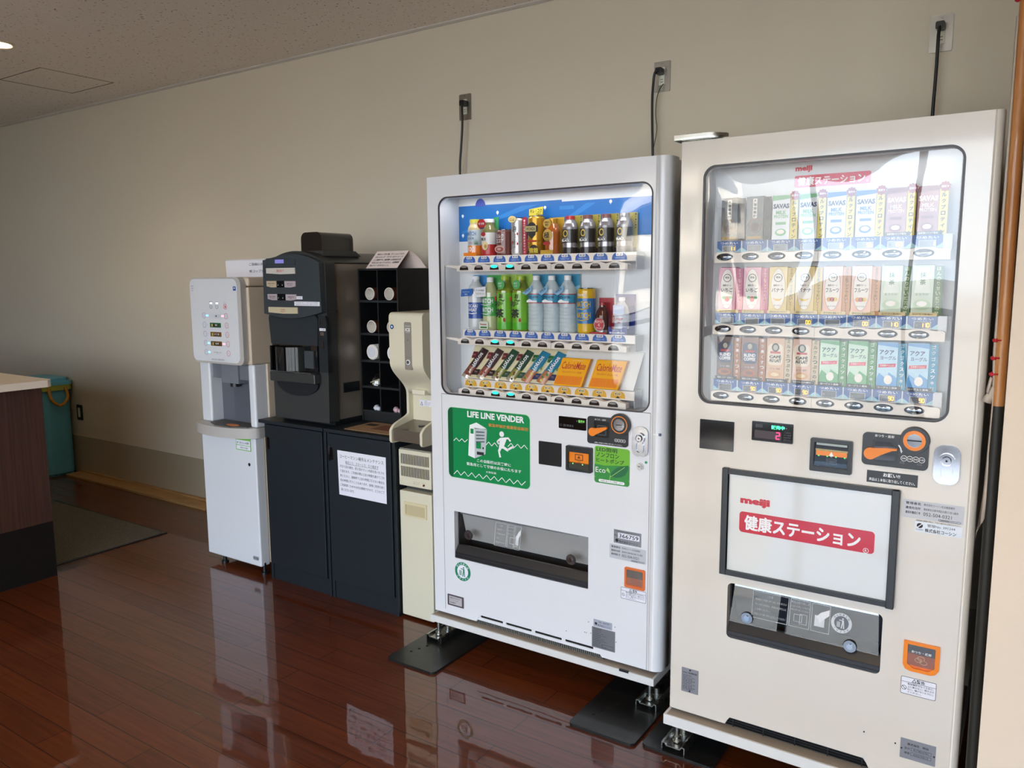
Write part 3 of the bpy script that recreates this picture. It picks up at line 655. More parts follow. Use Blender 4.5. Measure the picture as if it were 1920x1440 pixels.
def lids(x, z, label):
    t = thing('lid_stack', label, 'cup lids', (x, -.43, z), 'white lids in the rack')
    for k in range(6):
        y = -.44 + k * .008; r = .036
        c = MB(); c.cyl((x, z + r + .001), r, y + .004, y + .008, cupw, ax='y', n=24); c.cyl((x, z + r + .001), r - .005, y, y + .004, cupw, ax='y', n=24, r2=r - .002)
        if k == 0: c.cyl((x, z + r + .001), r - .010, y - .001, y, M('lid_face', '#d9dade', .4), ax='y', n=24)
        c.build('cup_lid', t)
lids(-2.597, SH[2], 'stack of white plastic cup lids in the left pigeonhole')
lids(-2.467, SH[2], 'stack of white cup lids half hidden by the ice dispenser')
# bag of stirrers
b = MB(); rnd = random.Random(3)
t = thing('stirrer_bag', 'clear plastic bag of pale stirrers in the left pigeonhole', 'plastic bag', (-2.60, -.40, SH[3]))
for i in range(14):
    x = -2.632 + rnd.random() * .06; z = SH[3] + .006 + rnd.random() * .016
    b.tube([(x, -.44 + rnd.random() * .02, z), (x + .02, -.39, z + rnd.random() * .012)], .0028, M('stirrer_cream', '#d8cdb4', .5), 6)
b.build('stirrers', t)['kind'] = 'stuff'
b = MB(); pts = []
for j in range(6):
    for i in range(14):
        a = 2 * PI * i / 14; r = (1 - (j / 5) ** 2 * .55) * (1 + .12 * rnd.random()); pts.append((-2.602 + .042 * r * math.cos(a) + .012 * j / 5, -.405 + .03 * r * math.sin(a), SH[3] + .001 + .052 * (j / 5) * (1 + .1 * rnd.random())))
b.add(pts, [(j * 14 + i, j * 14 + (i + 1) % 14, (j + 1) * 14 + (i + 1) % 14, (j + 1) * 14 + i) for j in range(5) for i in range(14)], film); b.build('bag', t)
for i, (x, c, lb) in enumerate([(-2.582, '#d4d8de', 'small pale creamer packets in the bottom left pigeonhole'), (-2.455, '#c9a7ae', 'small pinkish creamer packets in the bottom right pigeonhole')]):
    t = thing('creamer_packets', lb, 'packets', (x, -.42, SH[4]), 'packets in the bottom pigeonholes'); cc = M('packet_%d' % i, c, .4)
    for (dx, dy, r) in ((-.006, 0, .015), (.02, -.004, .012), (-.026, .02, .014)):
        MB().lathe(x + dx * (1 if i else .7), -.43 + dy, [(r * .6, SH[4] + .0005), (r, SH[4] + r * .6), (r * .95, SH[4] + r), (r * .5, SH[4] + r * 1.5), (.001, SH[4] + r * 1.6)], cc, 14).build('packet', t)
p = MB(); P1 = [(-2.628, -.43, 1.5285), (-2.425, -.44, 1.5285), (-2.400, -.385, 1.607), (-2.605, -.375, 1.607)]; P2 = [(-2.56, -.32, 1.5285), (-2.345, -.33, 1.5285)]
p.add(P1, [(0, 1, 2, 3)], M('tent_paper', '#ead7cf', .8)); 
q = []
for i in range(7):
    a = i / 6; bx = .012 * math.sin(PI * a); q += [(-2.605 + .05 * a, -.375 + .055 * a, 1.607 - .0785 * a + bx), (-2.400 + .055 * a, -.385 + .055 * a, 1.607 - .0785 * a + bx)]
p.add(q, [(2 * i, 2 * i + 1, 2 * i + 3, 2 * i + 2) for i in range(6)], MATS['tent_paper'])
def tentf(x, z):  # x,z in card coordinates 0..1
    a, b, c, d = [Vector(v) for v in P1]; lo = a.lerp(b, x); hi = d.lerp(c, x); r_ = lo.lerp(hi, z); return (r_.x - .0002, r_.y - .0009, r_.z + .0002)
for i, s_ in enumerate(['専用カップ及び蓋、ポーションミルク、', 'ガムシロップ、マドラーはコーヒーマ', 'シン専用です。給茶機への使用及び持', 'ち出しはしないでください。必要最低', '限のマナーを守りましょう。']):
    p.text(s_, .08, .82 - i * .165, 0, .10, ink, w=(.86 if i < 4 else .6), al='l', fn=tentf)
o = p.build('tent_card'); sd = o.modifiers.new('thick', 'SOLIDIFY'); sd.thickness = .0004
tag(o, 'pinkish folded paper tent card with Japanese text on the black rack', 'sign')

# ================================================================== ICE DISPENSER
t = thing('ice_dispenser', 'slim cream ice dispenser between the black cabinet and left vending machine', 'ice dispenser', (-2.16, -.38, 0))
MB().box(-2.248, -2.07, -.66, -.08, .012, .575, beige).build('lower_cabinet', t, bevel=.004)
s = MB(); s.plate(rr(-2.222, -2.096, .464, .529, .003), [rr(-2.212, -2.104, .472, .517, .002)], -.665, -.658, M('handle_cream', '#d9cba6', .4)); s.flat(rr(-2.212, -2.104, .472, .517), -.6605, M('handle_recess', '#c2b48e', .5)); s.box(-2.212, -2.104, -.666, -.66, .517, .521, MATS['handle_cream']); s.build('door_handle', t)
MB().box(-2.24, -2.075, -.62, -.09, .575, .598, M('gap_dark', '#3a3833', .6)).build('gap_strip', t)
g = MB(); g.box(-2.248, -2.07, -.66, -.08, .598, .756, beige); g.build('condenser_cover', t, bevel=.003)
g = MB(); dk2 = M('grille_dark', '#2b241f', .7)
for r0, r1 in ((.694, .738), (.640, .684)):
    for i in range(20): x = -2.234 + i * .00785; g.flat([(x, r0), (x + .0042, r0), (x + .0042, r1), (x, r1)], -.6612, dk2)
g.build('vent_grille', t)
g = MB(); g.cyl((-2.109, .613), .0045, -.664, -.66, M('knob_red', '#5a1420', .3), ax='y', n=14); g.text('リセット', -2.109, .622, -.6612, .004, greyink); g.text('コンデンサフィルタを', -2.15, .621, -.6612, .004, greyink, w=.035); g.text('清掃してください', -2.15, .614, -.6612, .004, greyink, w=.035); g.build('reset_button', t)
MB().box(-2.245, -2.07, -.655, -.1, .7565, .7615, M('cover_brown', '#8a8378', .4)).build('cover_top', t)
def prof(front, inset=0):
    P = [(-.09, 1.342), (-.675, 1.342)]
    for i in range(1, 6): a = i / 6 * PI / 2; P.append((-.675 - .022 * math.sin(a), 1.32 + .022 * math.cos(a)))
    P += [(-.697, 1.315), (-.697, 1.13)]
    for i in range(1, 11): a = i / 11; P.append((-.697 + .1 * (3 * a * a - 2 * a ** 3), 1.13 - .14 * a))
    return P
side = prof(0) + [(-.597, .985), (-.597, .905)]
for i in range(1, 9): a = i / 9; side.append((-.597 - .1 * (3 * a * a - 2 * a ** 3), .905 - .045 * a))
side += [(-.705, .855), (-.712, .845), (-.712, .80), (-.705, .79), (-.09, .79)]
for x0, x1 in ((-2.25, -2.237), (-2.083, -2.07)): MB().prism(side, x0, x1, beige, ax='x').build('side_panel', t, bevel=.003)
MB().prism([(p_[0], p_[1]) for p_ in prof(0)] + [(-.575, .985), (-.09, .985)], -2.237, -2.083, beige, ax='x', smooth=False).build('ice_hopper', t, bevel=.002)
MB().box(-2.237, -2.083, -.57, -.09, .80, .985, beige).build('back_panel', t)
g = MB(); g.prism([(-.702, .80), (-.702, .85), (-.57, .872), (-.57, .80)], -2.237, -2.083, M('tray_brown', '#5f5448', .3, coat=.4), ax='x'); g.build('drip_tray', t)
g = MB(); g.cyl((-2.14, -.63), .014, .861, .8635, M('drain_dark', '#1c1713', .5)); g.text('HOT', -2.16, .818, -.7025, .004, greyink); g.build('drain_hole', t)
MB().box(-2.20, -2.13, -.62, -.575, .99, 1.012, M('chute_cream', '#e0d9c4', .3)).build('ice_chute', t, bevel=.004)
yf = -.6978
g = MB(); g.prism(rr(-2.166, -2.128, 1.106, 1.303, .006), yf, -.69, M('strip_grey', '#8d867c', .4)); g.text('HOSHIZAKI', -2.147, 1.287, yf - .0004, .004, whiteink, w=.03); g.text('ICE', -2.147, 1.272, yf - .0004, .014, whiteink, w=.026, bold=.03); g.flat(rr(-2.158, -2.136, 1.2605, 1.2615), yf - .0003, whiteink)
g.flat(ell(-2.147, 1.235, .0012), yf - .0003, ink); g.text('給氷', -2.147, 1.229, yf - .0004, .004, ink); g.text('氷 プッシュ', -2.147, 1.158, yf - .0004, .004, ink, w=.025); g.build('name_strip', t)
g = MB(); g.cyl((-2.147, 1.138), .0105, yf - .003, yf, whiteink, ax='y', n=20); g.cyl((-2.147, 1.138), .007, yf - .005, yf - .002, M('btn_grey', '#55575a', .3), ax='y', n=20); g.build('push_button', t)
g = MB(); g.cyl((-2.232, 1.282), .010, yf - .0012, yf, chrome, ax='y', n=20); g.cyl((-2.232, 1.282), .0085, yf - .0016, yf, M('logo_blue', '#2a5c9a', .3), ax='y', n=20); g.flat([(-2.236, 1.279), (-2.227, 1.279), (-2.229, 1.284), (-2.233, 1.287)], yf - .002, whiteink); g.build('logo_badge', t)
g = MB(); g.flat(rr(-2.20, -2.135, .934, .962, .001), -.5708, paper); g.plate([(-2.195, .938), (-2.18, .938), (-2.1875, .955)], [[(-2.192, .9395), (-2.183, .9395), (-2.1875, .951)]], -.5712, -.571, ink)
for i, s_ in enumerate(['ご注意', '氷を取り出す時', 'は手を入れない', 'でください']): g.text(s_, -2.172, .957 - i * .0065, -.5712, .0045, ink, al='l')
g.build('warning_label', t)
MB().box(-2.17, -2.075, -.5, -.2, 1.343, 1.349, cupw).build('lid_sheet', t)

# ================================================================== LEFT VENDING MACHINE (A)
YA = -.78
A = thing('vending_machine', 'white drinks and snacks vending machine with green emergency sign, left one', 'vending machine', (-1.475, -.42, 0), 'vending machines')
s = MB(); s.box(-1.955, -1.95, -.70, -.635, .135, 1.855, white); s.box(-1.0, -.995, -.70, -.635, .135, 1.855, white); s.box(-1.955, -.995, -.635, -.07, .135, 1.855, M('body_beige', '#d8cdbb', .4)); s.build('body', A, bevel=.002)
win = rr(-1.908, -1.040, 1.037, 1.780, .04, 10); slot = rr(-1.857, -1.262, .383, .574, .002, 1)
outer = [(-1.962, .143), (-1.755, .143), (-1.735, .176), (-1.228, .176), (-1.206, .143), (-1.03, .143), (-1.03, 1.858), (-1.962, 1.858)]
D = MB(); D.plate(outer, [win[::-1], slot[::-1]], YA, YA + .03, white); D.build('front_door', A)
# rounded right edge post, left lip
c = MB(); P = [(-1.03, -.78), (-1.018, -.78)] + [(-1.018 + .034 * math.sin(i / 10 * PI / 2), -.746 - .034 * math.cos(i / 10 * PI / 2)) for i in range(11)] + [(-.984, -.705), (-1.03, -.705)]
c.prism(P, .143, 1.858, white, ax='z', smooth=True); c.build('door_edge', A)['label'] = 'rounded right edge of the door'
s = MB(); s.box(-1.962, -1.95, -.75, -.70, .143, 1.858, white); s.box(-1.962, -1.0, -.75, -.70, 1.83, 1.858, white); s.build('door_return', A)
s = MB(); seam = M('seam_dark', '#5d5d5f', .6)
for q in ([(-1.9095, .16), (-1.9080, .16), (-1.9080, 1.036), (-1.9095, 1.036)], [(-1.0355, .143), (-1.0340, .143), (-1.0340, 1.036), (-1.0355, 1.036)], [(-1.909, 1.0355), (-1.0345, 1.0355), (-1.0345, 1.0375), (-1.909, 1.0375)]): s.flat(q, YA - .0004, seam)
s.build('door_seam', A)
# window gasket, acrylic sheet
s = MB(); s.plate(rr(-1.910, -1.038, 1.035, 1.782, .041, 10), [rr(-1.905, -1.043, 1.040, 1.777, .036, 10)[::-1]], YA - .001, YA + .004, M('gasket_dark', '#3b3436', .4)); s.build('window_gasket', A)
def pane(x0, x1, z0, z1, y, bulge, m, name, par):
    p = MB(); nx, nz_ = 24, 18; v = []
    for j in range(nz_ + 1):
        for i in range(nx + 1):
            a, b = i / nx, j / nz_; e = min(1, 8 * min(a, 1 - a)) * min(1, 8 * min(b, 1 - b))
            v.append((x0 + (x1 - x0) * a, y - bulge * (1 - (2 * a - 1) ** 4) * (1 - (2 * b - 1) ** 4) * e, z0 + (z1 - z0) * b))
    p.add(v, [(j * (nx + 1) + i, j * (nx + 1) + i + 1, (j + 1) * (nx + 1) + i + 1, (j + 1) * (nx + 1) + i) for j in range(nz_) for i in range(nx)], m, True)
    return p.build(name, par)
pane(-1.90, -1.047, 1.042, 1.774, YA + .006, .003, acrA, 'window_acrylic', A)
# display box
s = MB(); yb_ = -.645
s.box(-1.92, -1.03, yb_, yb_ + .006, 1.03, 1.79, inner); s.box(-1.92, -1.914, -.745, yb_, 1.03, 1.79, inner); s.box(-1.036, -1.03, -.745, yb_, 1.03, 1.79, inner)
s.box(-1.914, -1.036, -.745, yb_, 1.7845, 1.79, inner); s.box(-1.914, -1.036, -.745, yb_, 1.025, 1.03, inner); s.build('display_case', A)
area('display_light', (-1.475, -.7415, 1.7832), (0, 0, 0), .80, .012, .8, (.95, .98, 1))
s = MB(); yp = yb_ - .0008; bA = M('panel_blue', '#1667b0', .35)
s.flat([(-1.914, 1.622), (-1.036, 1.622), (-1.036, 1.750), (-1.45, 1.750), (-1.45, 1.757), (-1.914, 1.757)], yp, bA)
s.flat(ell(-1.81, 1.752, .024, .030, n=24, a0=0, a1=PI), yp - .0003, M('dome_violet', '#3d4fae', .35)); bA2 = M('panel_blue_light', '#2f7cc2', .35)
for q in ([(-1.9, 1.66), (-1.62, 1.745), (-1.55, 1.745), (-1.9, 1.65)], [(-1.52, 1.64), (-1.35, 1.74), (-1.31, 1.74), (-1.50, 1.64)], [(-1.46, 1.735), (-1.40, 1.735), (-1.40, 1.722), (-1.46, 1.722)]): s.flat(q, yp - .0002, bA2)
for x, z in ((-1.895, 1.72), (-1.895, 1.645), (-1.73, 1.726), (-1.52, 1.733), (-1.255, 1.74), (-1.06, 1.71), (-1.06, 1.63)):
    s.flat(ell(x, z, .0055, .006, n=12), yp - .0005, whiteink); s.flat([(x - .002, z - .004), (x + .002, z - .004), (x, z - .011)], yp - .0005, whiteink)
s.build('backdrop_print', A)
BX = [-1.815, -1.747, -1.676, -1.607, -1.538, -1.469, -1.399, -1.329, -1.259, -1.188]
railw = M('rail_white', '#e9e0d6', .25, coat=.5); darkb = M('button_dark', '#2b2523', .12, coat=.5); lens = M('button_lens', '#8f8b88', .15, coat=.5); glens = M('button_green_lit', (.02, .85, .55), .3, emit=1.6)
greym = M('bracket_grey', '#c9cacc', .4)
RZ = [1.5315, 1.255, 1.062]; ST = [(1.537, 1.563), (1.260, 1.285), (1.066, 1.094)]
for r in range(3):
    z = RZ[r]; top = []
    for i in range(121):
        x = -1.851 + .711 * i / 120; d = min(abs(x - b_) for b_ in BX); top.append((x, z - .002 + .0035 * math.cos(min(d, .035) / .035 * PI) - (.003 if i in (0, 120) else 0)))
    P = [(-1.851, z - .026), (-1.140, z - .026)] + top[::-1]
    rail = MB().prism(P, -.748, -.722, railw).build('button_rail', A, bevel=.0025)
    q = MB(); q.box(-1.4345, -1.4335, -.7485, -.74, z - .025, z - .002, seam); q.build('rail_joint', rail)
    for i, b_ in enumerate(BX):
        q = MB(); P = rr(b_ - .0195, b_ + .0195, z - .0215, z - .0045, 0, 7, (.002, .002, .015, .015)); q.prism(P, -.7505, -.745, darkb)
        on = (i in (2, 3)) and not (r == 2 and i == 2)
        hl = ell(b_, z - .0095, .0150 if i in (2, 3) else .0135, .0052 if i in (2, 3) else .0036, n=20); q.flat(hl, -.7508, glens if i in (2, 3) else lens)
        q.build('select_button', rail)
    s0, s1 = ST[r]; q = MB(); x1 = -1.122; q.box(-1.845, x1, -.722, -.655, s0 - .004, s1, railw)
    q.build('shelf', A, bevel=.001)
    MB().prism([(-.722, s0 - .03), (-.722, s1), (-.66, s1), (-.66, s0 - .03)], x1, x1 + .002, greym, ax='x').build('shelf_end_cap', A)
    if r < 2: MB().prism([(-1.914, z - .007), (-1.853, z - .016), (-1.853, z - .004), (-1.914, z - .001)], -.742, -.738, railw).build('rail_bracket', A)
    prices = [['¥120', '¥120', '¥110', '¥110', '¥110', '¥120', '¥120', '¥120', '¥120', '¥120'], ['¥140', '¥140', '¥140', '¥140', '¥110', '¥110', '¥110', '¥110', '¥100', '¥140'], ['¥110'] * 6 + ['¥200'] * 4][r]
    for i, b_ in enumerate(BX):
        x = b_ + .0055 * 1 + (i - 4.5) * -.0000; q = MB(); y = -.7226; zb = s0 + .001
        if r < 2:
            q.flat(rr(x - .0275, x + .0275, zb, zb + .0235, 0, 8, (0, 0, .018, .018)), y, M('tag_blue', '#2a5aa8', .4)); q.flat(rr(x - .0125, x + .0125, zb + .013, zb + .0235, .002, 2), y - .0003, paper)
            q.text(prices[i], x, zb + .0182, y - .0006, .0075, ink, w=.019, bold=.02); q.text('つめた〜い', x, zb + .007, y - .0006, .0075, M('pale_blue_ink', '#a9c4ea', .5), w=.036, bold=.02)
        else:
            q.flat(rr(x - .0275, x + .0275, zb, zb + .0245, 0, 8, (0, 0, .018, .018)), y, M('tag_ochre', '#d9a62e', .4)); q.flat([(x - .009, zb), (x + .009, zb), (x, zb + .008)], y - .0004, ink)
            q.flat(rr(x - .0125, x + .0125, zb + .010, zb + .0215, .002, 2), y - .0002, M('tag_pale', '#efe0b0', .5)); q.text(prices[i], x, zb + .0155, y - .0006, .0085, ink, w=.022, bold=.02)
        q.build('price_label', A)
# slanted snack board of the lowest row
s = MB(); sl = lambda y: 1.096 + (y + .718) * 1.9  # board surface height by depth
bdz0, bdz1 = 1.096, 1.222
s.add([(-1.848, -.716, bdz0), (-1.128, -.716, bdz0), (-1.118, -.652, bdz1), (-1.838, -.652, bdz1)], [(0, 1, 2, 3)], M('board_white', '#e3e2de', .5))
s.add([(-1.846, -.7168, bdz0 + .001), (-1.428, -.7168, bdz0 + .001), (-1.418, -.6528, bdz1 - .001), (-1.836, -.6528, bdz1 - .001)], [(0, 1, 2, 3)], M('board_cream', '#ded3ae', .5))
o = s.build('snack_board', A); md = o.modifiers.new('t', 'SOLIDIFY'); md.thickness = .002; md.offset = -1

# --- green emergency sign
s = MB(); yf = YA - .0008
s.plate(rr(-1.882, -1.500, .708, .990, .022), [rr(-1.879, -1.503, .711, .987, .02)[::-1]], yf - .001, YA + .001, M('sign_rim', '#cfe2d4', .4)); s.flat(rr(-1.880, -1.502, .710, .988, .021), yf, greensign)
s.flat(rr(-1.880, -1.856, .712, .986, .01), yf - .0002, M('green_dark', '#0b5c33', .3)); y = yf - .0006
s.text('LIFE LINE VENDER', -1.656, .967, y - .0002, .024, whiteink, w=.258, bold=.035)
s.text('緊急時解放備蓄型自販機', -1.598, .934, y, .0125, M('orange_ink', '#e08a3a', .5), w=.176, bold=.01)
s.text('この自販機は災害時に', -1.664, .7915, y, .0125, whiteink, w=.155, bold=.012); s.text('緊急用として皆様のお役にたちます', -1.666, .773, y, .0125, whiteink, w=.25, bold=.012); s.text('大塚製薬', -1.677, .752, y, .008, whiteink, w=.048)
def zig(x0, x1, z, a, step):
    x = x0; P = []; k = 0
    while x <= x1: P.append((x, z + (a if k % 2 else -a))); x += step; k += 1
    for i in range(len(P) - 1): s.flat(line(P[i], P[i + 1], .0026), y, whiteink)
zig(-1.853, -1.775, .862, .006, .0135); zig(-1.700, -1.645, .862, .007, .0135); zig(-1.60, -1.507, .868, .007, .0145); zig(-1.855, -1.507, .731, .0085, .0175)
# the little machine drawing
wa, gs = M('drawing_white', '#eef0ee', .5), M('drawing_grey', '#b9c2c4', .5)
s.flat([(-1.783, .806), (-1.752, .798), (-1.752, .917), (-1.775, .925)], y, wa); s.flat([(-1.752, .798), (-1.702, .820), (-1.694, .915), (-1.752, .917)], y - .0001, gs); s.flat([(-1.775, .925), (-1.742, .938), (-1.694, .918), (-1.752, .914)], y - .0001, wa)
for k in range(4): s.flat([(-1.745, .905 - k * .013), (-1.705, .906 - k * .012), (-1.705, .901 - k * .012), (-1.745, .898 - k * .013)], y - .0003, M('drawing_lines', '#626d70', .5))
s.flat(rr(-1.771, -1.756, .893, .912), y - .0003, greensign); s.flat(rr(-1.745, -1.722, .838, .862), y - .0003, greensign); s.flat(rr(-1.742, -1.709, .814, .826), y - .0003, ink); s.flat(rr(-1.716, -1.709, .838, .846), y - .0003, ink)
# running figure
s.flat(ell(-1.627, .905, .0105), y, whiteink)
s.flat([(-1.636, .890), (-1.612, .894), (-1.606, .886), (-1.616, .862), (-1.622, .850), (-1.640, .852), (-1.637, .872)], y, whiteink)
for p, q_, w_ in (((-1.615, .890), (-1.596, .893), .007), ((-1.598, .893), (-1.588, .882), .0065), ((-1.634, .886), (-1.648, .874), .007), ((-1.648, .875), (-1.640, .866), .0065), ((-1.620, .856), (-1.598, .846), .0105), ((-1.600, .849), (-1.578, .862), .008), ((-1.632, .854), (-1.640, .838), .0105), ((-1.640, .840), (-1.634, .816), .008), ((-1.580, .866), (-1.574, .857), .006)): s.flat(line(p, q_, w_), y - .0001, whiteink)
s.build('emergency_sign', A)
# --- money area
s = MB(); s.prism(rr(-1.381, -1.272, .954, .997, .003), YA - .004, YA + .001, blackgl); s.text('販売中', -1.290, .985, YA - .0044, .010, M('led_green_dim', (.25, .7, .15), .4, emit=.8), w=.024); s.text('¥', -1.308, .985, YA - .0044, .006, greyink); s.text('500 100 50 10', -1.342, .966, YA - .0044, .008, greyink, w=.04); ringf(s, -1.372, .966, .004, greyink, YA - .0042); s.build('amount_display', A)
MB().prism(rr(-1.465, -1.371, .813, .898, .003), YA - .003, YA + .001, M('reader_black', '#141518', .3)).build('reader_panel', A, bevel=.001)
s = MB(); s.plate(rr(-1.347, -1.246, .808, .897, .005), [rr(-1.338, -1.256, .816, .876, .003)[::-1]], YA - .014, YA + .001, black); s.build('bill_slot', A, bevel=.001)
bs = s = MB(); s.flat(rr(-1.338, -1.256, .836, .876), YA - .004, orange); s.prism([(YA - .011, .816), (YA - .013, .836), (YA - .003, .838), (YA - .002, .816)], -1.336, -1.258, M('bill_lip', '#5d6058', .15, .5), ax='x')
s.plate(rr(-1.315, -1.283, .846, .868), [rr(-1.312, -1.286, .849, .865)[::-1]], YA - .0045, YA - .004, M('brown_line', '#6a3208', .5)); s.flat([(-1.306, .853), (-1.292, .853), (-1.299, .864)], YA - .005, MATS['brown_line']); s.text('1000', -1.299, .841, YA - .005, .005, MATS['brown_line'])
for x in (-1.318, -1.28): s.flat(ell(x, .8355, .002), YA - .0135, M('led_green', (.1, .9, .2), .4, emit=2))
s.build('bill_insert', A)
s = MB(); s.prism(rr(-1.266, -1.113, .913, 1.008, .010), YA - .006, YA + .001, black); s.build('coin_panel', A, bevel=.002)
s = MB(); s.prism(rr(-1.240, -1.182, .938, .994, .006), YA - .0065, YA - .006, M('well_black', '#07080a', .2)); s.plate(rr(-1.228, -1.192, .945, .980, .004), [rr(-1.224, -1.197, .949, .976, .003)[::-1]], YA - .0075, YA - .006, M('well_grey', '#3b3d42', .3)); s.build('lever_well', A)
s = MB(); s.prism(ell(-1.241, .956, .0145, n=20, a0=PI * .35, a1=PI * 1.8) + [(-1.21, .957), (-1.184, .972), (-1.188, .977), (-1.215, .973)], YA - .018, YA - .007, orange); s.build('return_lever', A, bevel=.0025)['label'] = 'orange coin return lever'
def coinhead(mb, x, z, y, r):
    mb.cyl((x, z), r, y - .012, y - .001, black, ax='y', n=32); mb.cyl((x, z), r * .78, y - .0135, y - .011, orange, ax='y', n=32); mb.cyl((x, z), r * .70, y - .014, y - .012, black, ax='y', n=32)
    mb.cyl((x, z), r * .52, y - .0155, y - .013, chrome, ax='y', n=28); mb.prism(rr(x - r * .28, x + r * .28, z - .0015, z + .0015, .001), y - .0162, y - .015, ink)
s = MB(); coinhead(s, -1.140, .990, YA - .004, .038); s.build('coin_slot', A)
s = MB(); s.text('おつり・返却', -1.216, .999, YA - .0065, .006, whiteink, w=.042); s.text('お願い!!商品は1本毎に取り出してください。', -1.185, .9185, YA - .0065, .005, whiteink, w=.105)
for i, q_ in enumerate(('500', '100', '50', '10')): ringf(s, -1.156 + i * .010, .934, .0056, whiteink, YA - .0065); s.text(q_, -1.156 + i * .010, .934, YA - .0068, .0035, whiteink, w=.006)
s.build('coin_panel_lettering', A)
def lockset(x0, x1, z0, z1, y, par):
    s = MB(); r = (x1 - x0) * .38; s.prism(rr(x0, x1, z0, z1, r, 8), y - .008, y, chrome); o = s.build('lock_plate', par, bevel=.003, segs=3)
    cx = (x0 + x1) / 2; h_ = z1 - z0; q = MB(); q.plate(ell(cx, z1 - h_ * .38, r * .82, n=28), [ell(cx, z1 - h_ * .38, r * .6, n=28)[::-1]], y - .014, y - .007, chrome)
    q.plate(rr(cx - r * .66, cx + r * .66, z0 + h_ * .10, z1 - h_ * .5, r * .6), [rr(cx - r * .5, cx + r * .5, z0 + h_ * .14, z1 - h_ * .52, r * .45)[::-1]], y - .012, y - .007, chrome)
    q.cyl((cx, z1 - h_ * .38), r * .42, y - .016, y - .006, chrome, ax='y', n=24, r2=r * .5); q.cyl((cx, z1 - h_ * .38), r * .12, y - .0165, y - .0155, ink, ax='y', n=12)
    q.build('key_cylinder', o, bevel=.001)
lockset(-1.098, -1.040, .889, .989, YA, A)
s = MB(); s.cyl((-1.069, .854), .0125, YA - .004, YA, zinc, ax='y', n=24); s.cyl((-1.069, .854), .009, YA - .007, YA - .003, chrome, ax='y', n=24, r2=.01); s.box(-1.074, -1.064, YA - .0075, YA - .0065, .8535, .8555, ink); s.build('key_lock', A)
s = MB(); s.cyl((-1.048, .870), .0045, YA - .002, YA, M('lamp_green', '#0f8a5a', .3), ax='y', n=16); s.build('lamp', A)
# eco sticker
s = MB(); s.flat(rr(-1.240, -1.107, .777, .906, .010), YA - .0006, M('eco_green', '#6fb52c', .4)); s.flat(rr(-1.240, -1.107, .777, .800, .010), YA - .0009, M('eco_dark', '#2f8a3a', .4))
s.flat([(-1.240, .7995), (-1.107, .7995), (-1.107, .848), (-1.15, .846), (-1.2, .840), (-1.24, .842)], YA - .0010, MATS['eco_dark']); P = [(-1.180, .815)]
s.flat([(-1.180, .806), (-1.172, .822), (-1.155, .838), (-1.135, .846), (-1.111, .851), (-1.114, .832), (-1.123, .816), (-1.14, .806), (-1.16, .803)], YA - .0012, M('leaf_dark', '#14683a', .4)); s.flat([(-1.195, .824), (-1.190, .834), (-1.183, .828), (-1.180, .815)], YA - .0012, M('leaf_pale', '#9fd06a', .4))
s.flat(line((-1.178, .803), (-1.125, .843), .0016), YA - .0015, MATS['leaf_pale']); s.flat(line((-1.182, .79), (-1.178, .81), .002), YA - .0015, MATS['leaf_pale'])
for i, q_ in enumerate(('LED照明', 'ノンフロン', 'ヒートポンプ')): s.text(q_, -1.232, .895 - i * .0185, YA - .0012, .0145, M('eco_ink', '#173a1c', .5), w=(.078, .085, .104)[i], al='l', bold=.03)
s.text('Eco', -1.216, .823, YA - .0014, .018, whiteink, w=.038); s.flat(rr(-1.223, -1.125, .781, .791, .005), YA - .0014, whiteink); s.text('大幅な省エネに貢献します', -1.174, .786, YA - .0017, .006, ink, w=.085)
s.build('eco_sticker', A)
# pull tab on the door edge
s = MB(); s.box(-1.024, -1.004, YA - .002, YA, .966, .970, whiteink); s.box(-1.005, -.998, YA - .003, YA + .004, .964, .972, M('tab_blue', '#5c6a82', .4)); s.build('edge_tab', A)
# --- delivery port
def port(x0, x1, z0, z1, y, par, marks):
    s = MB(); s.box(x0, x1, y + .10, y + .105, z0, z1, M('port_dark', '#1c1b1c', .5)); s.box(x0, x0 + .004, y + .025, y + .1, z0, z1, MATS['port_dark']); s.box(x1 - .004, x1, y + .025, y + .1, z0, z1, MATS['port_dark'])
    s.box(x0, x1, y + .025, y + .1, z1 - .004, z1, MATS['port_dark']); s.box(x0, x1, y + .025, y + .1, z0, z0 + .004, MATS['port_dark']); s.build('delivery_chute', par)
    zl = z0 + (z1 - z0) * .20
    s = MB(); s.prism([(y + .001, z0 + .002), (y + .001, zl - .012), (y + .02, zl + .012), (y + .03, zl + .012), (y + .03, z0 + .002)], x0 + .002, x1 - .002, M('port_lip', '#2a2a2c', .35), ax='x')
    for k in range(2): s.box(x0 + .003, x1 - .003, y, y + .002, z0 + .008 + k * .012, z0 + .010 + k * .012, black)
    s.build('port_sill', par)
    # back plate seen through the flap
    s = MB(); s.add([(x0 + .006, y + .075, zl + .02), (x1 - .006, y + .075, zl + .02), (x1 - .006, y + .040, z1 - .004), (x0 + .006, y + .040, z1 - .004)], [(0, 1, 2, 3)], marks['back']); s.build('chute_plate', par)
    f = thing_part('delivery_flap', par, ((x0 + x1) / 2, y + .02, z1)); 
    za, zb_ = zl + .016, z1 - .004
    s = MB(); s.add([(x0 + .006, y + .006, za), (x1 - .006, y + .006, za), (x1 - .014, y + .028, zb_), (x0 + .014, y + .028, zb_)], [(0, 1, 2, 3)], flapm); 
    s.build('flap_sheet', f)
    s = MB(); s.prism([(y + .022, zb_ - .010), (y + .026, zb_ + .002), (y + .032, zb_ + .002), (y + .030, zb_ - .010)], x0 + .014, x1 - .014, M('flap_hinge', '#8f9294', .2, .6), ax='x'); s.build('hinge_bar', f)
    return f, za, zb_
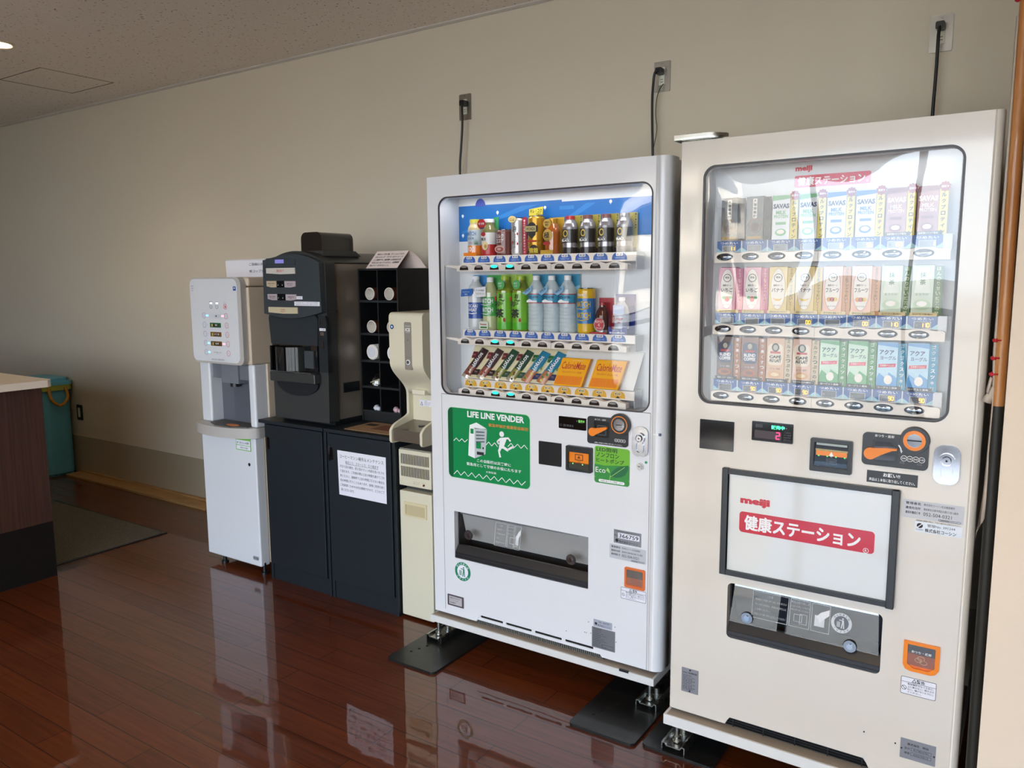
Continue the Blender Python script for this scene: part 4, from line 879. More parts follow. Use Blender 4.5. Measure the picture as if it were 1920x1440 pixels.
def thing_part(name, par, loc):
    o = bpy.data.objects.new(name, None); o.empty_display_size = .02; COL.objects.link(o); o.parent = par
    off = Vector(loc); p = par
    while p is not None: off -= p.location; p = p.parent
    o.location = off; return o
galv = M('galvanised', '#d2cfc9', .5, .3, noise=.15, nscale=14)
f, za, zb_ = port(-1.857, -1.262, .383, .574, YA, A, {'back': galv})
def flapy(z, y, za, zb_): return y + .006 + (z - za) / (zb_ - za) * .022 - .0012
def recycle(mb, cx, cz, r, y, fg, bg_, fn=None):
    mb.flat(ell(cx, cz, r, n=32), y, fg); mb.flat(ell(cx, cz, r * .70, n=32), y - .0003, bg_)
    mb.plate(ell(cx, cz, r, n=32), [ell(cx, cz, r * .93, n=32)[::-1]], y - .0006, y - .0003, bg_) if False else None
    for st, a0, a1, ro in (('のんだあとは', 2.5, .64, -1), ('リサイクル', 3.85, 5.57, 1)):
        for i, ch in enumerate(st):
            a = a0 + (a1 - a0) * i / (len(st) - 1); mb.text(ch, cx + r * .845 * math.cos(a), cz + r * .845 * math.sin(a), y - .0006, r * .2, bg_, rot=(a - PI / 2 if ro < 0 else a + PI / 2), bold=.02)
    u = r * .1; d = y - .0006
    mb.flat(ell(cx + 1.2 * u, cz + 4.3 * u, .9 * u, n=14), d, fg); mb.flat([(cx + .2 * u, cz + 3.1 * u), (cx + 2.2 * u, cz + 3.1 * u), (cx + 2.6 * u, cz - .4 * u), (cx + .6 * u, cz - .4 * u)], d, fg)
    for p, q_, w_ in (((cx + .9 * u, cz - .2 * u), (cx + .1 * u, cz - 5.2 * u), 1.1), ((cx + 2 * u, cz - .2 * u), (cx + 2.5 * u, cz - 5.2 * u), 1.1), ((cx + .8 * u, cz + 2.6 * u), (cx - 1.6 * u, cz + 2.8 * u), .8)): mb.flat(line(p, q_, w_ * u), d, fg)
    mb.flat(line((cx - 2.2 * u, cz + 2.4 * u), (cx - 1.2 * u, cz + 3.2 * u), 1. * u), d, fg)
    for k in range(4): mb.flat(line((cx - 4.2 * u + k * .93 * u, cz + .8 * u), (cx - 3.9 * u + k * .8 * u, cz - 4.2 * u), .4 * u), d, fg)
    for k in range(4): mb.flat(line((cx - 4.3 * u, cz + .8 * u - k * 1.5 * u), (cx - 1.3 * u, cz + .8 * u - k * 1.5 * u), .4 * u), d, fg)
def flapprint(f, y, za, zb_, x0, sx, withmark):
    s = MB(); n0 = len(s.v); pr = M('flap_print', '#c9ccce', .5); bk = M('flap_print_dark', '#4a505a', .4)
    h_ = (zb_ - za); zc = (za + zb_) / 2 + .006
    def fr(a, b, c, d):
        s.plate([(a, c), (b, c), (b, d), (a, d)], [[(a + .0012, c + .0012), (a + .0012, d - .0012), (b - .0012, d - .0012), (b - .0012, c + .0012)]], 0, .0002, pr)
    a, b = x0, x0 + .12 * sx; fr(a, b, zc - h_ * .33, zc + h_ * .33)
    s.text('注意', (a + b) / 2, zc + h_ * .25, 0, .007, pr); 
    for i, q_ in enumerate(('商品は１本毎に取り出してください', '特に大きな商品は、商品のとびだしに', 'ご注意ください。', '商品により奥へ手を入れないでください')): s.text(q_, a + .008, zc + h_ * (.14 - i * .12), 0, .006, pr, w=(b - a - .014) * (1, 1, .5, 1)[i], al='l')
    a, b = b + .004, b + .004 + .065 * sx; fr(a, b, zc - h_ * .33, zc + h_ * .33)
    s.text('商品の取り出し方', (a + b) / 2, zc + h_ * .26, 0, .006, pr, w=(b - a) * .9)
    for i, q_ in enumerate(('とびらを押して中から', '商品を取り出してください')): s.text(q_, (a + b) / 2, zc + h_ * (.16 - i * .08), 0, .0045, pr, w=(b - a) * .9)
    fr(a + .012, a + .035, zc - h_ * .2, zc - h_ * .02); fr(a + .028, a + .048, zc - h_ * .24, zc)
    a, b = b + .004, b + .004 + .058 * sx; fr(a, b, zc - h_ * .33, zc + h_ * .33); w_ = b - a
    s.flat([(a + w_ * .18, zc - h_ * .2), (a + w_ * .72, zc - h_ * .2), (a + w_ * .72, zc + h_ * .06), (a + w_ * .18, zc + h_ * .06)], .0, pr)
    s.flat([(a + w_ * .25, zc + h_ * .02), (a + w_ * .5, zc + h_ * .14), (a + w_ * .95, zc + h_ * .24), (a + w_ * .95, zc + h_ * .1), (a + w_ * .7, zc), (a + w_ * .45, zc - h_ * .12), (a + w_ * .38, zc - h_ * .02)], -.0004, M('flap_hand', '#dcdedf', .5))
    if withmark: recycle(s, b + .030, zc, .027, 0, pr, bk)
    s.v = [(v[0], flapy(v[2], y, za, zb_) + v[1] * 1.0, v[2]) for v in s.v]
    s.build('flap_print', f)
flapprint(f, YA, za, zb_, -1.675, .45, False)
for x, z in ((-1.797, .483), (-1.338, .474)): 
    s = MB(); yy = flapy(z, YA, za, zb_); s.cyl((x, z), .018, yy - .004, yy, M('flap_boss', '#8f8f90', .15, .9), ax='y', n=24, r2=.02); s.cyl((x, z), .008, yy - .006, yy - .003, chrome, ax='y', n=20); s.build('flap_boss', f)
# --- small plates and stickers
s = MB(); recycle(s, -1.819, .333, .0385, YA - .0005, M('recycle_green', '#11805a', .4), paper); s.build('recycle_sticker', A)
pg = M('plate_grey', '#8b8c92', .4, .3); pd = M('plate_dark', '#5f5458', .4, .2)
s = MB(); s.prism(rr(-1.897, -1.816, .180, .226, .003), YA - .0012, YA, pd); s.flat(rr(-1.889, -1.825, .186, .220, .001), YA - .0014, M('plate_pale', '#b8b2b4', .5))
for i, q_ in enumerate(('機種型式 KC-20X-50TC', '年　月　２０１９年', '製造番号')): s.text(q_, -1.885, .213 - i * .0095, YA - .0017, .006, ink, w=(.052, .04, .03)[i], al='l')
s.build('rating_plate', A)
s = MB(); s.prism(rr(-1.163, -1.061, .574, .622, .001), YA - .001, YA, pg); s.flat(rr(-1.147, -1.067, .593, .612, .001), YA - .0012, paper); s.text('366759', -1.107, .6025, YA - .0015, .014, ink, w=.072, bold=.01); s.text('No.', -1.154, .602, YA - .0014, .008, ink, w=.013); s.text('株式会社コーシン', -1.108, .582, YA - .0014, .009, ink, w=.07, bold=.01); s.flat(ell(-1.151, .584, .006), YA - .0013, ink); s.text('自動販売機の故障お問い合わせ', -1.112, .617, YA - .0014, .004, ink, w=.09)
s.build('number_plate', A)
def infosticker(x0, x1, z0, z1, y, par, m):
    s = MB(); s.flat(rr(x0, x1, z0, z1, .003), y - .0006, m); w_ = x1 - x0; h_ = z1 - z0
    for i, (a, b) in enumerate((('管理者名', '株式会社コーシン名古屋営業所'), ('連絡先住所', '愛知県名古屋市西区丸野2丁目12番地'), ('連絡先電話番号', '052-504-0321'))):
        z = z1 - h_ * (.17 + .26 * i); s.text(a, x0 + w_ * .05, z, y - .001, h_ * .15, ink, w=w_ * .25, al='l', bold=.012); s.text(b, x0 + w_ * .35, z, y - .001, h_ * (.13 if i < 2 else .19), ink, w=w_ * (.5, .56, .46)[i], al='l')
    s.plate(rr(x0 + w_ * .6, x1 - w_ * .04, z0 + h_ * .03, z0 + h_ * .13, h_ * .04), [rr(x0 + w_ * .605, x1 - w_ * .045, z0 + h_ * .045, z0 + h_ * .115, h_ * .03)[::-1]], y - .001, y - .0006, ink); s.text('自動販売機統一ステッカー', x0 + w_ * .78, z0 + h_ * .08, y - .0012, h_ * .06, ink, w=w_ * .3)
    s.build('contact_sticker', par)
infosticker(-1.179, -1.043, .5175, .568, YA, A, M('sticker_silver', '#c4c5ca', .35))
def warnsticker(x0, x1, z0, z1, y, par):
    s = MB(); w_ = x1 - x0; h_ = z1 - z0; s.plate(rr(x0, x1, z0, z1, .004), [rr(x0 + .001, x1 - .001, z0 + .001, z1 - .001, .0035)[::-1]], y - .0008, y - .0004, ink); s.flat(rr(x0, x1, z0, z1, .004), y - .0004, paper)
    s.flat(rr(x0, x1, z1 - h_ * .3, z1 - h_ * .28), y - .0008, ink); s.text('警告', (x0 + x1) / 2 + w_ * .06, z1 - h_ * .15, y - .0009, h_ * .2, ink, bold=.02); cx, cz = (x0 + x1) / 2 - w_ * .12, z1 - h_ * .16
    s.plate([(cx - h_ * .12, cz - h_ * .09), (cx + h_ * .12, cz - h_ * .09), (cx, cz + h_ * .12)], [[(cx - h_ * .08, cz - h_ * .065), (cx, cz + h_ * .07), (cx + h_ * .08, cz - h_ * .065)]], y - .0009, y - .0005, ink)
    ringf(s, x0 + w_ * .1, z0 + h_ * .36, h_ * .13, ink, y - .0006); s.flat(line((x0 + w_ * .1 - h_ * .08, z0 + h_ * .44), (x0 + w_ * .1 + h_ * .08, z0 + h_ * .28), h_ * .03), y - .0009, ink)
    for i, q_ in enumerate(('転倒事故を防ぐために、', '上に乗らない、揺さぶら', 'ない、傾けないようにし', 'てください。')): s.text(q_, x0 + w_ * .2, z1 - h_ * (.38 + .155 * i), y - .0009, h_ * .11, ink, w=w_ * (.74 if i < 3 else .4), al='l', bold=.01)
    s.build('warning_sticker', par)
warnsticker(-1.134, -1.040, .380, .421, YA, A)
s = MB(); s.plate(rr(-1.120, -1.044, .424, .497, .006), [rr(-1.112, -1.052, .434, .489, .004)[::-1]], YA - .004, YA + .001, orangetr); s.build('coin_return_frame', A, bevel=.001)
s = MB(); s.flat(rr(-1.112, -1.052, .434, .489), YA - .0006, M('coin_cup_dark', '#6c5a52', .4)); s.flat(rr(-1.112, -1.052, .434, .460), YA - .0009, orangetr); s.flat(rr(-1.11, -1.054, .436, .487), YA - .0025, smoke); s.build('coin_return_cup', A)
s = MB(); s.prism(rr(-1.239, -1.166, .253, .279, .001), YA - .001, YA, M('plate_bluegrey', '#a6aab8', .4)); s.text('株式会社コーシン', -1.197, .260, YA - .0013, .008, ink, w=.05); s.text('No. 366759', -1.197, .272, YA - .0013, .006, ink, w=.04); s.flat(ell(-1.229, .264, .005), YA - .0012, ink); s.build('owner_plate', A)
s = MB(); s.prism(rr(-1.245, -1.154, .174, .250, .001), YA - .001, YA, M('plate_darkgrey', '#76777c', .4, .2)); s.text('Panasonic', -1.222, .244, YA - .0013, .005, ink, w=.03, bold=.01)
for i in range(9): s.text(('食品自動販売機 冷却装置', '定格電圧 100V', '定格周波数 50/60Hz')[i % 3], -1.24, .236 - i * .0068, YA - .0013, .0038, ink, w=.03 + .012 * (i % 3), al='l')
s.plate(rr(-1.205, -1.16, .180, .192), [rr(-1.2043, -1.1607, .1807, .1913)[::-1]], YA - .0013, YA - .001, ink); s.build('spec_plate', A)
for x, z in ((-1.259, .262), (-1.155, .268), (-1.274, .220), (-1.268, .2195), (-1.25, .222), (-1.15, .214), (-1.35, .205)): MB().cyl((x, z), .0016, YA - .0012, YA, seam, ax='y', n=8).build('screw', A)
# bottom grille behind the door cut-out
s = MB(); s.box(-1.76, -1.20, YA + .012, YA + .014, .128, .18, M('grille_black', '#1f1e1d', .6))
for i in range(70): x = -1.755 + i * .0079; s.box(x, x + .003, YA + .008, YA + .012, .128, .158, M('grille_grey', '#75736d', .5))
for i in range(5):
    pass
s.build('air_grille', A)
s = MB(); P = [(-1.752, .148), (-1.736, .172), (-1.227, .172), (-1.209, .148)]
for a, b in ((-1.74, -1.628), (-1.612, -1.495), (-1.479, -1.362), (-1.346, -1.235)): pass
s.plate([(-1.75, .151), (-1.735, .176), (-1.228, .176), (-1.212, .151)], [rr(a, b, .163, .172, .002, 2)[::-1] for a, b in ((-1.735, -1.63), (-1.615, -1.50), (-1.485, -1.37), (-1.355, -1.24))], YA + .001, YA + .005, white); s.build('vent_bar', A)
# base frame, feet
s = MB(); s.box(-1.968, -.997, -.805, -.10, .104, .130, M('base_white', '#dcdad6', .4)); s.box(-1.96, -1.005, -.80, -.12, .1302, .1315, M('base_dust', '#9d8f80', .9)); s.build('base_frame', A, bevel=.002)
s = MB(); s.box(-1.125, -1.09, -.8065, -.80, .126, .134, black); s.build('base_clip', A)
def footset(x, y, par, big=0):
    f = thing_part('levelling_foot', par, (x, y, .01)); s = MB(); s.cyl((x, y), .0085, .03, .104, zinc, n=16); s.cyl((x, y), .015, .030, .042, zinc, n=6); s.cyl((x, y), .005, .012, .03, zinc, n=12); s.build('bolt', f)
    s = MB(); w_ = .034; P = [(-w_ - .004, .010), (-w_ - .004, .034), (-w_ + .004, .036), (-w_ + .012, .027), (w_ - .012, .027), (w_ - .004, .036), (w_ + .004, .034), (w_ + .004, .010), (w_ + .001, .010), (w_ + .001, .031), (w_ - .005, .032), (w_ - .011, .023), (-w_ + .011, .023), (-w_ + .005, .032), (-w_ - .001, .031), (-w_ - .001, .010)]
    s.prism([(x + p_[0], p_[1]) for p_ in P], y - .035, y + .22, zinc); s.cyl((x, y + .06), .022, .027, .031, zinc, n=20); s.cyl((x, y + .06), .011, .031, .045, zinc, n=6); s.build('floor_bracket', f)
footset(-1.962, -.76, A); footset(-1.028, -.76, A)
def floorplate(x0, x1, y0, y1, label):
    s = MB(); s.prism([(x0, y1), (x0, y0 + .012), (x0 + .012, y0), (x1 - .012, y0), (x1, y0 + .012), (x1, y1)], .0, .0095, blackm, ax='z')
    t = thing('steel_floor_plate', label, 'floor plate', ((x0 + x1) / 2, (y0 + y1) / 2, 0), 'black steel plates under the machine feet')
    s.build('plate', t, bevel=.004)
    q = MB()
    for k in range(4): q.cyl((x0 + .05 + k * .012, y0 + .09 + k * .035), .006, .0096, .0099, M('hole_black', '#050505', .8), n=14)
    q.build('bolt_hole', t)
floorplate(-2.035, -1.80, -.998, -.30, 'black steel plate under the left foot of the left vending machine')
floorplate(-1.212, -.974, -1.012, -.30, 'black steel plate under the right foot of the left vending machine')
floorplate(-.958, -.722, -.99, -.30, 'black steel plate under the left foot of the right vending machine')

# ================================================================== SAMPLES IN THE LEFT MACHINE
YC = -.687
def cardm(name, c): return M('card_' + name, c, .4, coat=.3)
def backcard(par, x0, x1, z0, z1, m, y=-.656):
    return MB().prism(rr(x0, x1, z0, z1, .001, 1), y - .0015, y, m).build('backing_card', par)
Z1, Z2 = ST[0][1] + .0005, ST[1][1] + .0005
G1, G2, G3 = 'drink samples on the top shelf of the left machine', 'drink samples on the middle shelf of the left machine', 'snack samples on the slanted bottom board'
glas = M('clear_plastic', '#cfd8da', .12, coat=.6, trans=.35)
def bottle(name, label, cat, x, z0, h, r, prof, group, capc=None):
    """prof: [(radius factor, height 0..1, material)]"""
    t = thing(name, label, cat, (x, YC, z0), group)
    MB().lathe(x, YC, [(r * p[0], z0 + h * p[1]) + ((p[2],) if len(p) > 2 else ()) for p in prof], glas, 22).build('body', t)
    if capc:
        zc = prof[-1][1]; rc = r * prof[-1][0]
        MB().lathe(x, YC, [(rc * 1.08, z0 + h * (zc - .075)), (rc * 1.08, z0 + h * (zc + .01)), (rc * .9, z0 + h * (zc + .018))], capc, 18).build('cap', t)
    return t
def wrap(par, x, r, items, name='label'):
    """items: (text, z, height, material, width or None, bold, offset)"""
    s = MB()
    for it in items: s.text(it[0], x + (it[6] if len(it) > 6 else 0), it[1], 0, it[2], it[3], w=it[4] if len(it) > 4 else None, bold=it[5] if len(it) > 5 else .02, bend=(x, YC, r + .0007))
    return s.build(name, par)
def band(par, x, r, z0, z1, m, name='label', n=22):
    return MB().lathe(x, YC, [(r + .0004, z0), (r + .0004, z1)], m, n).build(name, par)
# top shelf -----------------------------------------------------------
x = -1.806; r = .029
juice = M('juice_orange', '#e8862a', .2, coat=.6); pale = M('juice_pale', '#cdb98a', .15, coat=.6)
t = bottle('juice_bottle', 'small juice bottle with yellow cap and orange base, far left of top shelf', 'juice bottle', x, Z1, .139, r,
           [(.95, 0, juice), (1, .04, juice), (1, .28, M('label_palegrey', '#b9c5cb', .3)), (1, .70, pale), (.95, .76, pale), (.72, .84, pale), (.66, .97)], G1, M('cap_yellow', '#c9c23c', .35))
wrap(t, x, r, [('MATCH', Z1 + .083, .015, M('ink_blue', '#2f6aa8', .5), .042), ('SOUR', Z1 + .065, .008, MATS['ink_blue'], .03), ('ビタミン', Z1 + .048, .008, M('ink_red', '#c23a2c', .5), .025), ('100', Z1 + .025, .018, whiteink, .03)])
MB().prism(rr(x - .033, x + .028, Z1, Z1 + .012, .002), YC - .032, YC - .030, juice).build('front_card', t)
s = MB(); gl_ = M('leaf_print', '#2f7a34', .4)
for k in range(5): s.flat([(x + .018 + .003 * k, Z1 + .042), (x + .021 + .003 * k, Z1 + .042), (x + .012 + .006 * k, Z1 + .066 - abs(k - 2) * .003)], YC - .0305, gl_)
s.build('pineapple_leaf_print', t)
x = -1.740; r = .031
redp, wht = M('label_red', '#b02a2c', .3), M('label_white', '#d6d4d2', .3)
t = bottle('fruit_drink_bottle', 'apple drink bottle with pale label and round red badge', 'drink bottle', x, Z1, .137, r,
           [(.95, 0, redp), (1, .04, redp), (1, .30, wht), (1, .62, M('glass_olive', '#7d7a4a', .15, coat=.6)), (.95, .70, MATS['glass_olive']), (.66, .82, MATS['glass_olive']), (.62, .97)], G1, whiteink)
s = MB(); s.flat(ell(x + .002, Z1 + .036, .013, .016), YC - r - .0012, M('apple_cream', '#e5d3a0', .4)); s.flat(ell(x + .004, Z1 + .034, .006, .007), YC - r - .0016, M('apple_core', '#b98f4c', .4)); s.flat(ell(x - .006, Z1 + .079, .010, .008), YC - r - .001, redp); s.text('贅沢', x - .004, Z1 + .060, YC - r - .0015, .011, ink, w=.02, bold=.03); s.build('label_print', t)
s = MB(); s.cyl((x - .009, Z1 + .116), .0185, YC - r - .008, YC - r - .0065, redp, ax='y', n=24); s.text('新発売', x - .009, Z1 + .117, YC - r - .0085, .008, whiteink, w=.026, bold=.03); s.flat([(x - .02, Z1 + .103), (x + .006, Z1 + .103), (x + .001, Z1 + .098), (x - .014, Z1 + .098)], YC - r - .0083, M('navy', '#2a2f5a', .4)); s.cyl((x - .009, Z1 + .116), .0015, YC - r - .0065, YC - .02, chrome, ax='y', n=8); s.build('round_badge', t)
MB().prism(rr(x + .012, x + .036, Z1 + .092, Z1 + .142, .002), YC + .010, YC + .0115, M('card_greenfoil', '#3f9a63', .25, .4)).build('backing_card', t)
x = -1.670; r = .031; coc = M('cocoa_brown', '#6d3a35', .3, coat=.3)
def can(name, label, x, z0, h, r, m, group, cat='drink can', top=None):
    t = thing(name, label, cat, (x, YC, z0), group)
    MB().lathe(x, YC, [(r * .86, z0), (r * .98, z0 + .004), (r, z0 + .008), (r, z0 + h - .009), (r * .9, z0 + h - .003)], m, 24).build('body', t)
    MB().lathe(x, YC, [(r * .90, z0 + h - .003), (r * .92, z0 + h), (r * .86, z0 + h), (r * .86, z0 + h - .003), (.0005, z0 + h - .003)], top or chrome, 24).build('can_top', t)
    return t
t = can('cocoa_can', 'short brown cocoa can with red swirl print', x, Z1, .094, r, coc, G1)
wrap(t, x, r, [('ミルク', Z1 + .070, .014, whiteink, .034, .03, -.004), ('ココア', Z1 + .052, .013, whiteink, .034, .03, -.004)])
s = MB(); s.flat(ell(x - .002, Z1 + .022, .022, .014), YC - r - .001, M('swirl_pink', '#c9a49a', .4)); s.flat(ell(x - .002, Z1 + .021, .017, .009), YC - r - .0014, M('swirl_red', '#96403c', .4)); s.flat(ell(x - .004, Z1 + .022, .009, .005), YC - r - .0018, MATS['swirl_pink']); s.build('swirl_print', t)
x = -1.611; r = .0255
t = can('white_coffee_can', 'slim silver white coffee can with round cream badge on top', x, Z1, .134, r, M('can_silver', '#b4b0ae', .28, .35), G1)
s = MB()
for i, ch in enumerate('白いカフェラテ'): s.text(ch, x + .002, Z1 + .096 - i * .0115, YC - r - .0012, .014 if i == 0 else .009, ink, bold=.03)
for dx, dz in ((.014, .075), (-.008, .045), (.014, .04)): s.flat(ell(x + dx, Z1 + dz, .0032, .0045), YC - r - .0012, redp)
s.build('label_print', t)
s = MB(); s.prism(ell(x - .006, Z1 + .128, .017, .012), YC - r - .006, YC - r - .0045, M('badge_cream', '#e6cf8c', .4)); s.text('えらべる', x - .006, Z1 + .131, YC - r - .0065, .005, ink, w=.02); s.text('新発売', x - .006, Z1 + .124, YC - r - .0065, .006, ink, w=.02, bold=.03); s.build('round_badge', t)
s = MB(); s.prism([(-1.583, Z1 + .001), (-1.578, Z1), (-1.566, Z1 + .004), (-1.566, Z1 + .132), (-1.574, Z1 + .137), (-1.585, Z1 + .128)], YC - .012, YC - .0105, M('strip_red', '#a81e34', .35, coat=.3))
for i, ch in enumerate('◎すっきり微糖氷冷サイズ'): s.text(ch, -1.5755, Z1 + .122 - i * .0102, YC - .0125, .0075, whiteink, bold=.02)
s.box(-1.58, -1.572, YC - .0105, -.66, Z1 + .001, Z1 + .003, redp)
t2 = tag(s.build('promotion_strip'), 'narrow red vertical promotion strip beside the silver coffee can', 'promotion card', G1)
x = -1.532; r = .031; gold = M('can_gold', '#b3841f', .28, .45)
t = can('coffee_can', 'gold coffee can with a yellow sign standing above it', x, Z1, .137, r, gold, G1)
s = MB(); d = YC - r - .0012; s.flat(ell(x, Z1 + .090, .020, .024), d, ink); s.flat(rr(x - .029, x + .026, Z1 + .079, Z1 + .102), d - .0004, M('label_blackish', '#2b2620', .4)); s.flat(rr(x - .027, x + .018, Z1 + .081, Z1 + .100), d - .0007, M('label_goldpale', '#c9b878', .35)); s.text('WONDA', x - .004, Z1 + .0905, d - .001, .012, ink, w=.038, bold=.02)
s.flat([(x - .018, Z1 + .072), (x + .018, Z1 + .072), (x, Z1 + .055)], d - .0003, ink); s.flat(rr(x - .020, x + .020, Z1 + .044, Z1 + .050), d, redp); s.flat(ell(x + .008, Z1 + .004, .024, .03, a0=0, a1=PI), d - .0003, MATS['label_blackish']); s.text('微糖', x + .008, Z1 + .014, d - .0008, .018, M('ink_yellow', '#e0c63a', .4), bold=.03); s.build('label_print', t)
s = MB(); s.prism([(x - .034, Z1 + .136), (x + .024, Z1 + .142), (x + .026, Z1 + .170), (x - .033, Z1 + .163)], YC + .004, YC + .0055, M('sign_yellow', '#cdbb3c', .4)); s.text('キレ・コク', x - .004, Z1 + .156, YC + .0035, .014, ink, w=.050, bold=.03); s.text('際立つ', x + .008, Z1 + .144, YC + .0035, .006, ink, w=.02, bold=.03); s.box(x - .002, x + .002, YC + .0055, -.655, Z1 + .14, Z1 + .142, cupw); s.build('sign', t)
x = -1.463; r = .0285; amb = M('tea_amber', '#a5561c', .15, coat=.6)
t = bottle('coffee_bottle', 'amber coffee bottle with gold backing card and round gold badge', 'drink bottle', x, Z1, .126, r, [(.95, 0, amb), (1, .05, amb), (1, .62, amb), (.9, .72, amb), (.62, .84, M('gold_neck', '#b08a3a', .3, .4)), (.6, .97)], G1, gold)
backcard(t, x - .031, x + .031, Z1, Z1 + .131, M('card_gold', '#c49c34', .3, .3)); MB().prism(rr(x - .033, x + .018, Z1, Z1 + .014, .001), YC - .031, YC - .0295, MATS['card_gold']).build('front_card', t)
s = MB(); d = YC - r - .0012; s.flat(ell(x - .004, Z1 + .066, .019, .021), d, M('label_gold2', '#c9a64a', .35)); s.text('極', x - .008, Z1 + .066, d - .0005, .022, ink, bold=.03); s.flat(rr(x - .022, x + .006, Z1 + .032, Z1 + .042), d, redp); s.text('微糖', x - .006, Z1 + .048, d - .0005, .008, ink); s.cyl((x - .002, Z1 + .106), .0155, d - .008, d - .006, MATS['label_gold2'], ax='y', n=24); s.text('深煎り', x - .002, Z1 + .110, d - .0085, .007, ink, w=.02, bold=.03); s.text('微糖', x - .002, Z1 + .101, d - .0085, .007, ink, bold=.03); s.build('label_print', t)
silv = M('bottle_silver', '#9a979a', .25, .55); blk = M('label_black', '#1d1a1a', .35, coat=.3)
for i, (x, lb, cap_) in enumerate(((-1.391, 'black label coffee bottle with a red cap, just right of the amber bottle', redp), (-1.321, 'black label coffee bottle with grey cap, second of the black ones', M('cap_greyred', '#7a4a48', .4)), (-1.250, 'black label coffee bottle third in its row, partly lost in the window reflection', cap_g if False else MATS['cap_greyred'] if 'cap_greyred' in MATS else silv), (-1.181, 'black label coffee bottle at the right end of the top shelf', silv))):
    r = .028
    t = bottle('black_coffee_bottle', lb, 'coffee bottle', x, Z1, .131, r, [(.98, 0, blk), (1, .16, silv), (1, .28, blk), (1, .64, silv), (.98, .70, silv), (.85, .80, silv), (.6, .88, silv), (.55, .98)], G1, cap_)
    s = MB(); d = YC - r - .0012; s.flat(ell(x - .004, Z1 + .069, .009, .0125), d, M('oval_gold', '#c9ae58', .3, .3)); s.flat(ell(x - .004, Z1 + .069, .0055, .008), d - .0004, blk); s.text("TULLY'S COFFEE", x - .002, Z1 + .052, d - .0003, .0035, whiteink, w=.022); s.text('BLACK', x - .002, Z1 + .045, d - .0004, .0085, whiteink, w=.030, bold=.03); s.flat(ell(x, Z1 + .098, .003), d + .004, redp); s.build('label_print', t)
    backcard(t, x - .032, x + .0335, Z1, Z1 + .134, M('card_olive', '#9c8f3e', .4)); 
    s = MB(); 
    for k, ch in enumerate('香り豊か無糖'): s.text(ch, x + .027, Z1 + .128 - k * .009, -.6578, .0065, ink, bold=.02)
    s.flat(rr(x - .031, x + .031, Z1, Z1 + .018), -.6577, M('card_brown', '#3a241c', .4)); s.build('card_print', t)
# middle shelf --------------------------------------------------------
x = -1.805; r = .031; pw = M('isotonic_white', '#c9ced2', .18, coat=.6); pbl = M('label_ionblue', '#2d55a5', .3, coat=.3)
t = bottle('sports_drink_bottle', 'white sports drink bottle with dark blue label at the left end', 'drink bottle', x, Z2, .205, r, [(.85, 0, pw), (1, .05, pw), (1, .20, pbl), (1, .50, pw), (1, .70, pw), (.85, .80, pw), (.48, .88, pw), (.42, .97)], G2, whiteink)
wrap(t, x, r, [('POCARI', Z2 + .089, .012, whiteink, .050, .02), ('SWEAT', Z2 + .074, .012, whiteink, .045, .02)])
s = MB(); s.flat([(x - .026, Z2 + .064), (x, Z2 + .058), (x + .026, Z2 + .061), (x + .026, Z2 + .064), (x, Z2 + .061)], YC - r - .0015, whiteink); s.prism([(x - .048, Z2 + .124), (x - .045, Z2 + .152), (x + .008, Z2 + .155), (x + .010, Z2 + .138), (x, Z2 + .128)], YC - r - .004, YC - r - .0025, M('tag_paleblue', '#2a66b4', .35)); s.text('イオンサプライ', x - .022, Z2 + .142, YC - r - .0045, .006, whiteink, w=.034); s.text('飲料', x - .022, Z2 + .133, YC - r - .0045, .006, whiteink); s.build('blue_flag', t)
backcard(t, x - .033, x + .032, Z2 + .15, Z2 + .206, M('card_blue', '#3f8cc9', .4))
x = -1.738; r = .030; yel = M('soda_pale', '#cdd3a0', .15, coat=.6, trans=.2); gm = M('label_green', '#3f9f4a', .3, coat=.3)
t = bottle('soda_bottle', 'green label soda bottle with white cap and small white price flags', 'drink bottle', x, Z2, .200, r, [(.85, 0, yel), (1, .05, yel), (1, .26, gm), (1, .62, yel), (.95, .70, yel), (.6, .84, yel), (.42, .90, yel), (.42, .97)], G2, whiteink)
wrap(t, x, r, [('MATCH', Z2 + .109, .018, whiteink, .056, .03), ('MATCH', Z2 + .075, .018, whiteink, .056, .03)])
s = MB()
for z in (Z2 + .094, Z2 + .060): s.flat([(x - .024, z + .002), (x, z - .003), (x + .024, z + .002), (x + .026, z + .004), (x, z)], YC - r - .0015, whiteink)
s.prism([(x - .046, Z2 + .122), (x - .048, Z2 + .158), (x + .002, Z2 + .163), (x + .003, Z2 + .126)], YC - r - .0055, YC - r - .004, paper); s.text('すっきり爽やか', x - .022, Z2 + .148, YC - r - .006, .007, gl_, w=.038, bold=.03); s.text('マスカット', x - .022, Z2 + .136, YC - r - .006, .008, M('ink_lime', '#8aa82e', .5), w=.038, bold=.05)
s.prism(rr(x - .030, x + .012, Z2 + .002, Z2 + .032, .008), YC - r - .004, YC - r - .0025, M('flag_palegreen', '#d3dfcf', .5)); s.text('Sweetest', x - .010, Z2 + .021, YC - r - .0045, .007, redp, w=.03, bold=.03); s.flat(rr(x - .024, x + .006, Z2 + .006, Z2 + .012), YC - r - .0045, gl_); s.build('price_flags', t)
backcard(t, x - .033, x + .0325, Z2, Z2 + .206, M('card_green', '#3fa24e', .4))
teal_ = M('tea_green', '#8a9a2c', .15, coat=.6); tlab = M('label_tea', '#74b82e', .3, coat=.3); tlab2 = M('label_teadark', '#4fae2a', .3)
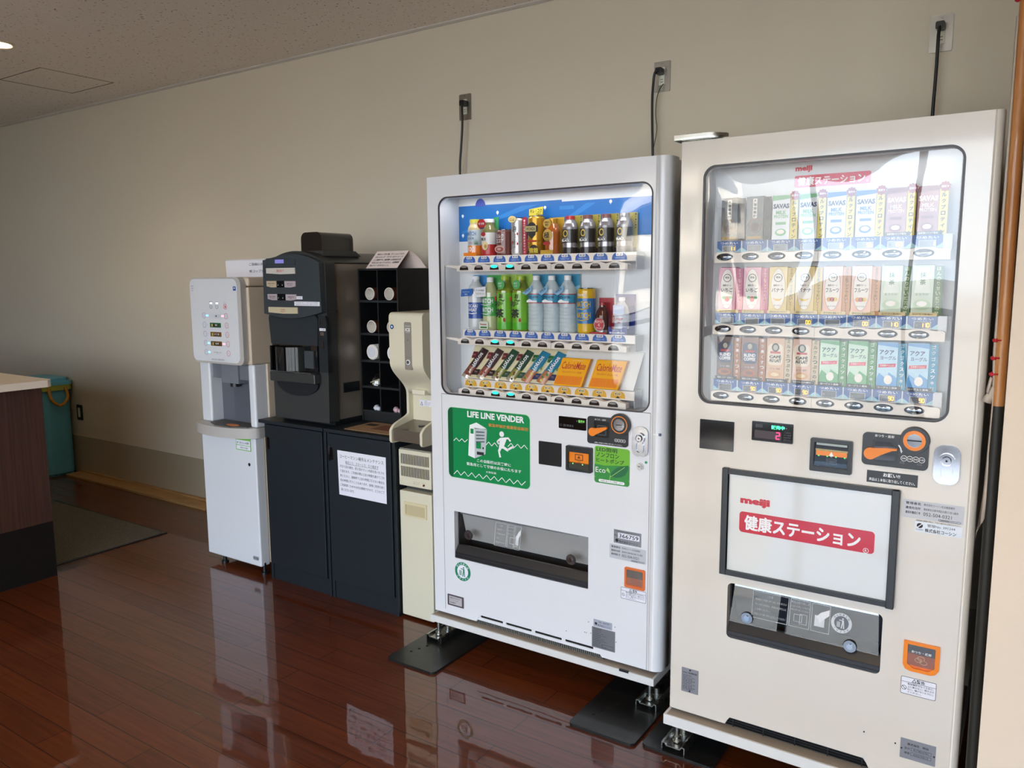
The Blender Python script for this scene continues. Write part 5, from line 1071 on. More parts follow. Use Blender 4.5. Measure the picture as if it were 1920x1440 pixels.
for x, lb in ((-1.670, 'green tea bottle with lime label, left one of the pair'), (-1.601, 'green tea bottle with lime label, right one next to the water bottles')):
    r = .0315
    t = bottle('green_tea_bottle', lb, 'tea bottle', x, Z2, .205, r, [(.92, 0, teal_), (1, .02, tlab2), (1, .15, tlab), (1, .68, teal_), (.98, .72, teal_), (.55, .86, teal_), (.48, .97)], G2, M('cap_lime', '#a3bd2c', .35))
    s = MB(); d = YC - r - .0014
    for ch, dx, dz, h_ in (('お', .002, .128, .016), ('〜', .005, .112, .008), ('い', .004, .100, .010), ('お', -.012, .100, .019), ('茶', -.004, .064, .032)): s.text(ch, x + dx, Z2 + dz, d - abs(dx) * .0 - .0004, h_, ink, bold=.045)
    s.text('伊右衛門' if False else 'やわらか', x - .004, Z2 + .149, d, .006, ink, w=.02, bold=.03)
    s.flat(ell(x + .016, Z2 + .040, .0045, .0075), d, redp); s.flat(ell(x - .026, Z2 + .118, .004, .009), d + .004, redp)
    s.cyl((x + .006, Z2 + .170), .0165, d - .006, d - .0045, M('badge_tea', '#4aa85a', .4), ax='y', n=24); s.text('新茶', x + .003, Z2 + .174, d - .0065, .007, whiteink, bold=.02); s.text('入り', x + .003, Z2 + .165, d - .0065, .007, whiteink, bold=.02); s.build('label_print', t)
    backcard(t, x - .033, x + .0335, Z2, Z2 + .208, M('card_lime', '#a6c95a', .4))
wat = M('water_clear', '#e6f0f3', .08, coat=.5, alpha=.55); wl_ = M('label_water', '#3c9dbd', .3)
for x, lb in ((-1.533, 'clear water bottle with turquoise label, next to the green tea'), (-1.467, 'clear water bottle with turquoise label, middle of the three'), (-1.401, 'clear water bottle with turquoise label, beside the yellow and blue can')):
    r = .0305; prof_ = [(.9, 0, wat), (1, .03, wat)]
    for k in range(6): prof_ += [(1, .08 + k * .065, wat), (.965, .105 + k * .065, wat), (1, .125 + k * .065, wat)]
    prof_ += [(1, .50, redp), (1, .515, wl_), (1, .655, redp), (1, .67, wat), (.98, .74, wat), (.7, .84, wat), (.42, .91, wat), (.40, .97)]
    t = bottle('water_bottle', lb, 'water bottle', x, Z2, .205, r, prof_, G2, whiteink)
    wrap(t, x, r, [('CRYSTAL GEYSER', Z2 + .125, .0085, M('ink_navy', '#1c2c5a', .5), .048, .03)])
    s = MB(); d = YC - r - .0012; s.flat([(x - .022, Z2 + .106), (x - .022, Z2 + .112), (x - .010, Z2 + .118), (x + .002, Z2 + .113), (x + .022, Z2 + .112), (x + .022, Z2 + .106)], d, whiteink)
    s.prism([(x - .038, Z2 + .140), (x - .020, Z2 + .132), (x + .004, Z2 + .148), (x + .004, Z2 + .168)], d - .006, d - .0045, M('flag_iceblue', '#7fb2d4', .3)); s.text('天然水', x - .015, Z2 + .150, d - .0065, .009, MATS['ink_navy'], rot=.55, bold=.02); s.build('label_print', t)
    s = MB(); s.prism([(x - .032, Z2), (x + .033, Z2), (x + .033, Z2 + .207), (x - .032, Z2 + .207)], -.6575, -.656, M('card_aqua', '#8cc3d6', .35)); s.flat([(x - .032, Z2 + .17), (x - .032, Z2 + .207), (x + .033, Z2 + .207), (x + .033, Z2 + .168), (x + .01, Z2 + .16)], -.6579, M('card_teal', '#2a88ac', .35)); s.build('backing_card', t)
x = -1.325; r = .032; cy_, cb_ = M('can_yellow', '#d9ae0e', .3, coat=.4), M('can_blue', '#1d6fb0', .3, coat=.4)
t = can('soda_can', 'tall yellow and blue soda can right of the water bottles', x, Z2, .158, r, cy_, G2)
band(t, x, r, Z2 + .034, Z2 + .122, cb_, 'label')
wrap(t, x, r + .0005, [('MATCH', Z2 + .102, .020, cy_, .062, .03), ('MATCH', Z2 + .063, .020, cy_, .062, .03), ('Vitamin', Z2 + .135, .011, whiteink, .04, .02, -.006)], 'lettering')
s = MB()
for z in (Z2 + .086, Z2 + .047): s.flat([(x - .026, z + .002), (x, z - .004), (x + .026, z + .002), (x + .028, z + .005), (x, z)], YC - r - .0018, cy_)
s.build('swoosh_print', t)
x = -1.262; r = .024; amg = M('glass_darkred', '#4a1a14', .1, coat=.6)
t = bottle('vitamin_drink_bottle', 'small dark vitamin drink bottle with round red label', 'drink bottle', x, Z2, .110, r, [(.9, 0, silv), (1, .05, silv), (1, .12, amg), (1, .58, amg), (.8, .72, amg), (.45, .84, amg), (.42, .97)], G2, M('cap_red', '#a3202a', .35))
s = MB(); d = YC - r - .0012; s.flat(ell(x, Z2 + .032, .021, .024), d, MATS['bottle_silver']); s.flat(ell(x, Z2 + .033, .018, .021), d - .0004, M('label_crimson', '#b41f2c', .35)); s.text('オロナミン', x, Z2 + .042, d - .0008, .009, whiteink, w=.03, bold=.03); s.text('C', x, Z2 + .031, d - .0008, .008, whiteink, bold=.03); s.text('ドリンク', x, Z2 + .020, d - .0008, .006, whiteink, w=.02, bold=.03); s.build('label_print', t)
backcard(t, x - .028, x + .030, Z2, Z2 + .123, M('card_crimson', '#a8202e', .4)); MB().prism(rr(x - .034, x + .03, Z2, Z2 + .006, .001, 1), YC - .03, YC - .0285, MATS['card_crimson']).build('front_card', t)
x = -1.188; r = .026; whg = M('bottle_milkwhite', '#b9c0cf', .25, coat=.4)
t = bottle('tonic_bottle', 'small white tonic bottle on a dark blue card, right end of middle shelf', 'drink bottle', x, Z2, .128, r, [(.9, .14, whg), (1, .17, whg), (1, .55, whg), (.8, .75, whg), (.42, .88, whg), (.40, .97)], G2, whiteink)
s = MB(); d = YC - r - .0012; s.text('健康応援', x, Z2 + .052, d, .009, redp, w=.034, bold=.03); s.text('飲料', x, Z2 + .041, d, .008, redp, bold=.03); s.flat(rr(x - .02, x + .022, Z2 + .07, Z2 + .10), d, M('label_skyblue', '#7a9ccc', .4)); s.build('label_print', t)
nav = M('card_navy', '#1d2f86', .4); backcard(t, x - .038, x + .036, Z2, Z2 + .136, nav)
s = MB(); s.prism([(x - .036, Z2), (x + .034, Z2), (x + .034, Z2 + .026), (x + .018, Z2 + .026), (x + .014, Z2 + .018), (x - .024, Z2 + .018), (x - .028, Z2 + .026), (x - .036, Z2 + .026)], YC - .030, YC - .0285, nav); s.text('カルシウム・鉄', x - .002, Z2 + .0135, YC - .0305, .005, whiteink, w=.035); s.text('毎日のお腹元気に', x - .002, Z2 + .006, YC - .0305, .007, whiteink, w=.058, bold=.02); s.build('front_card', t)
# snack bars on the slanted board --------------------------------------
def board_y(z): return -.7205 + (z - 1.096) / .126 * .064
bars = [(-1.807, '#3a2426', '#8a4a3a', 'dark brown wrapped snack bar at the left end of the slanted board', '#6d1f2c', '#2c1a1e', 0), (-1.736, '#463034', '#9a5240', 'dark brown wrapped snack bar, second from the left', '#6d1f2c', '#2c1a1e', 0),
        (-1.666, '#1f4a38', '#8a8a3a', 'dark green wrapped snack bar, left one of the two', '#6d1f2c', '#1d4a36', 0), (-1.599, '#1f4a38', '#8a8a3a', 'dark green wrapped snack bar, right one of the two', '#6d1f2c', '#1d4a36', 0),
        (-1.530, '#1f7ea0', '#b5744a', 'turquoise wrapped snack bar, left one of the two', '#1f6a34', '#22285a', 1), (-1.463, '#1f7ea0', '#b5744a', 'turquoise wrapped snack bar beside the orange box', '#1f6a34', '#22285a', 1)]
for i, (x, c0, c1_, lb, ct, cbm, kind) in enumerate(bars):
    t = thing('snack_bar', lb, 'snack bar', (x, -.70, 1.10), G3)
    mb_ = M('wrap_%s' % c0[1:], c0, .22, coat=.6); me_ = M('wrap_end', '#b9b0a2', .25, .4); ma_ = M('wrap_pic_%s' % c1_[1:], c1_, .3, coat=.4)
    p = MB(); n = 10; v = []
    for j in range(n + 1):
        a = j / n; cx = x - .033 + .062 * a + .004 * math.sin(PI * a); z = 1.099 + .108 * a; wd = .0155 + (.002 if kind else 0)
        lift = .003 + .010 * math.sin(PI * a)
        yy = board_y(z)
        for (u, l_) in ((-1, 0), (-.6, 1), (.6, 1), (1, 0)): v.append((cx + wd * u, yy - .002 - lift * l_, z - u * .006))
    fs = {0: [], 1: [], 2: []}
    for j in range(n):
        k = 0 if (j > 3 if kind else (3 < j < 10)) else 1
        if j in (0,) and not kind: k = 2
        for q_ in range(3): fs[k].append((j * 4 + q_, j * 4 + q_ + 1, (j + 1) * 4 + q_ + 1, (j + 1) * 4 + q_))
    p.add(v, fs[0], mb_, True); p.add(v, fs[1], ma_, True); p.add(v, fs[2], me_, True)
    p.add(v, [(0, 4 * n, 4 * n + 3, 3)], mb_); p.build('wrapper', t)
    q = MB(); a0 = math.atan2(.108, .062)
    def on_bar(u, w_, x=x):   # u along the bar 0..1, w_ across
        a = u; cx = x - .033 + .062 * a + .004 * math.sin(PI * a); z = 1.099 + .108 * a; return (cx + w_, board_y(z) - .0025 - (.003 + .010 * math.sin(PI * a)) - .0006, z - w_ * .35)
    q.text('SOYJOY', .66, 0, 0, .30, whiteink, w=.40, bold=.04, rot=0, fn=None) if False else None
    vv, ff, tx0, tx1, tz0, tz1 = text_mesh('SOYJOY', .03); R = []
    for (a, b) in vv:
        u = 1 - ((a - tx0) / (tx1 - tx0)); u = .40 + .47 * (1 - u); w_ = ((b - tz0) / (tz1 - tz0) - .5) * .015
        R.append(on_bar(1.27 - u, w_))
    q.add(R, ff, whiteink)
    rndb = random.Random(i)
    for k in range(5):
        u = .08 + rndb.random() * .24; w_ = (rndb.random() - .5) * .018; c = on_bar(u, w_); rr_ = .003 + rndb.random() * .003
        q.add([(c[0] + rr_ * math.cos(g), c[1] - .0004, c[2] + rr_ * math.sin(g)) for g in [2 * PI * h_ / 10 for h_ in range(10)]], [tuple(range(10))], M('bar_pic%d_%d' % (kind, k % 3), [['#d8ccb8', '#7a3a2c', '#4a2a20'], ['#c98a5a', '#3f7a34', '#d6c86a']][kind][k % 3], .4))
    q.build('wrapper_print', t)
    q = MB(); zt, zb2 = 1.1835, 1.120
    def slab(mb, x0, x1, z0, z1, m): mb.add([(x0, board_y(z0) - .0025, z0), (x1, board_y(z0) - .0025, z0), (x1 + (z1 - z0) * .1, board_y(z1) - .0025, z1), (x0 + (z1 - z0) * .1, board_y(z1) - .0025, z1)], [(0, 1, 2, 3)], m)
    slab(q, x - .026, x - .004, zt - .012, zt + .012, M('tag_%s' % ct[1:], ct, .4)); q.text('大豆', x - .016, zt, board_y(zt) - .0035, .007, M('tag_ink', '#c9a8a4', .5))
    slab(q, x - .004, x + .028, zb2 - .010, zb2 + .011, M('tag_%s' % cbm[1:], cbm, .4)); q.text('低GI', x + .015, zb2 + .003, board_y(zb2) - .0045, .006, MATS['tag_ink']); q.text('栄養食品', x + .015, zb2 - .005, board_y(zb2) - .0045, .004, MATS['tag_ink'])
    if kind:
        for k in range(3): slab(q, x + .008 + k * .005, x + .014 + k * .006, zb2 + .012 + k * .006, zb2 + .022 + k * .006, M('banana_pic%d' % k, ['#c9b84a', '#e0d9a0', '#7a8a34'][k], .4))
    q.build('flavour_tags', t)
ob = M('box_orange', '#f7b010', .35, coat=.3); obs = M('box_orange_side', '#d0821c', .4, coat=.2); obt = M('box_text_red', '#c03a3a', .5); obp = M('box_text_block', '#ee8420', .4)
for x0, x1, lb, sub in ((-1.430, -1.316, 'orange snack box on the slanted board, left one beside the bars', 'ブロックタイプ（メープル味）'), (-1.290, -1.175, 'orange snack box at the right end of the slanted board', 'ブロックタイプ（チョコレート味）')):
    t = thing('snack_box', lb, 'snack box', ((x0 + x1) / 2, -.70, 1.10), G3)
    z0, z1 = 1.098, 1.193; th = .018
    def bx(u, w_, d): # u 0..1 across, w_ 0..1 up, d outwards
        z = z0 + (z1 - z0) * w_; return (x0 + (x1 - x0) * u + .012 * w_, board_y(z) - .003 - d, z)
    p = MB(); v = [bx(u, w_, d) for d in (th, 0) for (u, w_) in ((0, 0), (1, 0), (1, 1), (0, 1))]
    p.add(v, [(0, 1, 2, 3)], ob); p.add(v, [(4, 7, 6, 5), (0, 3, 7, 4), (3, 2, 6, 7), (0, 4, 5, 1)], ob); p.add(v, [(1, 5, 6, 2)], obs); p.build('carton', t)
    q = MB()
    q.add([bx(.03, .06, th + .0004), bx(.93, .06, th + .0004), bx(.93, .36, th + .0004), bx(.03, .36, th + .0004)], [(0, 1, 2, 3)], obp)
    def fb(a, b): return bx(a, b, th + .0008)
    q.text('CalorieMate', .5, .74, 0, .26, obt, w=.84, bold=.01, fn=fb); q.text(sub, .5, .50, 0, .07, obt, w=.7, bold=.02, fn=fb); q.text('バランス栄養食', .55, .93, 0, .03, whiteink, w=.4, fn=fb)
    for k in range(7): q.text('エネルギー・たんぱく質・脂質・糖質・ビタミン・ミネラル', .48, .33 - k * .038, 0, .022, ob, w=.84, fn=fb)
    q.build('carton_print', t)

# ================================================================== RIGHT VENDING MACHINE (B)
YB = -.96
B = thing('vending_machine', 'ivory carton drinks vending machine with red and white brand panel, right one', 'vending machine', (-.485, -.5, 0), 'vending machines')
bdk = M('body_dark', '#1b1c1e', .12, coat=.6); s = MB(); s.box(-.868, -.104, -.848, -.08, .14, 1.852, bdk); s.box(-.868, -.862, -.90, -.848, .14, 1.852, bdk); s.box(-.110, -.104, -.90, -.848, .14, 1.852, bdk); s.build('body', B, bevel=.002)
win = rr(-.806, -.168, 1.118, 1.785, .032, 10); slot = rr(-.704, -.286, .420, .589, .014, 5)
x1b = -.1115
outer = [(-.872, .146), (-.700, .146), (-.694, .158), (-.686, .170), (-.315, .170), (-.306, .158), (-.300, .146), (x1b, .146), (x1b, 1.859), (-.872, 1.859)]
s = MB(); s.plate(outer, [win[::-1], slot[::-1]], YB, YB + .03, whiteB); s.build('front_door', B)
s = MB(); P = [(x1b, YB), (x1b + .002, YB)] + [(x1b + .002 + .018 * math.sin(i / 8 * PI / 2), YB + .018 - .018 * math.cos(i / 8 * PI / 2)) for i in range(9)] + [(x1b + .020, YB + .06), (x1b, YB + .06)]
s.prism(P, .146, 1.859, whiteB, ax='z', smooth=True); s.build('door_edge', B)
s = MB(); P = [(-.878, YB + .05), (-.878, YB + .006), (-.8765, YB + .002), (-.872, YB), (-.872, YB + .05)]; s.prism(P, .146, 1.859, whiteB, ax='z', smooth=True); s.box(-.872, x1b, YB + .03, YB + .06, 1.84, 1.859, whiteB); s.box(-.872, x1b, YB + .03, YB + .06, .146, .16, whiteB); s.build('door_return', B)
s = MB(); s.box(x1b + .008, x1b + .016, YB + .06, YB + .075, .15, 1.855, M('door_gasket', '#8d8880', .5)); s.build('side_gasket', B)
s = MB(); s.plate(rr(-.809, -.165, 1.115, 1.788, .035, 10), [rr(-.8035, -.1705, 1.1205, 1.7825, .03, 10)[::-1]], YB - .002, YB + .006, M('gasket_black', '#241c20', .35)); s.build('window_gasket', B)
pane(-.801, -.173, 1.123, 1.780, YB + .010, .002, acr, 'window_acrylic', B)
yb2 = -.855
s = MB(); s.box(-.83, -.15, yb2, yb2 + .005, 1.10, 1.80, inner); s.box(-.815, -.810, YB + .03, yb2, 1.10, 1.80, inner); s.box(-.160, -.155, YB + .03, yb2, 1.10, 1.80, inner); s.box(-.81, -.16, YB + .03, yb2, 1.79, 1.795, inner); s.box(-.81, -.16, YB + .03, yb2, 1.108, 1.113, inner); s.build('display_case', B)
area('display_light', (-.485, -.922, 1.7885), (0, 0, 0), .58, .012, .1, (.95, .98, 1))
s = MB(); s.prism(rr(-.585, -.390, 1.722, 1.754, .004), yb2 - .001, yb2, red); s.text('健康ステーション', -.490, 1.738, yb2 - .0014, .023, whiteink, w=.172, bold=.04); s.text('®', -.398, 1.729, yb2 - .0014, .006, whiteink); s.text('meiji', -.562, 1.771, yb2 - .0006, .019, red, w=.045, bold=.05); s.build('brand_banner', B)
BB = [-.749, -.677, -.605, -.533, -.461, -.389, -.317, -.245]
RB = [1.5345, 1.331, 1.138]; railb = M('rail_greige', '#d3c6b6', .25, coat=.6)
chr2 = M('button_chrome', '#8b9096', .1, 1)
price = [['11', '', '', '', '0', '50', '150', '1'], ['', '', '', '00', '', '00', '110', '110'], ['', '90', '90', '90', '', '', '90', '90']]
ledo = M('led_orange', (1, .36, .03), .4, emit=3); ledb = M('led_back', '#2b2f36', .2, coat=.4)
seg = {'0': 'abcdef', '1': 'bc', '5': 'acdfg', '9': 'abcdfg', '2': 'abdeg'}
def digits(mb, st, xr, z, y, h_, m):
    w_ = h_ * .5; k = h_ * .16
    for i, ch in enumerate(reversed(st)):
        x = xr - i * w_ * 1.45; L_, R_ = x - w_, x; T, Bt = z + h_ / 2, z - h_ / 2
        S_ = {'a': (L_, T, R_, T), 'g': (L_, z, R_, z), 'd': (L_, Bt, R_, Bt), 'f': (L_, z, L_, T), 'b': (R_, z, R_, T), 'e': (L_, Bt, L_, z), 'c': (R_, Bt, R_, z)}
        for q_ in seg[ch]: a, b, c_, d_ = S_[q_]; mb.flat(line((a, b), (c_, d_), k), y, m)
CAPS = [['', '', '', '', '', '', '低糖質0ココア風味', '低糖質0ココア風味'], ['甘いいちごのまろやかなおいしさ', '甘いいちごのまろやかなおいしさ', '自然な甘みのまろやかバナナ', '自然な甘みのまろやかバナナ', '爽やかな甘み 黄金フルーツ', '爽やかな甘み 黄金フルーツ', 'ほんのり甘い抹茶の味わい', 'ほんのり甘い抹茶の味わい'], ['程良いビターな味わい', '程良いビターな味わい', 'まろやかなミルクの味わい', 'まろやかなミルクの味わい', 'ヨーグルト風味', 'ヨーグルト風味', 'ヨーグルト風味', 'ヨーグルト風味']]
SB = []
for r in range(3):
    z = RB[r]; top = []
    for i in range(97):
        x = -.779 + .592 * i / 96; d = min(abs(x - b_) for b_ in BB); top.append((x, z + .0125 + .002 * math.cos(min(d, .036) / .036 * PI) - (.003 if i in (0, 96) else 0)))
    rail = MB().prism([(-.779, z - .016), (-.187, z - .016)] + top[::-1], -.936, -.915, railb).build('button_rail', B, bevel=.003, segs=3)
    s = MB(); s.box(-.4975, -.4968, -.9365, -.93, z - .014, z + .010, seam); s.build('rail_joint', rail)
    for b_ in BB:
        s = MB(); s.lathe(0, 0, [(.0235, 0), (.0235, .002), (.020, .0028), (.017, .001), (.009, .0022), (.0078, .0034), (.004, .0042), (.0001, .0044)], chr2, 26)
        s.mats = [chr2, ink]; k0 = 26
        s.m = [1 if i < 26 * 2 else 0 for i in range(len(s.f))]
        s.v = [(b_ + v[0], -.9362 - v[2], z + v[1] * .43) for v in s.v]; s.f = [q_[::-1] for q_ in s.f]; s.build('select_button', rail)
    zt0, zt1 = z + .016, z + .045; SB.append(zt1)
    s = MB(); s.box(-.781, -.187, -.915, -.862, zt0 - .004, zt1, M('shelf_greige', '#cfd0d0', .3)); s.build('shelf', B, bevel=.001)
    MB().prism(rr(-.205, -.186, zt0 - .02, zt1 + .002, .001), -.916, -.914, greym).build('shelf_end_cap', B)
    for i, b_ in enumerate(BB):
        x = b_ + .004; y = -.9154; s = MB(); tb = M('tag_blue2', '#2a5594', .4); tq = M('tag_teal', '#8fbcc6', .4)
        s.flat(rr(x - .0345, x + .0345, zt0 - .002, zt1), y, tb); s.flat([(x - .0345, zt0 - .002), (x - .0345, zt0 + .010), (x - .018, zt0 - .002)], y - .0002, tq); s.flat([(x + .0345, zt0 - .002), (x + .0345, zt0 + .010), (x + .018, zt0 - .002)], y - .0002, tq)
        s.text('つめたい', x, zt1 - .0062, y - .0004, .0072, whiteink, w=.050, bold=.02); s.flat(rr(x - .0195, x + .0195, zt0 - .002, zt0 + .0165), y - .0003, greym); s.flat(rr(x - .018, x + .018, zt0 - .001, zt0 + .0155), y - .0006, ledb); s.text('¥', x - .013, zt0 + .007, y - .0009, .008, greyink)
        if price[r][i]: digits(s, price[r][i], x + .0155, zt0 + .0072, y - .0012, .0095, ledo)
        s.build('price_display', B)
# cartons
def carton(name, label, x0, z0, h_, wd, mb_, sidem, group, front, sidetxt=None, capt=None, capm=None, sideink=ink):
    t = thing(name, label, 'drink carton', (x0 + wd / 2, -.885, z0), group); yF = -.905
    s = MB(); s.prism([(x0, z0), (x0 + wd, z0), (x0 + wd, z0 + h_ - .002), (x0, z0 + h_ - .002)], yF, -.862, mb_); s.prism([(yF + .008, z0 + h_ - .002), (yF + .012, z0 + h_), (-.87, z0 + h_), (-.866, z0 + h_ - .002)], x0 + .003, x0 + wd - .003, mb_, ax='x'); s.build('carton', t)
    s = MB(); front(s, x0, x0 + wd, z0, h_, yF - .0006); s.build('front_print', t)
    s = MB(); a = x0 + wd + .0005; s.prism([(a, z0), (a + .020, z0), (a + .020, z0 + h_ * .97), (a, z0 + h_ * .97)], yF + .002, yF + .0035, sidem)
    if sidetxt:
        n_ = len(sidetxt)
        for k, ch in enumerate(sidetxt): s.text(ch, a + .010, z0 + h_ * (.92 - k * .86 / max(n_ - 1, 1)), yF + .0016, min(.0095, h_ * .8 / n_), sideink, bold=.02)
    s.build('side_card', t)
    if capt:
        s = MB(); s.prism(rr(x0 - .002, x0 + wd + .012, z0, z0 + .009, .002, 2), yF - .004, yF - .0025, capm); s.text(capt, x0 + wd / 2 + .004, z0 + .0045, yF - .0045, .0052, whiteink if capm is not MATS.get('caption_cream') else ink, w=wd * .95, bold=.01); s.build('caption', t)
    return t
capc = M('caption_cream', '#dfc995', .5); capb = M('caption_black', '#26262a', .4)
GB = ['carton samples on the top shelf of the right machine', 'carton samples on the middle shelf of the right machine', 'carton samples on the bottom shelf of the right machine']
def f_coffee(s, x0, x1, z0, h_, y):
    c = (x0 + x1) / 2; s.flat(rr(c - .006, c + .006, z0 + h_ * .50, z0 + h_ * .94, .002), y, cupw)
    for k, ch in enumerate('大珈琲無糖'): s.text(ch, c, z0 + h_ * (.89 - k * .085), y - .0004, .0085, ink, bold=.03)
    s.plate(ell(c, z0 + h_ * .32, .019, .022), [ell(c, z0 + h_ * .32, .016, .019)[::-1]], y - .0003, y, M('ring_brown', '#8a6a50', .4)); s.flat(ell(c, z0 + h_ * .3, .012), y, M('cup_brown', '#5c4236', .4))
    s.flat(rr(x0 + .003, x1 - .003, z0 + .004, z0 + .012), y, M('stripe_goldb', '#a5853c', .4))
def f_sav(tint, tk='#1f2f5a', tm=None):
    tm = tm or tint
    def f(s, x0, x1, z0, h_, y):
        c = (x0 + x1) / 2; s.flat([(x0, z0 + h_ * .86), (x1, z0 + h_ * .90), (x1, z0 + h_ - .003), (x0, z0 + h_ - .003)], y, M('sav_top_%s' % tint[1:], tint, .35)); s.text('SAVAS', c, z0 + h_ * .74, y - .0004, .013, M('sav_name_' + tk[1:], tk, .4), w=.043, bold=.05)
        s.text('MILK', c, z0 + h_ * .60, y - .0004, .010, M('sav_ink_' + tm[1:], tm, .35), w=.028, bold=.04); s.text('PROTEIN', c, z0 + h_ * .51, y - .0004, .009, MATS['sav_ink_' + tm[1:]], w=.038, bold=.03); s.flat(rr(c - .014, c + .014, z0 + h_ * .33, z0 + h_ * .39), y - .0002, MATS['sav_top_%s' % tint[1:]])
        s.flat(ell(c, z0 + h_ * .16, .015, .010), y - .0002, MATS['sav_top_%s' % tint[1:]]); s.flat(ell(c, z0 + h_ * .17, .010, .006), y - .0004, cupw)
    return f
yst = M('side_yellow', '#d9c763', .4); rst = M('burst_red', '#9a2434', .35); savw = M('carton_white', '#d3d6d8', .35, coat=.3); ckb = M('carton_black', '#2a2522', .3, coat=.4); savp = M('carton_cocoa', '#9a5a52', .35, coat=.3)
rowz = SB[0] + .0005
row1 = [('black coffee carton at the left end of the top shelf', ckb, M('side_black', '#332c28', .4), f_coffee, '大珈琲'), ('black coffee carton, second from left on the top shelf', ckb, MATS['side_black'], f_coffee, '大珈琲'),
        ('white protein carton with pale green top, left one of the two', savw, yst, f_sav('#6fae7a'), 'ミルクプロテイン'), ('white protein carton with pale green top, right one of the two', savw, yst, f_sav('#6fae7a'), 'ミルクプロテイン'),
        ('white protein carton with blue top, left one of the two', savw, yst, f_sav('#2f6fc0'), 'ミルクプロテイン'), ('white protein carton with blue top, right one of the two', savw, yst, f_sav('#2f6fc0'), 'ミルクプロテイン'),
        ('reddish brown cocoa protein carton, left one of the two', savp, yst, f_sav('#7a2f34', '#efe4e0', '#e8d0c8'), 'ミルクプロテイン'), ('reddish brown cocoa protein carton at the right end of the top shelf', savp, yst, f_sav('#7a2f34', '#efe4e0', '#e8d0c8'), 'ミルクプロテイン')]
for i, (lb, m_, sm_, fr, tx_) in enumerate(row1):
    t = carton('coffee_carton' if i < 2 else 'protein_drink_carton', lb, BB[i] - .024, rowz, .122, .047, m_, sm_, GB[0], fr, tx_, CAPS[0][i] or None, capb)
    if i > 1:
        s = MB(); cx, cz = BB[i] + .035, rowz + .117; s.prism([(cx + (.0135 if k % 2 else .0105) * math.cos(2 * PI * k / 20), cz + (.0135 if k % 2 else .0105) * math.sin(2 * PI * k / 20)) for k in range(20)], -.9075, -.906, rst); s.text('脂肪0', cx, cz, -.9079, .006, whiteink, w=.016, bold=.03); s.build('burst_badge', t)
def f_fruit(name, tint, kind):
    def f(s, x0, x1, z0, h_, y):
        c = (x0 + x1) / 2; s.flat(ell(c, z0 + h_ * .52, .0195, h_ * .43, n=32), y, cupw); s.plate(ell(c, z0 + h_ * .52, .0205, h_ * .44, n=32), [ell(c, z0 + h_ * .52, .0195, h_ * .43, n=32)[::-1]], y - .0003, y, M('ring_' + kind, tint, .4))
        s.plate(ell(c, z0 + h_ * .76, .0115), [ell(c, z0 + h_ * .76, .0100)[::-1]], y - .0004, y, ink); s.text('明治', c, z0 + h_ * .77, y - .0004, .006, ink, bold=.02); s.text('無果汁オ・レ', c, z0 + h_ * .60, y - .0004, .0055, ink, w=.024, bold=.02); s.text(name, c, z0 + h_ * .50, y - .0005, .0115, ink, w=.034, bold=.05)
        if kind == 'strawberry': s.flat(ell(c + .001, z0 + h_ * .30, .007, .008), y - .0004, M('berry', '#c8343c', .4)); s.flat(ell(c - .008, z0 + h_ * .33, .006, .004), y - .0005, M('leafy', '#4a9a5a', .4)); s.flat(ell(c + .010, z0 + h_ * .33, .006, .004), y - .0005, MATS['leafy'])
        if kind == 'banana': s.flat([(c - .014, z0 + h_ * .34), (c - .006, z0 + h_ * .27), (c + .006, z0 + h_ * .27), (c + .014, z0 + h_ * .34), (c + .006, z0 + h_ * .31), (c - .006, z0 + h_ * .31)], y - .0004, M('banana_yel', '#e0b83c', .4))
        if kind == 'fruit':
            for dx, cc in ((-.008, '#e0923c'), (0, '#d8645c'), (.008, '#e6b84c')): s.flat(ell(c + dx, z0 + h_ * .31, .006), y - .0004, M('fr' + cc[1:], cc, .4))
        s.text('まろやか', c, z0 + h_ * .17, y - .0004, .0045, ink, w=.02)
    return f
def f_matcha(s, x0, x1, z0, h_, y):
    c = (x0 + x1) / 2; s.flat([(x0 + .006, z0 + h_ * .45), (x1 - .006, z0 + h_ * .45), (x1 - .012, z0 + h_ * .95), (x0 + .012, z0 + h_ * .95)], y, M('matcha_pale', '#dfe6d6', .4)); s.flat(ell(c, z0 + h_ * .22, .020, .014), y, M('matcha_mid', '#a8bf98', .4)); s.flat(ell(c, z0 + h_ * .24, .012, .007), y - .0003, cupw)
    for k, ch in enumerate('抹茶'): s.text(ch, c, z0 + h_ * (.80 - k * .14), y - .0004, .013, M('matcha_ink', '#54704a', .4), bold=.03)
    s.text('まろやか', c, z0 + h_ * .42, y - .0004, .006, MATS['matcha_ink'], w=.03)
pk, ylc, peach, mat_ = M('carton_pink', '#dba0b0', .35, coat=.3), M('carton_yellow', '#dcc173', .35, coat=.3), M('carton_peach', '#dfa78a', .35, coat=.3), M('carton_sage', '#b9c6ac', .35, coat=.3)
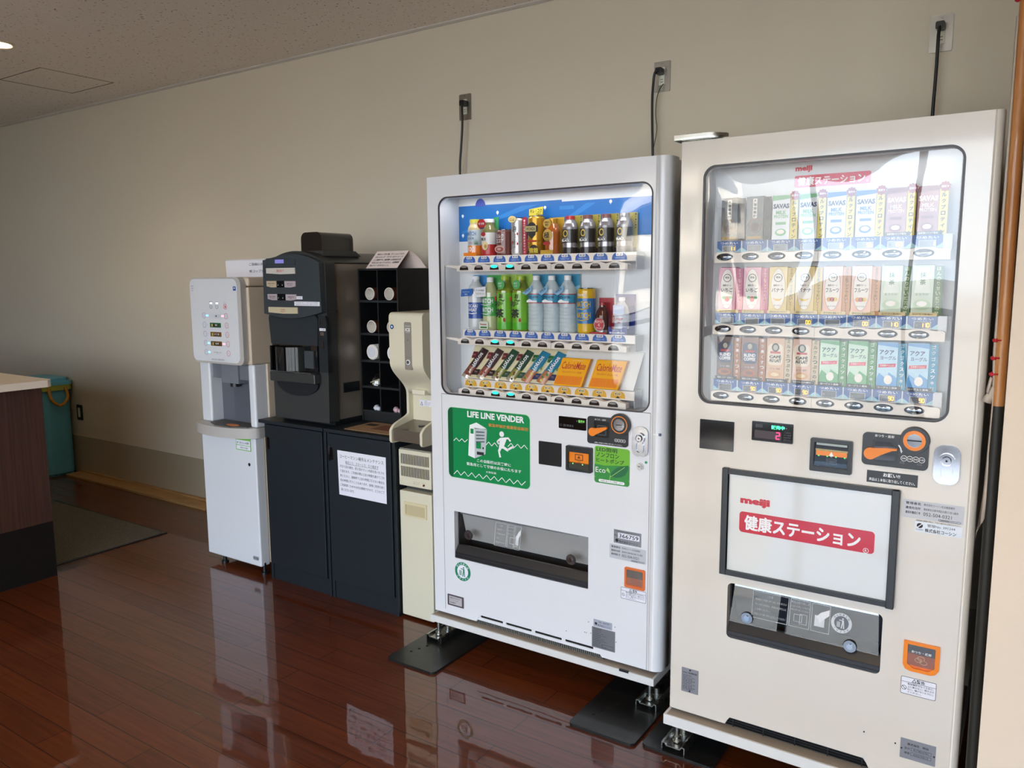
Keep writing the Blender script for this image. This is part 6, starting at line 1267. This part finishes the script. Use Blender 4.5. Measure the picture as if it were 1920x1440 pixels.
row2 = [('pink strawberry milk carton at the left end of the middle shelf', pk, M('side_rose', '#c05a78', .4), f_fruit('いちご', '#c9889a', 'strawberry')), ('pink strawberry milk carton next to the banana ones', pk, MATS['side_rose'], f_fruit('いちご', '#c9889a', 'strawberry')),
        ('pale yellow banana milk carton, left one of the two', ylc, M('side_mustard', '#c9a63a', .4), f_fruit('バナナ', '#bfa050', 'banana')), ('pale yellow banana milk carton, right one of the two', ylc, MATS['side_mustard'], f_fruit('バナナ', '#bfa050', 'banana')),
        ('peach coloured fruit milk carton, left one of the two', peach, M('side_tan', '#c98f5a', .4), f_fruit('フルーツ', '#c0705a', 'fruit')), ('peach coloured fruit milk carton, right one of the two', peach, MATS['side_tan'], f_fruit('フルーツ', '#c0705a', 'fruit')),
        ('pale sage green matcha carton, left one of the two', mat_, M('side_olive', '#4c6a34', .4), f_matcha), ('pale sage green matcha carton at the right end of the middle shelf', mat_, MATS['side_olive'], f_matcha)]
for i, (lb, m_, sm_, fr) in enumerate(row2):
    carton('milk_drink_carton', lb, BB[i] - .026, SB[1] + .0005, .130, .049, m_, sm_, GB[1], fr, 'ミルク感アップでおいしく!!' if i < 6 else 'ほんのり甘い抹茶の味', CAPS[1][i], capc, sideink=M('side_ink%d' % (i // 2), ['#e8c8d0', '#4a3a1a', '#5a3420', '#d8dcb0'][i // 2], .5))
def f_brew(nm, la, lb_, inkm):
    def f(s, x0, x1, z0, h_, y):
        c = (x0 + x1) / 2; s.flat(rr(x0 + .004, x1 - .004, z0 + h_ * .38, z0 + h_ * .86, .010), y, M('panel_' + nm, {'blend': '#1f2a52', 'lait': '#e0d2bc'}[nm], .35)); s.flat(ell(c, z0 + h_ * .78, .0105, .012), y - .0003, M('seal_dark', '#2a2724', .4)); s.flat(ell(c, z0 + h_ * .78, .0065, .008), y - .0005, M('seal_grey', '#a8a49a', .4)); s.flat(rr(c - .014, c + .014, z0 + h_ * .645, z0 + h_ * .69), y - .0004, M('ribbon_red', '#b83a40', .4))
        s.text(la, c, z0 + h_ * .575, y - .0006, .0095, inkm, w=.033, bold=.04); s.text(lb_, c, z0 + h_ * .485, y - .0006, .0095, inkm, w=.033, bold=.04); s.flat(ell(c, z0 + h_ * .17, .019, .010), y - .0003, M('swirl_' + nm, {'blend': '#a5603a', 'lait': '#c99a6c'}[nm], .35)); s.flat(ell(c, z0 + h_ * .17, .011, .005), y - .0005, M('swirl2_' + nm, {'blend': '#6a3420', 'lait': '#e0c49c'}[nm], .35)); s.text('コーヒー飲料', c, z0 + h_ * .30, y - .0005, .0055, inkm, w=.028)
    return f
def f_yog(c0, c1_, c2_):
    def f(s, x0, x1, z0, h_, y):
        c = (x0 + x1) / 2; s.flat([(x0, z0), (x1, z0), (x1, z0 + h_ * .25), (c + .005, z0 + h_ * .36), (c, z0 + h_ * .22), (x0 + .006, z0 + h_ * .34), (x0, z0 + h_ * .2)], y, M('yog_' + c0[1:], c0, .35)); s.flat([(x0, z0 + h_ * .93), (x1, z0 + h_ * .88), (x1, z0 + h_ - .003), (x0, z0 + h_ - .003)], y, MATS['yog_' + c0[1:]])
        s.text('アクア', c - .002, z0 + h_ * .78, y - .0004, .012, M('yogi_' + c1_[1:], c1_, .4), w=.034, bold=.05); s.text('ヨーグル', c + .002, z0 + h_ * .66, y - .0004, .011, MATS['yogi_' + c1_[1:]], w=.038, bold=.05); s.flat([(c - .021, z0 + h_ * .45), (c + .020, z0 + h_ * .475), (c + .021, z0 + h_ * .55), (c - .020, z0 + h_ * .525)], y - .0004, M('yogr_' + c2_[1:], c2_, .4)); s.text('乳酸菌ドリンク', c, z0 + h_ * .50, y - .0007, .005, whiteink, w=.032); s.flat(ell(c + .004, z0 + h_ * .2, .010, .012), y - .0004, cupw)
    return f
wink = whiteink; brk = M('carton_brown', '#7a4a34', .35, coat=.3); lat = M('carton_latte', '#cfa27c', .35, coat=.3); gy = M('carton_mint', '#bcd8c0', .35, coat=.3); by = M('carton_sky', '#a9cde0', .35, coat=.3)
row3 = [('dark brown blend coffee carton at the left end of the bottom shelf', M('carton_darkbrown', '#4a2a1e', .35, coat=.3), M('side_brown', '#9a5a24', .4), f_brew('blend', 'BLEND', 'COFFEE', wink), '香り高くすっきり', wink), ('brown blend coffee carton, second from left on the bottom shelf', brk, MATS['side_brown'], f_brew('blend', 'BLEND', 'COFFEE', wink), '香り高くすっきり', wink),
        ('tan cafe au lait carton, left one of the two', lat, M('side_beige', '#c4b394', .4), f_brew('lait', 'CAFÉ', 'AU LAIT', ink), 'ミルクたっぷりの味', ink), ('tan cafe au lait carton beside the green yogurt drink', M('carton_latte2', '#d3ab94', .35, coat=.3), MATS['side_beige'], f_brew('lait', 'CAFÉ', 'AU LAIT', ink), 'ミルクたっぷりの味', ink),
        ('pale green yogurt drink carton, left one of the two', gy, M('side_green', '#4a8a4a', .4), f_yog('#5aa36a', '#2c4a5a', '#d8506a'), 'ゴクゴクスッキリ', wink), ('pale green yogurt drink carton, right one of the two', gy, MATS['side_green'], f_yog('#5aa36a', '#2c4a5a', '#d8506a'), 'ゴクゴクスッキリ', wink),
        ('light blue yogurt drink carton, left one of the two', by, M('side_blue', '#1f86a8', .4), f_yog('#4f95cc', '#26345a', '#c83848'), 'ゴクゴクスッキリ', wink), ('light blue yogurt drink carton at the right end of the bottom shelf', by, MATS['side_blue'], f_yog('#4f95cc', '#26345a', '#c83848'), 'ゴクゴクスッキリ', wink)]
for i, (lb, m_, sm_, fr, tx_, si) in enumerate(row3):
    carton(['coffee_carton', 'coffee_carton', 'cafe_au_lait_carton', 'cafe_au_lait_carton'][i] if i < 4 else 'yogurt_drink_carton', lb, BB[i] - .026, SB[2] + .0005, .125, .049, m_, sm_, GB[2], fr, tx_, CAPS[2][i], capb, sideink=si)
# --- lower front of the right machine
MB().prism(rr(-.800, -.699, .981, 1.068, .002), YB - .003, YB + .001, blackgl).build('reader_panel', B, bevel=.001)
s = MB(); s.prism(rr(-.648, -.535, 1.022, 1.077, .003), YB - .004, YB + .001, blackgl); s.flat(rr(-.640, -.566, 1.030, 1.052), YB - .0043, M('led_backred', '#2a0812', .2, coat=.4)); s.flat(rr(-.638, -.618, 1.060, 1.070), YB - .0043, M('led_backgrey', '#0a0a0c', .3))
s.text('販売中', -.576, 1.064, YB - .0046, .011, M('led_green_on', (.05, 1, .35), .4, emit=2.2), w=.036, bold=.03); digits(s, '2', -.571, 1.041, YB - .0047, .018, M('led_red', (1, .02, .10), .4, emit=3)); s.flat(ell(-.553, 1.064, .0022), YB - .0045, greyink)
for i, q_ in enumerate(('つり銭切れ', '投入金額', '1000円札', '使用できません')): s.text(q_, -.550, 1.052 - i * .0068, YB - .0045, .0042, greyink, w=.020)
s.build('amount_display', B)
s = MB(); s.plate(rr(-.487, -.381, .957, 1.047, .004), [rr(-.477, -.391, .972, 1.037, .002)[::-1]], YB - .012, YB + .001, black); s.prism(rr(-.479, -.389, .962, .970), YB - .014, YB - .01, black); s.build('bill_slot', B, bevel=.001)
s = MB(); y = YB - .002; s.flat(rr(-.477, -.391, .972, 1.037), y, blackgl); s.flat(rr(-.473, -.395, 1.0, 1.013), y - .0004, orange); s.flat(rr(-.475, -.393, 1.013, 1.018), y - .0006, M('bill_gold', '#8a7a54', .2, .7)); s.flat(rr(-.473, -.395, 1.028, 1.034), y - .0004, M('bill_grey', '#8c9089', .3, .4))
for k in range(4): s.flat(rr(-.468 + k * .022, -.464 + k * .022, .997, 1.000), y - .0007, MATS['led_green'])
s.flat([(-.440, 1.001), (-.434, 1.012), (-.428, 1.001), (-.431, 1.001), (-.431, .996), (-.437, .996), (-.437, 1.001)], y - .0009, whiteink); s.plate(rr(-.446, -.420, .978, .993), [rr(-.4448, -.4212, .9792, .9918)[::-1]], y - .0009, y - .0006, whiteink); s.text('1000', -.433, .9855, y - .0009, .008, whiteink, w=.020, bold=.02)
s.build('bill_insert', B); MB().prism([(YB - .011, .973), (YB - .012, .985), (YB - .006, 1.0), (YB - .004, .973)], -.476, -.392, smoke, ax='x').build('bill_cover', B)
s = MB(); s.prism(rr(-.358, -.203, .990, 1.076, .012), YB - .006, YB + .001, black); s.build('coin_panel', B, bevel=.002)
s = MB(); s.prism([(-.333, 1.058), (-.325, 1.064), (-.285, 1.062), (-.272, 1.045), (-.272, 1.015), (-.282, 1.001), (-.326, 1.001), (-.333, 1.010)], YB - .0068, YB - .006, MATS['well_black']); s.flat([(-.328, 1.055), (-.290, 1.055), (-.279, 1.040), (-.328, 1.035)], YB - .0072, M('well_blue', '#23262e', .12, coat=.6)); s.flat([(-.328, 1.020), (-.277, 1.022), (-.280, 1.008), (-.326, 1.006)], YB - .0072, MATS['well_blue']); s.build('lever_well', B)
s = MB(); s.prism(ell(-.336, 1.023, .0155, n=20, a0=PI * .4, a1=PI * 1.75) + [(-.31, 1.022), (-.285, 1.035), (-.274, 1.037), (-.274, 1.041), (-.30, 1.041)], YB - .020, YB - .007, orange); s.build('return_lever', B, bevel=.003)['label'] = 'orange coin return lever'
s = MB(); x, z, r = -.236, 1.066, .033; s.cyl((x, z), r, YB - .012, YB - .001, black, ax='y', n=36, r2=r * 1.06); s.plate(ell(x, z, r * .78, n=32), [ell(x, z, r * .52, n=32)[::-1]], YB - .015, YB - .011, orange); s.cyl((x, z), r * .52, YB - .0135, YB - .012, chrome, ax='y', n=28); s.prism(rr(x - r * .5, x + r * .5, z - .0015, z + .0015, .001), YB - .015, YB - .013, ink); s.build('coin_slot', B)
s = MB(); y = YB - .0066; s.text('おつり・返却', -.306, 1.0695, y, .007, whiteink, w=.045, bold=.01)
for i, q_ in enumerate(('500', '100', '50', '10')): ringf(s, -.258 + i * .0135, 1.017, .0075, whiteink, y); s.text(q_, -.258 + i * .0135, 1.017, y - .0003, .0045, whiteink, w=.009, bold=.01)
for a, b in (((-.272, 1.050), (-.267, 1.042)), ((-.267, 1.042), (-.265, 1.034))): s.flat(line(a, b, .003), y, whiteink)
s.flat([(-.268, 1.036), (-.262, 1.036), (-.2645, 1.029)], y, whiteink)
for x in (-.262, -.222): s.plate([(x - .006, 1.003), (x - .004, 1.008), (x + .004, 1.008), (x + .006, 1.003)], [[(x - .0045, 1.004), (x + .0045, 1.004), (x + .003, 1.0065), (x - .003, 1.0065)]], y - .0002, y, greyink)
s.build('coin_panel_lettering', B)
s = MB(); s.prism(rr(-.344, -.224, .943, .975, .0005, 1), YB - .001, YB, black); s.text('お願い!!', -.285, .9665, YB - .0014, .010, whiteink, w=.04, bold=.02); s.text('商品は１本毎に取り出してください。', -.284, .952, YB - .0014, .0085, whiteink, w=.108, bold=.01); s.build('request_sticker', B)
lockset(-.191, -.133, .962, 1.061, YB, B)
# brand panel with dark frame
fr_ = M('frame_charcoal', '#26282a', .4)
s = MB(); s.plate(rr(-.726, -.261, .616, .932, .003), [rr(-.708, -.280, .630, .918, .002)[::-1]], YB - .014, YB + .001, fr_); s.build('panel_frame', B, bevel=.002)
s = MB(); s.box(-.7262, -.708, YB - .016, YB, .616, .934, fr_); s.build('frame_upright', B, bevel=.002); s = MB(); s.box(-.280, -.2608, YB - .018, YB, .614, .932, fr_); s.build('frame_upright', B, bevel=.002)
s = MB(); y = YB - .003; s.flat(rr(-.709, -.279, .629, .919), y, M('panel_gloss_white', '#d8d8d4', .06, coat=1)); y2 = y - .0006; s.prism(rr(-.675, -.316, .750, .811, .010), y2 - .0002, y2, red)
s.text('健康ステーション', -.505, .781, y2 - .0006, .042, whiteink, w=.308, bold=.05); s.text('meiji', -.632, .842, y2 - .0002, .026, red, w=.084, bold=.06); ringf(s, -.336, .757, .007, whiteink, y2 - .0003); s.text('R', -.336, .757, y2 - .0006, .007, whiteink); s.build('brand_panel', B)
# delivery port
f, za, zb_ = port(-.704, -.286, .420, .589, YB, B, {'back': M('chute_dark', '#3f4652', .3, .5)})
flapprint(f, YB, za, zb_, -.635, .85, True)
for x, z in ((-.647, .490), (-.364, .478)): s = MB(); yy = flapy(z, YB, za, zb_); s.cyl((x, z), .0165, yy - .004, yy, M('flap_boss', '#8f8f90', .15, .9), ax='y', n=24, r2=.018); s.cyl((x, z), .008, yy - .007, yy - .003, chrome, ax='y', n=20); s.build('flap_boss', f)
infosticker(-.255, -.117, .863, .910, YB, B, MATS['sticker_silver'])
s = MB(); s.flat(rr(-.224, -.118, .829, .857, .0005, 1), YB - .0006, M('sticker_bluewhite', '#dfe6ee', .4)); s.text('自販機の故障の際は、下記の番号をお知らせ下さい。', -.172, .859, YB - .0009, .004, ink, w=.1); s.text('管理No. 391244', -.165, .849, YB - .0009, .0075, ink, w=.062); s.text('株式会社コーシン', -.166, .836, YB - .0009, .010, ink, w=.070, bold=.02); s.flat(ell(-.213, .846, .007, .0065), YB - .0009, ink); s.flat(line((-.218, .841), (-.208, .851), .002), YB - .0011, paper); s.text('KOSHIN', -.213, .8355, YB - .0009, .0035, ink, w=.016); s.build('number_sticker', B)
s = MB(); s.plate([(-.232, .535), (-.148, .535), (-.148, .470), (-.156, .458), (-.166, .454), (-.214, .454), (-.226, .458), (-.232, .470)], [[(-.222, .474), (-.222, .527), (-.158, .527), (-.158, .474), (-.172, .463), (-.208, .463)]], YB - .006, YB + .001, orange); s.build('coin_return_frame', B, bevel=.0015)
s = MB(); s.flat([(-.222, .474), (-.208, .463), (-.172, .463), (-.158, .474), (-.158, .527), (-.222, .527)], YB - .0006, M('coin_cup_grey', '#5a4a40', .25, coat=.5)); s.flat([(-.222, .474), (-.208, .463), (-.172, .463), (-.158, .474), (-.158, .500), (-.222, .502)], YB - .001, orangetr); s.text('おつり・返却', -.190, .508, YB - .0035, .007, whiteink, w=.046, bold=.02)
for dx, dz in ((-.008, .0), (.004, -.004), (-.002, .006)): s.plate(ell(-.188 + dx, .487 + dz, .009, .006), [ell(-.188 + dx, .487 + dz, .0078, .0048)[::-1]], YB - .0037, YB - .0034, M('coin_line', '#e0b898', .5))
s.flat(rr(-.221, -.159, .470, .526), YB - .003, smoke); s.build('coin_return_cup', B)
warnsticker(-.234, -.151, .386, .434, YB, B)
s = MB(); s.prism(rr(-.839, -.785, .211, .289, .002), YB - .001, YB, pg); s.text('Kubota 食品自動販売機', -.812, .275, YB - .0013, .0055, ink, w=.046, bold=.02)
for i in range(9): s.text(('型式 製造番号', '定格電圧 100V 50/60Hz', '冷媒 冷却装置', '質量 製造年')[i % 4], -.835, .266 - i * .0056, YB - .0013, .0038, ink, w=.03 + .01 * (i % 2), al='l')
for z in (.284, .216): s.cyl((-.812, z), .0025, YB - .002, YB, ink, ax='y', n=12)
s.build('rating_plate', B)
s = MB(); s.prism(rr(-.226, -.142, .206, .262, .001), YB - .001, YB, pg); s.text('株式会社　明治', -.184, .249, YB - .0013, .007, ink, w=.05, bold=.02)
for i, (a, b) in enumerate((('型式', 'R1748247R0'), ('機番', '636270612'))): z = .236 - i * .013; s.text(a, -.209, z, YB - .0013, .006, ink, w=.013); s.plate(rr(-.200, -.152, z - .0045, z + .0045), [rr(-.1994, -.1526, z - .0039, z + .0039)[::-1]], YB - .0013, YB - .001, ink); s.text(b, -.176, z, YB - .0013, .0052, ink, w=.035)
for x in (-.2225, -.1455): s.cyl((x, .233), .0022, YB - .002, YB, ink, ax='y', n=12)
s.build('number_plate', B)
for x, z in ((-.316, .247), (-.238, .240)): MB().cyl((x, z), .0022, YB - .001, YB, ink, ax='y', n=12).build('screw_hole', B)
s = MB(); s.box(-.71, -.30, YB + .025, YB + .03, .135, .176, M('vent_black', '#0c0c0d', .5))
for k in range(4): s.box(-.70, -.30, YB + .012, YB + .016, .140 + k * .008, .142 + k * .008, black)
for k in range(5): s.box(-.68 + k * .09, -.677 + k * .09, YB + .010, YB + .014, .138, .172, black)
s.build('air_grille', B)
s = MB(); s.box(-.884, -.10, -.99, -.09, .102, .134, M('base_white', '#dcdad6', .4)); s.box(-.875, -.11, -.985, -.1, .1342, .1352, MATS['base_dust']); s.build('base_frame', B, bevel=.002)
footset(-.855, -.945, B); footset(-.13, -.90, B)
s = MB(); s.prism([(-.89, -.985), (-.79, -.985), (-.765, -.968), (-.765, -.93), (-.89, -.93)], 1.8605, 1.866, zinc, ax='z'); s.prism([(-.892, -.982), (-.79, -.982), (-.767, -.966), (-.75, -.945), (-.75, -.93), (-.892, -.93)], 1.8665, 1.875, steel, ax='z'); s.box(-.86, -.79, -.95, -.92, 1.852, 1.868, zinc); s.build('hinge_bracket', B, bevel=.001)

# ================================================================== POLE WITH ROLLED CLOTH AT THE RIGHT EDGE
t = thing('banner_pole', 'wooden pole with rolled beige cloth and red ties between machine and wing wall', 'pole', (-.064, -.985, 0))
pw_ = wood_mat('pole_wood', '#a8672c', '#c98f55', (12, 12, 1.5), .45, .3); MB().tube([(-.0625, -.985, 1.172), (-.068, -.985, 2.45)], .0135, pw_, 16).build('pole', t)
MB().tube([(-.060, -.985, .0), (-.0625, -.985, 1.174)], .0132, M('sleeve_black', '#23231f', .55), 16).build('lower_sleeve', t)
s = MB(); cl = M('cloth_beige', '#c9bcae', .85); yq = -.9885
def cloth(pts_l, pts_r, y0, y1):
    n = len(pts_l); v = []
    for a, b in zip(pts_l, pts_r): v += [(a[0], y0, a[1]), ((a[0] + b[0]) / 2, y0 - .004, (a[1] + b[1]) / 2), (b[0], y1, b[1])]
    s.add(v, [(3 * i + k, 3 * i + k + 1, 3 * i + k + 4, 3 * i + k + 3) for i in range(n - 1) for k in (0, 1)], cl, True)
cloth([(-.083, 2.05), (-.083, 1.6), (-.0795, 1.424), (-.080, 1.30), (-.0765, 1.22), (-.0745, 1.17), (-.0765, 1.055), (-.0785, .96), (-.086, .86), (-.0885, .841)], [(-.078, 2.05), (-.077, 1.6), (-.0755, 1.424), (-.0735, 1.30), (-.0715, 1.22), (-.0715, 1.17), (-.0725, 1.055), (-.0685, .96), (-.0665, .914), (-.0845, .885)], -.992, -.985)
cloth([(-.076, 1.22), (-.097, 1.183)], [(-.071, 1.215), (-.0725, 1.174)], -.995, -.985); cloth([(-.082, 1.242), (-.088, 1.205)], [(-.0765, 1.238), (-.083, 1.199)], -.998, -.996)
o = s.build('cloth', t); md = o.modifiers.new('t', 'SOLIDIFY'); md.thickness = .001
for x, z in ((-.0775, 1.327), (-.0785, 1.285), (-.079, 1.247), (-.083, 2.086)):
    s = MB(); s.lathe(x, -.992, [(.001, z - .006), (.006, z - .003), (.0065, z + .002), (.001, z + .006)], M('tie_red', '#b81a2a', .6), 12); s.tube([(x, -.992, z), (x + .012, -.999, z + .001)], .002, MATS['tie_red'], 6); s.build('tie', t)['label'] = 'red tie knot'
